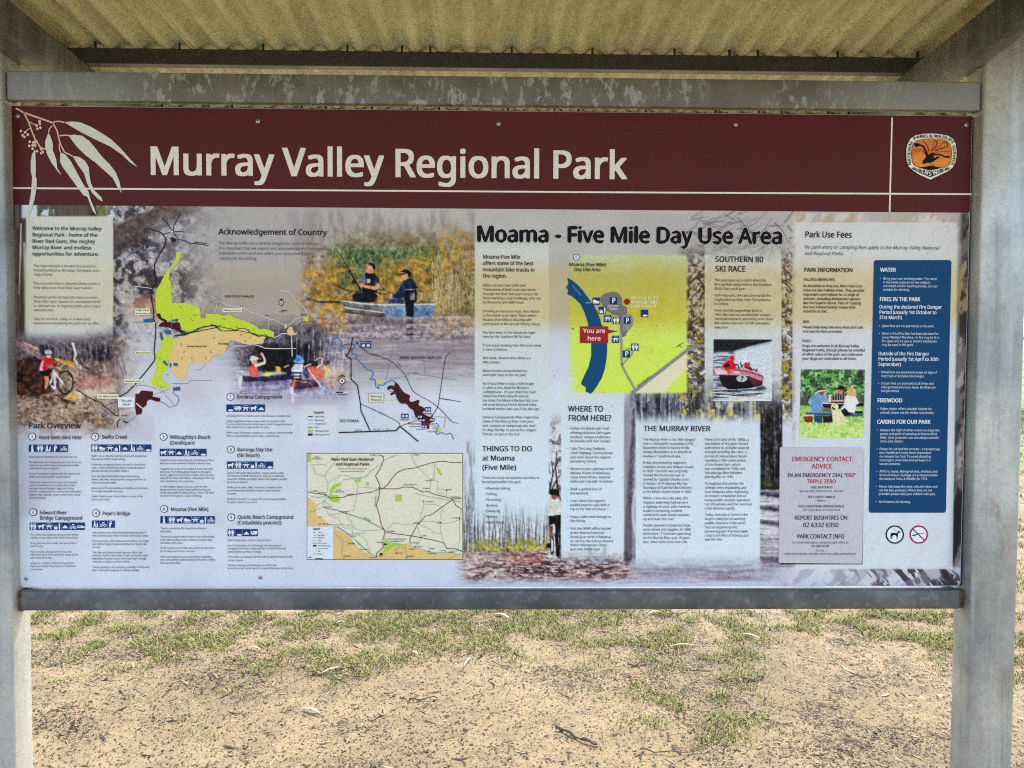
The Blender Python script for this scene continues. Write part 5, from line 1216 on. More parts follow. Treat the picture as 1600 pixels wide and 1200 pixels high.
# ---- the nine places of the overview
PL = [
 (1, 51, 682, 6, [(61.5, 128, 686, 'Reed Beds Bird Hide')], (45.5, 106.5, 694.5), 'info toilet hide post bike',
  (46, (715, 723.4, 728.2, 733, 741.4, 746.2, 754.6, 759.4, 764.2, 769.2, 774.2, 779), [(122, 'If you enjoy bird watching then this one is for you.'), (129, 'The Reed Beds Bird Hide puts you in the front row.'), (124, 'Inside you are able to observe the wetland wildlife'), (93, 'undisturbed by your presence.'), (126, 'A short boardwalk leads through the reeds to the'), (111, 'hide overlooking the open water.'), (121, 'The wetland is home to herons, egrets and spoonbills'), (119, 'known to breed here and the swamp also provides'), (116, 'important seasonal foraging habitat and nesting'), (128, 'sites for a range of birds including the Australasian'), (126, 'bittern, ibis, ducks, swans and many more'), (72, 'threatened birds.')])),
 (2, 52.5, 800, 6, [(62.5, 105, 803.4, 'Edward River'), (62.8, 129.5, 811.8, 'Bridge Campground')], (47, 133, 816.2), 'toilet dog table bbq tent bike trailer',
  (48, (836.5, 841.2, 849.6, 854.4, 863.2, 867.8, 872.8, 881, 885.6, 890.6), [(124, 'This is the ideal place to set up camp, while a'), (123, 'holiday or just explore the forest around you.'), (121, 'Bring your dog for a walk, take your bike or'), (69, 'take it easy.'), (113, 'This riverside campground is just a few'), (123, 'kilometres from town and even closer to the'), (82, 'Reed Beds Bird Hide.'), (116, 'Enjoy the comfort of the well-appointed'), (120, 'day area and get those boots on whenever'), (68, 'you choose.')])),
 (3, 149.3, 682.3, 6, [(159.5, 199.5, 685.4, 'Swifts Creek')], (143.2, 237, 694.3), 'toilet boat table bbq tent walk bike swim',
  (143.5, (713.6, 718.6, 727, 732, 737, 745.3, 750.2, 755.2, 763.8, 768.8, 776.6, 781.6), [(230, 'Walk, run or ride the riverside trails and experience'), (197, 'the beauty of this forest setting.'), (228, 'From the campground you can walk to the Moira'), (227, 'Lake - a favourite fishing spot of local Aboriginal'), (203, 'people and early European settlers.'), (218, 'Visit the Reed Beds Bird Hide overlooking'), (228.5, 'Moira Lake then return to the campground for an'), (183, 'afternoon by the water.'), (231, 'Make use of the gas barbies or facilities and sit back'), (193, 'for a night beneath the stars.'), (224, 'Swifts Creek is just a short drive to many of the'), (173, "park's attractions.")])),
 (4, 150.5, 801.4, 6, [(160.5, 204, 804.8, "Pepe's Bridge")], (144.3, 180, 813), 'walk bike post',
  (145, (833.3, 838, 846.4, 851.2, 856, 864.3, 869, 873.9, 878.7, 887.2, 892), [(228, 'See another side of the Reed Beds Swamp with a'), (233, 'bike and hike tour of the wetland and nearby forest.'), (233, "It's easy access, drive toward Picnic Point, turn right"), (230, 'just before Gulpa Creek and follow the road to the'), (158, 'car park.'), (223, 'The bike and hike trail will take you along the'), (231, 'northern bank of the Gulpa Creek cutting through'), (229, "Reed Beds Swamp, or you can cross Pepe's Bridge"), (204, 'and take a detour to Picnic Point.'), (234, "There's plenty to see including a variety of birds and"), (219, 'the occasional kangaroo or swamp wallaby.')])),
 (5, 256, 682.4, 6, [(266, 329.5, 685.6, "Willoughby's Beach"), (266, 304.5, 694.4, '(Deniliquin)')], (250, 323, 701), 'dog table tent walk bike swim',
  (250.4, (720.2, 725.2, 733.7, 738.5, 743.3, 748, 753, 761.5, 766.2, 770.9, 775.8), [(335.5, "Experience the natural beauty of Deniliquin's River"), (330, "Red Gum forests with the 'Beach to Beach' walk."), (333, 'Hugging the banks of the Edward River, the track'), (330, "takes you from Willoughby's Beach to McLean's"), (335, 'Beach, right past the centre of town. You can even'), (335, 'stop off at a local cafe before returning to the trail'), (305, 'and completing this scenic tour.'), (324, "At Willoughby's Beach you can cycle or hike"), (329, 'along the many forest tracks before setting up'), (335, 'camp alongside the Edward River. This is the ideal'), (316, 'location for a swim or a spot of fishing.')])),
 (6, 257, 795, 6, [(267, 326, 798.2, 'Moama (Five Mile)')], (251, 336, 806.2), 'info toilet dog boat table bbq bike',
  (251, (826.6, 831.6, 839.6, 844.6, 849.5, 857.3, 862.4, 871, 875.6, 880.7), [(323, "There's something for everyone at Moama"), (269, '(Five Mile).'), (336, 'This multi-purpose destination is set on the banks'), (332, 'of the Murray River and is home to a world class'), (286, 'mountain bike track.'), (336.5, "It's the place to be in February when the Southern"), (306, '80 Ski Race bursts onto the river.'), (332, 'With easy boating access and plenty of parking,'), (336.5, 'this is the perfect spot to enjoy all that the mighty'), (283, 'Murray has to offer.')])),
 (7, 360.4, 620, 6, [(370, 441, 622.6, 'Benarca Campground')], (354, 414.4, 631.8), 'swim van table dog tent',
  (354.2, (651, 659.3, 664, 668.8, 677.2, 682.2), [(455, 'Get away from it all with a visit to the Benarca Campground.'), (447, 'Enjoy magnificent views as you wait for the fish to bite.'), (457.5, 'You can swim from the sandy beach, stroll through the forest'), (422, 'then settle in for a night under the stars.'), (458, 'Pitch a tent, bring your campervan or caravan and remember'), (438, 'this is a regional park so your dog is welcome too.')])),
 (8, 361, 702.2, 6, [(371, 426, 705, 'Barooga Day Use'), (371, 406, 714, '(Ski Beach)')], (355, 427, 720.8), 'dog toilet table bbq bike swim',
  (355, (740, 744.7, 749.7, 754.5, 762.7, 767.5, 772.5, 780.9, 785.7), [(444, 'Swim in the iconic Murray River, enjoy a picnic under'), (444, 'the shade of a River Red Gum or cook up a barbecue'), (449, 'using the facilities provided. Watch the kayakers paddle'), (388, 'by or join in the fun.'), (441, "While you're there, take a moment to marvel at the"), (438, 'ancient waterway and the majestic trees that line'), (370, 'its banks.'), (448, 'Ski Beach has been a magnet for leisure-loving families'), (402, "for years. Now it's your turn!")])),
 (9, 361.7, 808, 6, [(371.5, 459, 810.4, 'Quicks Beach Campground'), (371.5, 440, 819.2, '(Cottadidda precinct)')], (356, 403, 826.4), 'toilet swim tent van',
  (356, (845.2, 853.4, 858, 863.2, 871.1, 876.5, 884.3, 889), [(425, 'Slow things down a little at Quicks Beach.'), (440, 'Just 3.5 kilometres from Barooga, this picturesque'), (447, 'campground boasts sandy beaches, shady forests and'), (409, 'stunning Murray River frontage.'), (457.5, "From tents to caravans, there's a site to suit all visitors as well"), (381, 'as day trippers.'), (432, 'Fishing, boating and swimming are all on the'), (459, 'to-do list or just settle back for a quiet afternoon by the river.')])),
]
block('heading', [(45, 127, 669.2, 'Park Overview')], 9.2, (48, 46, 56), 'b', label='heading reading Park Overview')
for n, cx, cy, r, hd, ic, kinds, (bx0, ys, rows) in PL:
    h = block('heading', hd, 5.6, (58, 56, 68), 'b', label='heading of place %d, %s' % (n, ' '.join(q[3] for q in hd)))
    number_badge(cx, cy, r, str(n), h)
    icon_row(h, ic[0], ic[1], ic[2], kinds.split())
    block('paragraph', para(bx0, ys, rows), 2.9, (78, 80, 98) if n in (1, 2) else (50, 50, 64), 'r', h)
# ---- overview map of the park's precincts
a8 = lambda pts: ZM(190, 330, 8, pts)
b6 = lambda pts: ZM(190, 460, 6, pts)
c8 = lambda pts: ZM(330, 450, 8.42, pts)
d6 = lambda pts: ZM(40, 600, 6.667, pts)
def jag(pts, amp, seed, step=2.2):
    """roughen an outline the way a forest boundary or a river bank is on a map"""
    r = random.Random(seed); out = []
    for a_, b_ in zip(pts, pts[1:] + pts[:1]):
        L = math.hypot(b_[0] - a_[0], b_[1] - a_[1]); n = max(1, int(L / step))
        for k in range(n):
            t_ = k / n; out.append((a_[0] + (b_[0] - a_[0]) * t_ + (r.uniform(-amp, amp) if k else 0), a_[1] + (b_[1] - a_[1]) * t_ + (r.uniform(-amp, amp) if k else 0)))
    return out
A = Art(-0.0013)
g1 = [(275, 394), (282, 394), (284, 398), (281, 404), (279, 410), (274, 414.5), (270, 420), (266, 422), (265.5, 430), (264, 437), (267, 439), (268, 455), (269, 474), (281, 473), (293, 473.5), (305, 478), (313, 483), (313, 496), (321, 498), (323, 490), (332, 491), (341, 490.4), (348, 493), (362, 493), (368, 497.5), (382, 501), (391, 505), (401, 509.4), (404, 513.6), (413, 513.5), (421, 515.3), (428, 519), (428, 527), (420, 526), (413, 522.4), (406, 525.4), (399, 521), (391, 519), (384.6, 514), (374, 513), (368, 515), (356, 516.5), (347, 516.5), (344, 512), (337, 508), (330, 507), (320, 510), (298, 518), (285, 517.5), (281.7, 505), (276, 500), (268, 500), (263, 501), (251.7, 496.7), (245, 490), (243, 470), (244, 455), (252.5, 440), (257.5, 428.7), (263.7, 421), (270, 413.7), (275, 405)]
g2 = b6([(370, 350), (400, 370), (440, 395), (480, 400), (490, 470), (470, 550), (440, 620), (440, 690), (380, 740), (385, 800), (455, 870), (430, 890), (300, 860), (260, 800), (310, 780), (325, 700), (330, 600), (320, 550), (370, 510), (385, 450), (350, 400)])
A.poly(jag(g1, .7, 1), LIME); A.poly(jag(g2, .7, 2), LIME)
A.poly(jag(b6([(480, 420), (560, 400), (640, 372), (740, 330), (820, 302), (870, 300)]) + c8([(60, 515), (130, 565), (220, 572), (330, 570), (380, 532), (450, 537), (490, 578), (560, 622), (620, 642), (700, 617), (730, 640), (690, 690), (690, 725), (600, 740), (440, 740), (370, 715), (290, 690), (250, 685), (215, 740), (200, 820), (160, 865), (80, 870), (0, 920)]) + b6([(900, 565), (830, 612), (800, 640), (700, 640), (670, 620), (620, 680), (600, 800), (540, 805), (470, 710), (445, 600), (470, 530), (490, 460)]), .5, 3), ORANGE, .0001)
A.poly(jag(c8([(1030, 510), (1075, 520), (1080, 560), (1100, 595), (1140, 575), (1120, 610), (1060, 625), (1000, 610), (1000, 560)]), .3, 4), ORANGE, .0001)
A.poly(c8([(965, 480), (1000, 480), (1000, 530), (965, 525)]), LIME); A.poly(jag(c8([(1215, 375), (1285, 375), (1275, 440), (1215, 430)]), .3, 5), LIME)
DM = (66, 26, 26)
A.poly(jag(b6([(325, 180), (362, 178), (375, 215), (440, 250), (470, 265), (545, 265), (555, 330), (600, 345), (580, 385), (540, 350), (440, 310), (345, 300), (370, 270), (400, 255), (350, 230)]), .4, 6), DM, .0003)
A.poly(jag(b6([(130, 935), (165, 930), (190, 900), (295, 910), (295, 960), (365, 970), (365, 1005), (330, 1005), (270, 985), (240, 1000), (235, 1040), (195, 1065), (190, 1120), (140, 1130), (130, 1075), (134, 1000)]), .35, 7), DM, .0003)
A.line(b6([(140, 1020), (195, 1066)]), 2.0, (206, 200, 206), .0005)
A.poly(a8([(605, 335), (640, 322), (690, 350), (685, 382), (630, 390)]), DM, .0003)
for q in ([(360, 350), (385, 360), (395, 420), (375, 435), (360, 390)], [(385, 630), (410, 615), (440, 670), (415, 665)], [(400, 335), (460, 335), (465, 375), (410, 365)], [(480, 235), (535, 228), (530, 250), (480, 250)], [(565, 360), (610, 352), (605, 390), (570, 385)], [(455, 640), (475, 655), (460, 690)], [(490, 642), (532, 642), (530, 675), (488, 670)], [(485, 870), (550, 866), (550, 902), (490, 900)], [(205, 232), (300, 226), (298, 256), (215, 262)]):
    A.poly(jag(b6(q), .4, 8), (40, 92, 150), .0005)
omap = A.build('overview_map', board, 'overview map of lime, orange and maroon park precincts')
A = Art(-0.0021); K = (36, 32, 40); WH = (206, 206, 214)
A.line(smooth(a8([(325, 210), (400, 240), (470, 255), (520, 290), (555, 350), (550, 420), (500, 500), (440, 600), (412, 680), (415, 760), (430, 860), (430, 920), (390, 970), (365, 1030), (375, 1100), (395, 1190)]) + b6([(300, 130), (305, 250), (325, 280), (320, 400), (305, 540), (320, 600), (290, 650), (200, 760), (75, 905), (0, 950)]) + d6([(980, 132)]), 1), 1.7, K)
for p_ in (a8([(510, 90), (570, 150), (635, 240), (700, 340), (715, 395)]), a8([(735, 30), (690, 120), (655, 190), (650, 245)]), a8([(520, 290), (600, 270), (635, 255), (775, 258)]), a8([(700, 350), (790, 370), (870, 405), (960, 410), (1090, 430)]), a8([(910, 388), (1070, 405)])): A.line(p_, 1.15, K)
for p_, w in ((c8([(20, 110), (90, 160), (210, 225), (330, 245), (440, 260), (510, 320), (620, 335), (680, 375), (740, 385), (770, 410), (760, 470), (750, 540)]), .8), (c8([(770, 410), (840, 415), (910, 465), (970, 490), (1040, 490), (1100, 415), (1180, 395), (1220, 385)]), .9), (c8([(910, 30), (990, 35), (1060, 75), (1110, 165), (1200, 230), (1260, 320), (1280, 370)]), 1.0), (c8([(90, 170), (55, 330)]), .7),
              (c8([(820, 655), (880, 635), (920, 602), (1000, 600)]), 1.2), (c8([(130, 920), (220, 830), (320, 755), (450, 770), (490, 745), (600, 750), (650, 765), (720, 800), (1115, 796)]), 1.2), (c8([(1060, 620), (1068, 900)]), 1.4), (a8([(150, 935), (400, 968)]), .9)): A.line(smooth(p_, 1), w, WH)
A.line(jag(c8([(1100, 545), (1120, 500), (1160, 490), (1200, 440)]), .6, 9), .8, (74, 96, 130)); A.line(jag(c8([(0, 480), (60, 505), (125, 565), (220, 562), (330, 560), (375, 530), (450, 535), (500, 575), (580, 620), (640, 640), (700, 612), (760, 650), (820, 660)]), .5, 12), 1.0, (50, 60, 70))
A.line(jag(b6([(490, 390), (560, 385), (640, 362), (720, 318), (790, 300), (870, 290), (900, 310)]), .6, 13), 1.3, (40, 42, 56))
for p_, w, c_ in ((b6([(365, 1005), (410, 1025), (450, 1060), (520, 1035), (540, 990), (525, 950), (490, 930), (485, 885)]), .9, (60, 116, 176)), (b6([(355, 890), (400, 920), (440, 970), (490, 1035)]), .5, (110, 130, 170)), (b6([(300, 940), (380, 915), (440, 890)]), .6, (110, 150, 190)), (d6([(690, 200), (700, 240), (740, 230), (790, 200), (785, 300), (830, 290), (880, 290), (890, 330), (880, 360), (910, 370), (940, 360)]), .8, (96, 150, 206)), (d6([(1020, 370), (1040, 400), (1070, 390), (1110, 375), (1140, 340), (1165, 320)]), 1.0, (96, 150, 206)), (b6([(480, 835), (620, 835), (650, 805), (845, 805)]), .5, (96, 96, 116)), (b6([(130, 850), (250, 855), (340, 890)]), .5, (96, 96, 116)), (b6([(690, 710), (740, 705), (800, 650)]), .5, (130, 132, 150)), (b6([(100, 260), (310, 258)]), .6, (70, 66, 76)), (b6([(470, 180), (470, 330)]), .5, (96, 130, 150))): A.line(p_, w, c_)
for p_ in (d6([(530, 60), (580, 85), (640, 130), (760, 185), (800, 200), (820, 235), (880, 270), (930, 320), (970, 335)]),): A.line(p_, 1.5, K)
for p_, w in ((d6([(840, 220), (960, 185), (970, 335)]), .9), (d6([(985, 365), (955, 400), (965, 450)]), 1.4), (d6([(1020, 385), (1065, 405)]), 2.0)): A.line(p_, w, K)
for x, y in ((317, 462), (322, 560), (299, 470), (283, 480), (350, 498), (345, 508), (390, 516), (397, 515), (260, 570), (262, 585), (250, 560), (252, 605), (300, 500), (305, 492), (372, 512)) : A.line([(x - 2, y - 1), (x + 2, y + 1.4)], .7, (84, 96, 30), .0001)
for x, y, r in ((284, 538, 1), (288, 550, -.3), (285, 560, 1.4), (300, 560, .8), (330, 550, 1), (335, 528, -.6), (377, 523, .8), (384, 533, 1.5), (391, 528, -.8)): A.line([(x - 2 * math.cos(r), y - 2 * math.sin(r)), (x + 2 * math.cos(r), y + 2 * math.sin(r))], .8, (120, 92, 60), .0001)
A.build('road', omap)
A = Art(-0.0024)
for x0, y0, x1, y1, ls in ((212, 482, 235, 492.5, ('Gulpa Island', 'Precinct')), (211.5, 548.4, 237.5, 554.2, ('Moira Precinct',)), (195, 592.4, 223, 598.4, ('Moama Precinct',)), (152, 615.6, 185.5, 623, ('Five Mile Precinct',)), (348, 481.6, 378.8, 488, ('Millewa Precinct',))):
    A = Art(-0.0024); A.rect(x0, y0, x1, y1, (222, 218, 196))
    for k, l in enumerate(ls): text(A, x0 + 1.5, y0 + (y1 - y0) * (k + .5) / len(ls) + 1.2, l, 2.4, (70, 66, 70), 'b', x1 - 1.5, dy=.0003)
    if x0 == 195: A.poly(b6([(105, 830), (118, 830), (140, 872)]), (222, 220, 206))
    A.build('map_label', omap)
A = Art(-0.0024)
A.rect(185.4, 620.8, 211.6, 637.2, (110, 112, 130)); A.rect(185, 620.4, 211, 636.6, (220, 226, 236), .0003); text(A, 190, 627.6, 'You are', 3.8, (66, 68, 84), 'b', 206.6, dy=.0006); text(A, 192.6, 633.4, 'here', 3.8, (66, 68, 84), 'b', 203.8, dy=.0006); A.build('map_label', omap, 'white label reading You are here'); A = Art(-0.0024)
text(A, 292.6, 542.2, 'Barmah National Park', 2.3, (56, 46, 40), 'x', 323.5); text(A, 351, 464.6, 'NEW SOUTH WALES', 3.2, (58, 58, 68), 'x', 397); text(A, 341.4, 538.4, 'VICTORIA', 2.6, (60, 56, 56), 'x', 358)
for x, y, w in ((470, 491.6, 12), (414, 492.8, 6), (340, 468, 4), (376, 477.8, 4), (190, 649, 10)): A.line([(x, y), (x + w, y + .4)], .9, (70, 68, 78))
A.build('map_lettering', omap); A = Art(-0.0024); A.disc(439.8, 473.4, 3.8, (28, 26, 34)); A.disc(439.8, 473.4, 2.7, (226, 228, 236), .0003); text(A, 438.4, 474.8, 'N', 2.6, (28, 26, 34), 'x', 441.2, dy=.0006); A.poly([(439.8, 466.4), (443.6, 469.4), (439.8, 468.4), (436, 469.4)], (28, 26, 34)); A.line([(439.8, 467), (439.8, 470)], .9, (28, 26, 34)); A.line([(439.8, 477), (439.8, 479)], .9, (28, 26, 34))
A.line([(440, 485.4), (449, 485.6)], 1.3, (44, 42, 50)); A.line([(436, 487.4), (444, 487.4)], .8, (84, 82, 92))
A.build('compass', omap); A = Art(-0.0024); A.disc(269.5, 362.4, 1.5, (226, 220, 224)); A.disc(242, 504.6, 1.2, (230, 226, 226)); A.disc(263, 502, 1.2, (226, 206, 196)); A.disc(266.4, 514.3, 1.3, (230, 220, 216))
A.build('town_dots', omap)

# ---- precinct map beside it
e6 = lambda pts: ZM(500, 510, 6.314, pts)
A = Art(-0.0014)
A.poly(smooth(e6([(740, 545), (775, 570), (800, 620), (840, 660), (895, 680), (880, 720), (890, 745), (930, 740), (970, 720), (985, 740), (965, 775), (1030, 800), (1040, 830), (1000, 850), (1050, 880), (1120, 900), (1135, 935), (1080, 950), (1080, 1020), (1040, 1000), (1010, 985), (1000, 940), (960, 910), (930, 870), (920, 820), (880, 800), (855, 755), (800, 760), (760, 720), (745, 660), (710, 680), (690, 680), (700, 655), (735, 640), (700, 610), (665, 630), (660, 600), (690, 580), (735, 585)]), 1), (66, 26, 26))
A.poly(e6([(570, 520), (630, 560), (600, 580), (565, 550)]), LIME); A.poly(e6([(1160, 1010), (1195, 1000), (1200, 1030), (1150, 1060)]), LIME)
for q in ([(400, 165), (505, 165), (505, 210), (400, 210)], [(1035, 795), (1095, 795), (1095, 840), (1035, 840)], [(800, 860), (875, 860), (875, 905), (800, 905)], [(962, 875), (1010, 875), (1010, 905), (962, 905)], [(1080, 905), (1132, 905), (1132, 935), (1080, 935)], [(975, 912), (1040, 912), (1040, 938), (975, 938)], [(1005, 972), (1060, 972), (1060, 1002), (1005, 1002)]):
    A.poly(e6(q), (34, 74, 136), .0003)
    (qx0, qy0), (qx1, qy1) = e6(q)[0], e6(q)[2]
    for k in range(2): A.rect(qx0 + (qx1 - qx0) * (.15 + .45 * k), qy0 + (qy1 - qy0) * .3, qx0 + (qx1 - qx0) * (.42 + .45 * k), qy0 + (qy1 - qy0) * .75, (216, 226, 240), .0006)
pmap = A.build('precinct_map', board, 'map with a ragged maroon precinct along a blue river')
A = Art(-0.0019)
GR = (112, 112, 122)
for p_ in ([(720, 200), (690, 350), (650, 530)], [(680, 520), (860, 490), (890, 460), (1200, 505), (1350, 530)], [(1040, 370), (1030, 460)], [(1270, 280), (1350, 295)], [(1140, 890), (1240, 895), (1220, 1000)]): A.line(e6(p_), .9, (140, 140, 152))
for p_, w in (([(370, 165), (390, 210), (430, 220), (480, 270), (600, 295), (700, 340), (760, 390), (830, 460), (870, 540), (910, 630), (950, 665), (1090, 740), (1165, 795), (1240, 870), (1300, 945), (1365, 955)], 1.0), ([(1285, 255), (1240, 300), (1225, 380), (1180, 690), (1165, 795), (1105, 885)], 1.1), ([(1180, 710), (1389, 742)], 1.0), ([(405, 765), (480, 800), (700, 900), (785, 950), (790, 985)], .9), ([(790, 985), (875, 955), (985, 915)], .9)): A.line(smooth(e6(p_), 1), w, (70, 68, 78), .0002)
A.line(smooth(e6([(110, 175), (130, 165), (120, 130), (165, 115), (180, 95), (185, 130), (220, 145), (215, 190), (190, 210), (210, 240), (225, 230), (230, 180), (280, 175), (330, 170), (350, 190), (340, 210), (310, 230), (320, 280), (345, 270), (372, 290), (350, 320), (400, 350), (440, 400), (470, 430), (520, 435), (530, 480), (490, 520), (510, 530), (545, 520), (550, 560), (545, 590), (590, 620), (570, 580), (600, 575), (630, 585), (640, 560), (700, 530), (740, 545)]), 2), 1.2, (40, 100, 168), .0004)
A.line(smooth(e6([(740, 590), (665, 632), (745, 650), (762, 720), (800, 765), (855, 760), (885, 805), (925, 825), (935, 872)]), 1), .8, (40, 90, 150), .0004)
A.line(smooth(e6([(1140, 950), (1180, 980), (1150, 1010), (1140, 1050), (1160, 1070), (1200, 1040), (1240, 1070), (1280, 1050), (1300, 1060), (1318, 1115)]), 2), 1.2, (40, 100, 168), .0004)
A.line(e6([(325, 105), (300, 240), (258, 290), (308, 320), (308, 520), (370, 580), (400, 760), (405, 830), (495, 1030)]), 1.6, K, .0006); A.line(e6([(185, 1047), (495, 1036), (750, 1028), (790, 985), (970, 1135)]), 1.9, K, .0006)
A.build('road', pmap)
A = Art(-0.0028)
A.poly(e6([(480, 660), (632, 660), (632, 748), (480, 748)]), (150, 130, 104)); A.poly(e6([(485, 664), (628, 664), (628, 744), (485, 744)]), (230, 224, 208), .0003); A.poly(e6([(628, 712), (775, 724), (628, 734)]), (206, 196, 180))
text(A, 579, 620.8, 'Barooga', 3.6, (60, 52, 52), 'b', 597.4, dy=.0006); text(A, 579, 626.4, 'Precinct', 3.6, (60, 52, 52), 'b', 597, dy=.0006)
A.build('map_label', pmap); A = Art(-0.0028)
text(A, 624.4, 560.8, 'NEW SOUTH WALES', 4.2, (66, 64, 74), 'x', 690, track=.05); text(A, 531, 659.4, 'VICTORIA', 4.0, (66, 64, 74), 'x', 561, track=.05)
text(A, 625, 656.6, 'Cobram', 2.6, K, 'x', 639.4); text(A, 562, 534.6, 'Tocumwal', 2.6, K, 'x', 581); text(A, 660, 647, 'Barooga', 2.6, K, 'x', 675); text(A, 641.6, 663.4, 'Barooga Beaches', 3.2, (184, 60, 76), 'b', 679)
for s, x0, x1, y in (('Thompsons Beach', 640, 659, 667), ('Quicks Beach', 650, 665, 671.4), ('Cobram East', 668, 684, 675)): text(A, x0, y, s, 1.9, (60, 56, 66), 'b', x1)
for s, x, y, x1, r in (('MURRAY', 555, 672.6, 565.4, 0), ('VALLEY', 583.6, 671.8, 594, 0), ('HWY', 603, 671, 608, 0), ('COBRAM', 577, 637.4, 588, -.48), ('KOONOOMOO RD', 590, 643.6, 604, -.44), ('RIVERINA', 576.6, 553.6, 588.6, -.06), ('HIGHWAY', 620, 567, 629, -.8), ('WOODSTOCK RD', 690.4, 623.6, 703, -.16), ('DRAKE', 645, 583.6, 653, 0)):
    text(A, x, y, s, 1.7, (86, 84, 94), 'b', x1, rot=r)
A.disc(*e6([(368, 163)])[0], 1.6, K); A.disc(*e6([(875, 955)])[0], 1.5, K); A.disc(*e6([(1105, 885)])[0], 1.5, K)
for x, y, n in ((928, 900, '8'), (1128, 995, '9')): cx, cy = e6([(x, y)])[0]; A.disc(cx, cy, 2.6, (60, 58, 66)); A.disc(cx, cy, 2.1, (230, 230, 236), .0003); text(A, cx - .7, cy + 1.1, n, 2.2, K, 'b', cx + .7, dy=.0006)
A.build('map_lettering', pmap); A = Art(-0.0028)
cx, cy = e6([(220, 537)])[0]; A.disc(cx, cy, 5.1, (30, 28, 36)); A.disc(cx, cy, 4.0, (226, 228, 236), .0003); text(A, cx - 1.7, cy + 1.9, 'N', 3.8, (30, 28, 36), 'x', cx + 1.7, dy=.0006); A.poly([(cx, cy - 9.8), (cx + 5.4, cy - 6.4), (cx + 4.6, cy - 5.6), (cx, cy - 8), (cx - 4.6, cy - 5.6), (cx - 5.4, cy - 6.4)], (30, 28, 36)); A.line([(cx, cy - 9), (cx, cy - 4.6)], 1.2, (30, 28, 36)); A.line([(cx, cy + 4.8), (cx, cy + 7.6)], 1.2, (30, 28, 36))
A.line([(525.4, 613.2), (536.6, 613.2)], 1.5, (40, 38, 46)); A.rect(536.6, 612.4, 546.4, 614, (206, 208, 216)); A.line([(529, 616.6), (543, 616.8)], .9, (70, 68, 78))
A.build('compass', pmap); A = Art(-0.0028)
text(A, 490.6, 645.8, 'Legend', 3.6, (40, 38, 46), 'x', 506)
for k, (c_, s) in enumerate((((30, 28, 34), 'Major Roads'), ((120, 120, 132), 'Minor Roads'), ((150, 150, 160), 'Unsealed Roads'), ((46, 90, 150), 'Rivers'), ((150, 190, 96), 'NSW National Park'), ((60, 28, 28), 'NSW Regional Park'))):
    y = 650.6 + k * 5.65
    if k < 3: A.line([(481.6, y), (489, y)], (1.3, .8, .7)[k], c_)
    elif k == 3: A.line([(481.6, y - .6), (484, y + .6), (486, y - .4), (489, y + .8)], 1.0, c_)
    else: A.rect(481.8, y - 1.8, 488.6, y + 1.8, c_)
    text(A, 492, y + 1.1, s, 2.1, (80, 78, 90), 'b', (506.6, 506.6, 510, 498, 514, 515)[k])
A.build('map_legend', pmap)

# ---- regional map in a frame
f5 = lambda pts: ZM(478, 705, 6.935, pts)
g5 = lambda pts: ZM(600, 705, 6.937, pts)
A = Art(-0.0013)
A.rect(479.6, 707.6, 723.6, 874.4, (54, 42, 40)); A.rect(480.5, 708.6, 722.6, 873.4, (226, 213, 198), .0003)
A.poly(jag(f5([(17, 500), (60, 520), (100, 570), (105, 650), (130, 710), (200, 740), (235, 800), (300, 815), (350, 850), (470, 910), (520, 990), (600, 1070), (690, 1110), (760, 1150)]) + g5([(0, 1060), (60, 1030), (130, 1022), (270, 1000), (330, 1040), (470, 1080), (560, 1105), (700, 1090), (845, 1110), (845, 1166)]) + f5([(300, 1168), (300, 815), (17, 812)]), .25, 31) , (222, 184, 124), .0006)
A.poly(f5([(17, 815), (298, 815), (298, 1168), (17, 1168)]), (206, 220, 236), .0009)
GG = (158, 194, 78)
for q in (f5([(20, 25), (60, 25), (55, 115), (20, 115)]), f5([(380, 335), (380, 365), (330, 390), (310, 420), (285, 430), (280, 470), (345, 475), (365, 520), (360, 555), (290, 550), (230, 500), (260, 470), (265, 410), (300, 365)]), f5([(540, 290), (595, 288), (595, 335), (545, 335)]), f5([(655, 330), (685, 335), (680, 372), (650, 370)]), g5([(125, 470), (192, 472), (186, 545), (122, 540)]), g5([(570, 165), (605, 200), (630, 265), (595, 245), (578, 205)]), g5([(10, 920), (24, 960), (60, 990), (120, 988), (200, 1008), (280, 995), (200, 1022), (100, 1028), (50, 1060), (0, 1096)]), f5([(535, 965), (580, 985), (610, 1040), (570, 1010)]), g5([(580, 455), (640, 452), (660, 462), (590, 462)])):
    A.poly(jag(q, .25, 32), GG, .0012)
rmap = A.build('regional_map', board, 'cream and orange regional map in a thin dark frame')
A = Art(-0.0030)
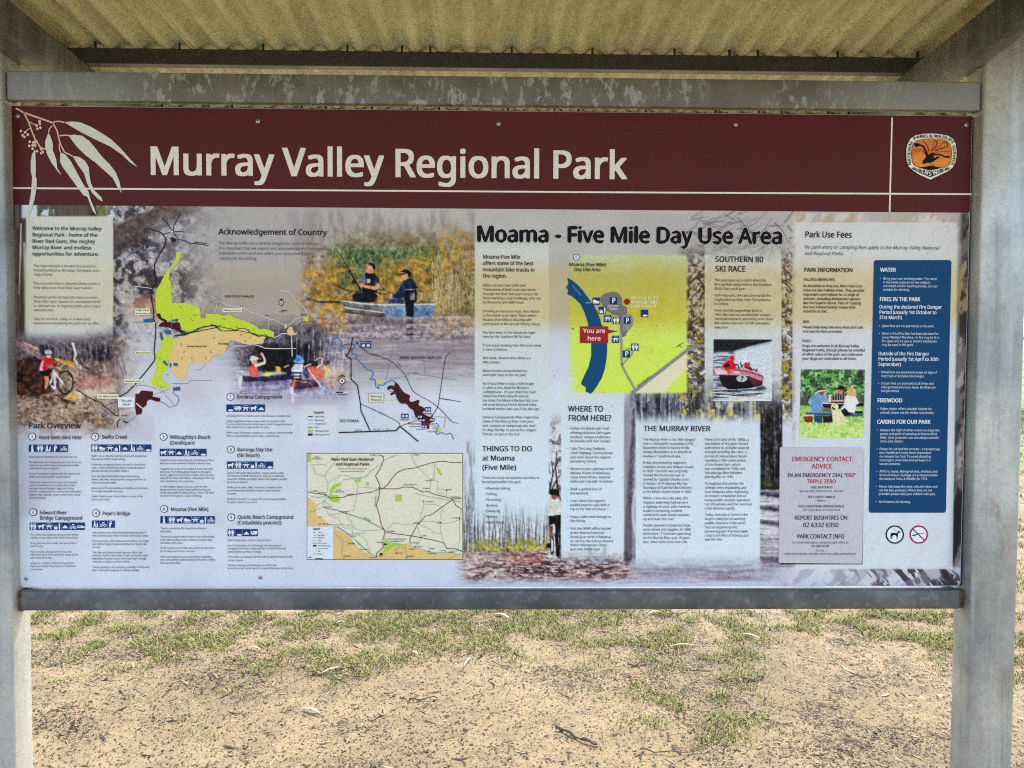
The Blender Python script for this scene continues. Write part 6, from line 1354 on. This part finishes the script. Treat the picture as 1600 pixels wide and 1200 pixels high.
for p_, w, c_ in ([(f5(q), .5, (140, 136, 136)) for q in ([(80, 165), (110, 250), (200, 262), (240, 340), (240, 400), (185, 600)], [(205, 265), (290, 140), (355, 40)], [(20, 150), (150, 140), (210, 145), (225, 170)], [(240, 350), (290, 300), (350, 290), (360, 255), (450, 260), (510, 290), (560, 360), (570, 385), (700, 395), (800, 405)], [(560, 385), (550, 480), (520, 640), (400, 655), (200, 610)], [(190, 600), (100, 640), (120, 580), (210, 540), (290, 610)], [(400, 660), (600, 720), (760, 790), (850, 850)], [(225, 640), (250, 690), (400, 665)], [(270, 700), (340, 720), (390, 790), (500, 810), (560, 850), (640, 860), (850, 848)], [(240, 790), (380, 790), (420, 830), (500, 830), (510, 890)], [(440, 700), (500, 760), (500, 800)], [(300, 870), (400, 970), (390, 1130)], [(400, 970), (520, 995)], [(560, 900), (640, 940), (690, 1050), (690, 1110)], [(20, 655), (110, 655)])]
                + [(g5(q), .5, (140, 136, 136)) for q in ([(290, 25), (340, 140), (420, 220), (490, 295), (520, 310), (590, 325), (575, 440)], [(550, 140), (540, 300)], [(510, 320), (500, 430)], [(430, 545), (425, 620), (395, 690), (400, 750)], [(430, 570), (560, 575), (630, 605)], [(650, 610), (615, 680), (620, 760), (610, 850), (650, 980)], [(40, 840), (110, 770), (190, 790), (320, 785), (400, 760), (520, 755), (600, 780), (720, 775), (840, 730)], [(380, 790), (520, 850), (525, 880), (630, 890)], [(360, 820), (400, 920)], [(840, 640), (820, 720), (820, 940), (800, 1060)], [(580, 405), (680, 415), (680, 490)], [(410, 940), (360, 1010), (330, 1040)], [(130, 1100), (130, 1050), (240, 1040)], [(235, 1050), (245, 1150)], [(700, 1160), (800, 1120), (840, 1110)])]
                + [(f5(q), .8, (116, 152, 190)) for q in ([(60, 490), (150, 500), (210, 480)], [(185, 600), (240, 620), (330, 630), (400, 660), (640, 740), (850, 850)], [(330, 800), (470, 900), (560, 890), (650, 880)], [(400, 310), (520, 290), (640, 280), (700, 220), (790, 150)], [(230, 790), (300, 800), (420, 870), (480, 910), (580, 1000), (690, 1100), (760, 1130)])]
                + [(g5(q), .8, (116, 152, 190)) for q in ([(0, 100), (80, 60), (150, 35)], [(340, 455), (480, 490), (600, 510), (740, 535), (840, 545)], [(340, 1040), (470, 1080), (560, 1100), (700, 1090), (840, 1070)])]):
    A.line(p_, w, c_)
MR = (104, 52, 48)
for p_ in (f5([(20, 437), (100, 455), (215, 468), (270, 505), (400, 500), (450, 480), (600, 455), (720, 440), (800, 405), (848, 400)]) + g5([(0, 405), (150, 405), (215, 385), (320, 390), (420, 440), (480, 435), (560, 470), (680, 495), (740, 517), (846, 505)]), f5([(785, 35), (840, 55), (840, 100), (810, 180), (755, 265), (800, 360), (805, 405), (790, 500), (765, 580), (795, 680), (815, 790), (860, 865), (835, 960), (840, 1040), (770, 1100), (765, 1140)]), g5([(0, 395), (40, 360), (130, 240), (215, 195), (330, 180), (500, 128), (620, 105), (750, 122), (846, 120)]), g5([(740, 525), (620, 610), (510, 690), (450, 700), (400, 755), (365, 790), (300, 910), (280, 960), (290, 1000)]), g5([(10, 868), (50, 880), (300, 915), (405, 935), (530, 960), (650, 990), (680, 1050), (780, 1055), (846, 1085)]), g5([(748, 525), (780, 585), (846, 630)])):
    A.line(p_, 1.0, MR, .0002)
A.build('road', rmap)
A = Art(-0.0034)
text(A, 518, 719.4, 'River Red Gum National', 4.3, (44, 28, 32), 'x', 584.2); text(A, 524.8, 727, 'and Regional Parks', 4.3, (44, 28, 32), 'x', 577.4)
text(A, 528.4, 732.8, "There's so much more to see in our", 2.2, (70, 62, 64), 'r', 574); text(A, 532.4, 737, 'regional and national parks', 2.2, (70, 62, 64), 'r', 570)
for s, x, y, x1, r in (('Mungo', 492, 714.6, 499, 0), ('National Park', 487.6, 717.4, 503, 0), ('To Hillston', 577.6, 711.6, 589, 0), ('Yanga', 526, 766, 533, 0), ('National Park', 521.6, 769, 538, 0), ('Balranald', 497, 770.4, 508.6, 0), ('To Mildura', 487, 767.6, 497, 0), ('Hay', 591, 762.4, 596, 0), ('Moulamein', 531, 800, 545, 0), ('Kyalite', 507, 792.6, 516.4, 0), ('Nyah', 498, 808.4, 504, 0), ('Swan Hill', 497, 819, 509, 0), ('Barham', 547, 838, 557, 0), ('Kerang', 544, 850, 553, 0), ('Gunbower', 562.4, 858.6, 576, 0), ('Echuca', 577.4, 871.4, 588, 0), ('Moama', 592.4, 869, 598.6, 0), ('Mathoura', 588.6, 847.8, 598, 0), ('To Melbourne', 537, 869.2, 549, 0),
                    ('Griffith', 645, 711.4, 655.6, 0), ('Coolamon', 664.6, 751.4, 675, 0), ('Narrandera', 660.4, 763.4, 671.6, 0), ('Ganmain', 698, 765.4, 706, 0), ('Wagga Wagga', 704.6, 777, 718.6, 0), ('Lockhart', 664, 784.4, 677.6, 0), ('Jerilderie', 646, 817.6, 655.4, 0), ('Urana', 683.6, 816.4, 689, 0), ('Culcairn', 707, 809.6, 718, 0), ('Deniliquin', 605.6, 830.4, 617.4, 0), ('Finley', 659.6, 837.4, 667.4, 0), ('Tocumwal', 643, 848.4, 654, 0), ('Barooga', 652, 854.6, 660, 0), ('Cobram', 639.6, 858.2, 648, 0), ('Mulwala', 671, 857.4, 679.4, 0), ('Yarrawonga', 669, 865, 682, 0), ('Corowa', 689, 860.8, 697, 0), ('Albury', 701, 863.4, 710.6, 0), ('Numurkah', 619.6, 864.4, 628.6, 0), ('Shepparton', 636.4, 869.2, 647, 0), ('Murray Valley Regional', 606, 842.6, 634.6, 0), ('and National Park', 609, 846, 631, 0), ('Murrumbidgee River', 631, 757.8, 651.4, 0), ('Sturt Highway', 541, 773.4, 553, .1), ('Cobb Highway', 587, 792, 588.6, 1.5), ('Wakool River', 569, 809, 580.6, -.5)):
    if abs(r) > 1: text(A, x, y, s, 1.8, (64, 54, 54), 'b', rot=r)
    else: text(A, x, y, s, 1.9, (52, 44, 46), 'b', x1, rot=r)
for q in (f5([(215, 468), (805, 405), (435, 672), (235, 785), (765, 1140), (520, 995), (415, 1155)]) + g5([(15, 868), (520, 308), (740, 517), (380, 782), (615, 770), (405, 930), (820, 727), (340, 1032), (490, 1080), (680, 425), (430, 540), (130, 1103), (245, 1150)])): A.disc(q[0], q[1], 1.0, (36, 30, 32), 0, 10)
A.poly(g5([(0, 990), (40, 1005), (20, 1015), (0, 1012)]), (50, 28, 26)); A.poly(f5([(795, 1115), (815, 1095), (842, 1110), (820, 1125)]), (50, 28, 26))
A.build('map_lettering', rmap); A = Art(-0.0034)
text(A, 489.4, 827.2, 'Legend', 3.0, (44, 40, 44), 'x', 499.8)
for k, (c_, s, x1) in enumerate((((52, 46, 46), 'Towns', 503), ((104, 52, 48), 'Major Roads', 507.6), ((140, 136, 136), 'Minor Roads', 507), ((116, 152, 190), 'Rivers', 503), ((158, 194, 78), 'NSW Parks', 511), ((50, 28, 26), 'NSW Regional Parks', 517), ((206, 232, 200), 'Victoria Parks', 513), ((232, 224, 202), 'NSW', 501), ((230, 188, 116), 'Victoria', 504))):
    y = 831.3 + k * 4.2
    if k == 0: A.disc(492, y, .8, c_)
    elif k < 4: A.line([(489.4, y), (495, y)], .8, c_)
    else: A.rect(489.4, y - 1.2, 495, y + 1.2, c_)
    text(A, 497, y + .9, s, 1.7, (70, 68, 76), 'b', x1)
A.line([(493, 872.4), (504.6, 872.6)], 1.4, (40, 36, 40)); A.line([(482, 870.4), (488, 870.4)], .7, (60, 90, 130)); A.disc(485, 870.4, .9, (60, 90, 130), 0, 10)
A.build('map_legend', rmap)

# ---- screws
for sx_, sy_, d in ((28, 181.5, 0), (403, 189.6, 0), (779, 193.6, 0), (1149.5, 194.8, 0), (1509.5, 195.2, 0), (41.5, 904, 1), (407, 902, 1), (774, 900.4, 1), (1137.6, 900.6, 1), (1491.5, 902, 0)):
    cx, cz = P(sx_, sy_); r = 0.0036
    bm = bmesh.new()
    prof = [(r * 1.35, 0.0), (r * 1.35, .0008), (r, .0010), (r * .95, .0022), (r * .6, .0031), (0, .0034)]
    n = 16; rings = []
    for rad, h in prof[:-1]: rings.append([bm.verts.new((cx + rad * math.cos(2 * math.pi * k / n), -0.0008 - h, cz + rad * math.sin(2 * math.pi * k / n))) for k in range(n)])
    top = bm.verts.new((cx, -0.0008 - prof[-1][1], cz))
    for r0, r1 in zip(rings, rings[1:]):
        for k in range(n): f = bm.faces.new([r0[k], r0[(k + 1) % n], r1[(k + 1) % n], r1[k]]); f.smooth = True
    for k in range(n): bm.faces.new([rings[-1][k], rings[-1][(k + 1) % n], top])
    a = rnd.uniform(0, 3.1); c_, s_ = math.cos(a), math.sin(a)
    for q in (0, 1):
        ux, uz = (c_, s_) if q == 0 else (-s_, c_)
        w_ = r * .16; l_ = r * .62
        vv = [bm.verts.new((cx + ux * l_ * i - uz * w_ * j, -0.0008 - .0036, cz + uz * l_ * i + ux * w_ * j)) for i, j in ((-1, -1), (1, -1), (1, 1), (-1, 1))]
        f = bm.faces.new(vv); f.material_index = 1
    bm_obj('screw', bm, [M_SCREW, M_BLACK], board)
# ------------------------------------------------------------------ ground
def gz(x, y):
    """gentle relief of the ground"""
    return 0.018 * (vnoise(x * 1.3 + 40, y * 1.3 + 9) - .5) + 0.010 * (vnoise(x * 4.1 + 7, y * 4.1 + 3) - .5)
xs = np.concatenate([-np.geomspace(3.2, 420, 22)[::-1], np.arange(-3.0, 3.61, 0.06), np.geomspace(3.8, 420, 22)])
ys = np.concatenate([-np.geomspace(2.6, 420, 22)[::-1], np.arange(-2.4, 5.01, 0.06), np.geomspace(5.2, 420, 24)])
GX, GY = np.meshgrid(xs, ys)
GZ = np.where((np.abs(GX) < 30) & (np.abs(GY) < 30), gz(GX, GY), 0)
w_ = len(xs); V = np.stack([GX, GY, GZ], -1).reshape(-1, 3)
F = [(j * w_ + i, j * w_ + i + 1, (j + 1) * w_ + i + 1, (j + 1) * w_ + i) for j in range(len(ys) - 1) for i in range(w_ - 1)]
tag(obj('ground', V, F, M_GROUND, smooth=True), kind='structure')

R = np.random.RandomState(11)
def scatter(n, x0, x1, y0, y1): return R.uniform(x0, x1, n), R.uniform(y0, y1, n)
def grass_density(x, y):
    a = vnoise(x * 1.1 + 3, y * 1.6 + 21); b_ = vnoise(x * 3.3 + 13, y * 4.3 + 1); c_ = vnoise(x * 9 + 5, y * 9 + 8)
    v = .55 * a + .32 * b_ + .20 * c_
    lead = 1.15 * sstep(1.45, 2.15, y + .25 * np.sin(x * 2.1)) - .25 * sstep(-.5, -1.1, x) * 0
    thr = .70 - .27 * lead - .17 * sstep(1.8, 2.3, y) - .09 * sstep(2.5, 7, y) + .03 * (x < -.9)
    return (.06 + .94 * sstep(.35, .6, c_)) * sstep(thr - .16, thr + .20, v + .22 * (R.rand(*np.shape(x)) - .5)) * .95
def grass(n, x0, x1, y0, y1, hmin, hmax, width, V, F):
    x, y = scatter(n, x0, x1, y0, y1)
    k = R.rand(n) < grass_density(x, y); x = x[k]; y = y[k]; n = len(x)
    z = gz(x, y); h = R.uniform(hmin, hmax, n) * (.5 + .8 * R.rand(n) ** 2); a = R.uniform(0, 2 * np.pi, n); lean = R.uniform(.3, 2.2, n)
    wx, wy = np.cos(a + 1.57) * width / 2, np.sin(a + 1.57) * width / 2
    dx, dy = np.cos(a) * h * lean, np.sin(a) * h * lean
    o = len(V) // 1
    P_ = np.stack([np.stack([x - wx, y - wy, z], -1), np.stack([x + wx, y + wy, z], -1), np.stack([x + dx * .45 + wx * .7, y + dy * .45 + wy * .7, z + h * .62], -1), np.stack([x + dx * .45 - wx * .7, y + dy * .45 - wy * .7, z + h * .62], -1), np.stack([x + dx, y + dy, z + h * .85], -1)], 1)
    base = sum(len(v) for v in V)
    V.append(P_.reshape(-1, 3))
    i = base + np.arange(n)[:, None] * 5
    F.append(([0, 1, 2, 3] + i)); F.append(([3, 2, 4] + i))
V = []; F = []
grass(190000, -2.9, 3.0, 1.0, 3.4, .008, .038, .0038, V, F)
grass(2600, 1.25, 2.6, -.2, 1.2, .008, .03, .003, V, F)
grass(40000, 2.2, 5.2, 1.4, 5.5, .012, .05, .005, V, F)
grass(30000, 4.0, 16.0, 5.0, 18.0, .03, .10, .016, V, F)
def bulk(name, V, F, m, kind='stuff', smooth=False):
    V = np.concatenate(V)
    me = bpy.data.meshes.new(name)
    me.vertices.add(len(V)); me.vertices.foreach_set('co', V.astype(np.float32).ravel())
    li = np.concatenate([f.ravel() for f in F]); st = []; o = 0
    for f in F: st.append(o + np.arange(len(f)) * f.shape[1]); o += f.size
    me.loops.add(len(li)); me.loops.foreach_set('vertex_index', li.astype(np.int32))
    me.polygons.add(sum(len(f) for f in F)); me.polygons.foreach_set('loop_start', np.concatenate(st).astype(np.int32))
    me.materials.append(m); me.update(calc_edges=True); me.validate()
    o = bpy.data.objects.new(name, me); COL.objects.link(o)
    return tag(o, kind=kind)
tag(bulk('grass', V, F, M_GRASS), 'short patchy green and straw coloured grass growing through the sand', 'grass')

def flakes(n, x0, x1, y0, y1, smin, smax, asp, V, F, curl=.25, dens=None, lift=.003):
    """flat curled leaf and bark bits lying on the ground: two quads each"""
    x, y = scatter(n, x0, x1, y0, y1)
    if dens is not None: k = R.rand(n) < dens(x, y); x = x[k]; y = y[k]; n = len(x)
    z = gz(x, y) + R.uniform(.0005, lift, n)
    L = R.uniform(smin, smax, n) * (.35 + R.rand(n) ** 2); W = L * R.uniform(asp * .5, asp, n); a = R.uniform(0, 2 * np.pi, n)
    ux, uy = np.cos(a), np.sin(a); vx, vy = -uy, ux
    t1 = R.uniform(-curl, curl, n) * L; t2 = R.uniform(0, curl, n) * L; b_ = R.uniform(-.25, .25, n) * L
    def pt(p, q, dz): return np.stack([x + ux * p + vx * q, y + uy * p + vy * q, z + np.maximum(dz, 0)], -1)
    P_ = np.stack([pt(-L / 2, b_, t2), pt(-L * .05, -W / 2, t1 * .3), pt(L / 2, b_ * .6, t2 * .6), pt(0, W / 2, np.abs(t1) * .5 + .001)], 1)
    base = sum(len(v) for v in V); V.append(P_.reshape(-1, 3)); i = base + np.arange(n)[:, None] * 4
    F.append([0, 1, 3] + i); F.append([1, 2, 3] + i)
clump = lambda x, y: .30 + .70 * sstep(.46, .72, .6 * vnoise(x * 2.2 + 31, y * 3.0 + 4) + .4 * vnoise(x * 7 + 2, y * 8 + 6))
V = []; F = []
flakes(26000, -2.9, 3.0, .75, 3.2, .006, .026, .55, V, F, .12, dens=clump)
flakes(210000, -2.7, 2.7, .75, 2.6, .003, .014, .8, V, F, .12, dens=clump)
flakes(8000, -2.8, 3.0, .8, 3.2, .02, .085, .16, V, F, .08, clump)
flakes(2500, 1.3, 2.8, -.4, 2.2, .006, .03, .5, V, F, dens=clump)
flakes(1500, 2.5, 6, 2, 7, .02, .06, .4, V, F, dens=clump)
tag(bulk('leaf_litter', V, F, M_LITTER), 'dark and straw coloured leaf and bark litter scattered over the sand', 'leaf litter')
# pebbles: low squashed octahedra
def pebbles(n, x0, x1, y0, y1, smin, smax, V, F):
    x, y = scatter(n, x0, x1, y0, y1); z = gz(x, y); s = R.uniform(smin, smax, n) * (.4 + R.rand(n)); a = R.uniform(0, 6.28, n); e = R.uniform(.6, 1, n); hh = s * R.uniform(.3, .7, n)
    pts = []
    for k in range(6):
        t_ = a + k * np.pi / 3; r = s * (.8 + .3 * R.rand(n)); pts.append(np.stack([x + np.cos(t_) * r, y + np.sin(t_) * r * e, z - .001 + hh * .1], -1))
    pts.append(np.stack([x, y, z + hh], -1))
    base = sum(len(v) for v in V); V.append(np.stack(pts, 1).reshape(-1, 3)); i = base + np.arange(n)[:, None] * 7
    for k in range(6): F.append([k, (k + 1) % 6, 6] + i)
V = []; F = []
pebbles(9000, -2.6, 2.6, .75, 2.3, .0012, .0045, V, F); pebbles(500, 1.8, 2.8, -.3, 1.6, .004, .013, V, F); pebbles(120, 1.85, 2.5, .2, 1.5, .008, .02, V, F)
tag(bulk('gravel', V, F, M_PEBBLE), 'small pale and grey stones lying in the sandy ground', 'gravel')

# ------------------------------------------------------------------ the leaves and sticks one can pick out
def G(pxx, pyy):
    d = CAM_ROT @ np.array([(pxx - 800) / FPX, (600 - pyy) / FPX, -1.0]); q = CAM_POS + d * (-CAM_POS[2] / d[2]); return Vector((q[0], q[1], 0))
def leaf(pa, pb, wd, label, m=M_LEAF, bend=.05):
    a, b_ = G(*pa), G(*pb); mid = (a + b_) / 2; L = (b_ - a).length; u = (b_ - a).normalized(); v = Vector((-u.y, u.x, 0))
    V = []; F = []; n = 12
    for i in range(n + 1):
        t_ = i / n; wv = wd * math.sin(math.pi * min(1, t_ ** .8)) ** .8 / 2; c_ = a + u * (L * t_) + v * (bend * L * math.sin(math.pi * t_))
        zz = float(gz(np.array(c_.x), np.array(c_.y))) + .008 + .006 * math.sin(math.pi * t_) + .004 * t_
        for s in (-1, 0, 1): V.append((c_.x + v.x * wv * s, c_.y + v.y * wv * s, zz + (.35 * wv if s else 0)))
    for i in range(n):
        for s in (0, 1): F.append((i * 3 + s, i * 3 + s + 1, i * 3 + s + 4, i * 3 + s + 3))
    o = obj('fallen_leaf', V, F, m, smooth=True); sol = o.modifiers.new('thickness', 'SOLIDIFY'); sol.thickness = .0006
    tag(o, label, 'leaf', 'long gum leaves lying on the ground')
leaf((500, 1054), (536, 1045), .016, 'long pale gum leaf lying on dark twigs left of the sign centre')
leaf((471, 1108), (502, 1120), .017, 'olive grey curved gum leaf alone on bare sand')
leaf((386, 1015), (408, 1020), .014, 'pale gum leaf on grass directly below the second bottom screw from the left')
leaf((641, 1021), (654, 1027), .016, 'short whitish gum leaf in the thick green grass patch')
leaf((523, 976), (540, 974), .015, 'bleached gum leaf in grass just below the bottom rail, left half')
leaf((1045, 1014), (1086, 1013), .014, 'straight pale gum leaf across the right grass patch')
leaf((1156, 993), (1188, 1002), .016, 'slanting whitish gum leaf in the right grass patch')
leaf((1012, 963), (1035, 961), .02, 'broad white gum leaf below the rail right of centre')
leaf((1262, 1035), (1277, 1036), .014, 'small pale gum leaf on sand near the right post')
leaf((703, 950), (728, 957), .026, 'bright white curled leaf nearest to the rail at the centre')
leaf((772, 960), (797, 970), .024, 'cream curled leaf right of the bright white one under the rail')
leaf((725, 1046), (738, 1030), .012, 'thin straw leaf standing up at the edge of the thick grass')
def stick(pts, r, label, knob=0):
    pts = smooth(pts, 1); pts = [(x + rnd.uniform(-.9, .9), y + rnd.uniform(-.5, .5)) for x, y in pts]
    q = [G(*p) for p in pts]; bm = bmesh.new(); zz = [.012 + .006 * math.sin(i * 2.1) for i in range(len(q))]
    tube(bm, [(p.x, p.y, z + float(gz(np.array(p.x), np.array(p.y)))) for p, z in zip(q, zz)], [r * .6 * (1 - .5 * i / len(q)) * (1 + .25 * math.sin(i * 3.7 + r * 900)) for i in range(len(q))], 7)
    tag(bm_obj('twig', bm, M_BARK, None, True), label, 'twig', 'dark twigs lying on the ground')
stick([(868, 1143), (880, 1145), (895, 1155), (915, 1164), (932, 1168)], .014, 'thick bent bark stick in front of the centre, largest on the ground')
stick([(640, 1096), (660, 1095), (684, 1092)], .008, 'short straight dark stick on sand left of centre')
stick([(484, 1050), (505, 1055), (540, 1057), (566, 1060)], .006, 'long thin dark twig under the long pale leaf')
stick([(1160, 1067), (1178, 1068), (1190, 1064), (1195, 1056)], .008, 'hooked grey twig on sand right of centre')
stick([(980, 1045), (995, 1043), (1010, 1038)], .007, 'dark twig at the lower edge of the right grass patch')
stick([(1000, 1174), (1030, 1178), (1060, 1178), (1105, 1173)], .005, 'wavy thin brown twig at the very front of the sand')
stick([(1000, 1190), (1006, 1165), (1012, 1130)], .003, 'upright thin dry stem at the front near the bent stick')
stick([(766, 1038), (785, 1043), (800, 1048)], .005, 'short twig at the right edge of the thick green grass')

# ------------------------------------------------------------------ mesh fence and gum trees beyond the grass
fence = thing('mesh_fence', 'tall wire mesh fence at the far edge of the grass, seen past the right post', 'fence', (14, 17.4, 0))
FY = 17.4
bm = bmesh.new()
for z in np.arange(.06, 3.3, .2): bx(bm, 9.0, 22.0, FY - .004, FY + .004, z - .010, z + .010)
for x in np.arange(9.0, 22.0, .15): bx(bm, x - .004, x + .004, FY + .004, FY + .010, .05, 3.3)
bm_obj('wire_mesh', bm, M_WIRE, fence)
bm = bmesh.new(); bx(bm, 8.95, 22.05, FY - .03, FY - .004, .03, .10, .005); bm_obj('bottom_rail', bm, M_WIRE, fence)
for x in np.arange(9.0, 22.1, 3.25):
    bm = bmesh.new(); tube(bm, [(x, FY + .05, -.1), (x, FY + .05, 3.4)], .035, 10); bm_obj('fence_post', bm, M_WIRE, fence, True)
def tree(x, y, h, r, seed, label):
    q = random.Random(seed); t_ = thing('gum_tree', label, 'tree', (x, y, 0), 'gum trees beyond the fence')
    bm = bmesh.new(); top = Vector((x + q.uniform(-.6, .6), y, h * .62))
    tube(bm, [(x, y, -.1), (x + q.uniform(-.2, .2), y, h * .3), top], [.30, .22, .12], 9)
    tips = []
    for k in range(9):
        a = 2 * math.pi * k / 9 + q.uniform(-.3, .3); s = Vector((x, y, h * q.uniform(.32, .6))); e = s + Vector((math.cos(a) * r * q.uniform(.5, .9), math.sin(a) * r * q.uniform(.5, .9), h * q.uniform(.12, .4)))
        tube(bm, [s, (s + e) / 2 + Vector((0, 0, -.2)), e], [.10, .07, .03], 6); tips.append(e)
    bm_obj('trunk', bm, M_TRUNK, t_, True)
    rs = np.random.RandomState(seed); V = []; n_ = 260
    for e in tips + [top + Vector((0, 0, .8))] + [Vector((x + q.uniform(-r, r) * .8, y + q.uniform(-r, r) * .8, h * q.uniform(.25, .95))) for _ in range(16)]:
        c_ = rs.normal(0, 1, (n_, 3)) * np.array([.8, .8, .55]) + np.array(e); u = rs.normal(0, 1, (n_, 3)); u /= np.linalg.norm(u, axis=1)[:, None]; w2 = np.cross(u, rs.normal(0, 1, (n_, 3))); w2 /= np.linalg.norm(w2, axis=1)[:, None]
        V.append(np.stack([c_ - u * .13, c_ - w2 * .035, c_ + u * .13, c_ + w2 * .035], 1).reshape(-1, 3))
    nt = sum(len(v) for v in V) // 4
    o = bulk('crown', V, [np.arange(nt * 4).reshape(-1, 4)], M_CROWN); del o['kind']; o.parent = t_; o.location = -t_.location
tree(15.5, 21.0, 9.0, 3.0, 3, 'dark gum tree standing behind the tall mesh fence, nearer to the right post')
tree(20.0, 23.0, 10.0, 3.4, 4, 'broad gum tree further right behind the tall mesh fence')
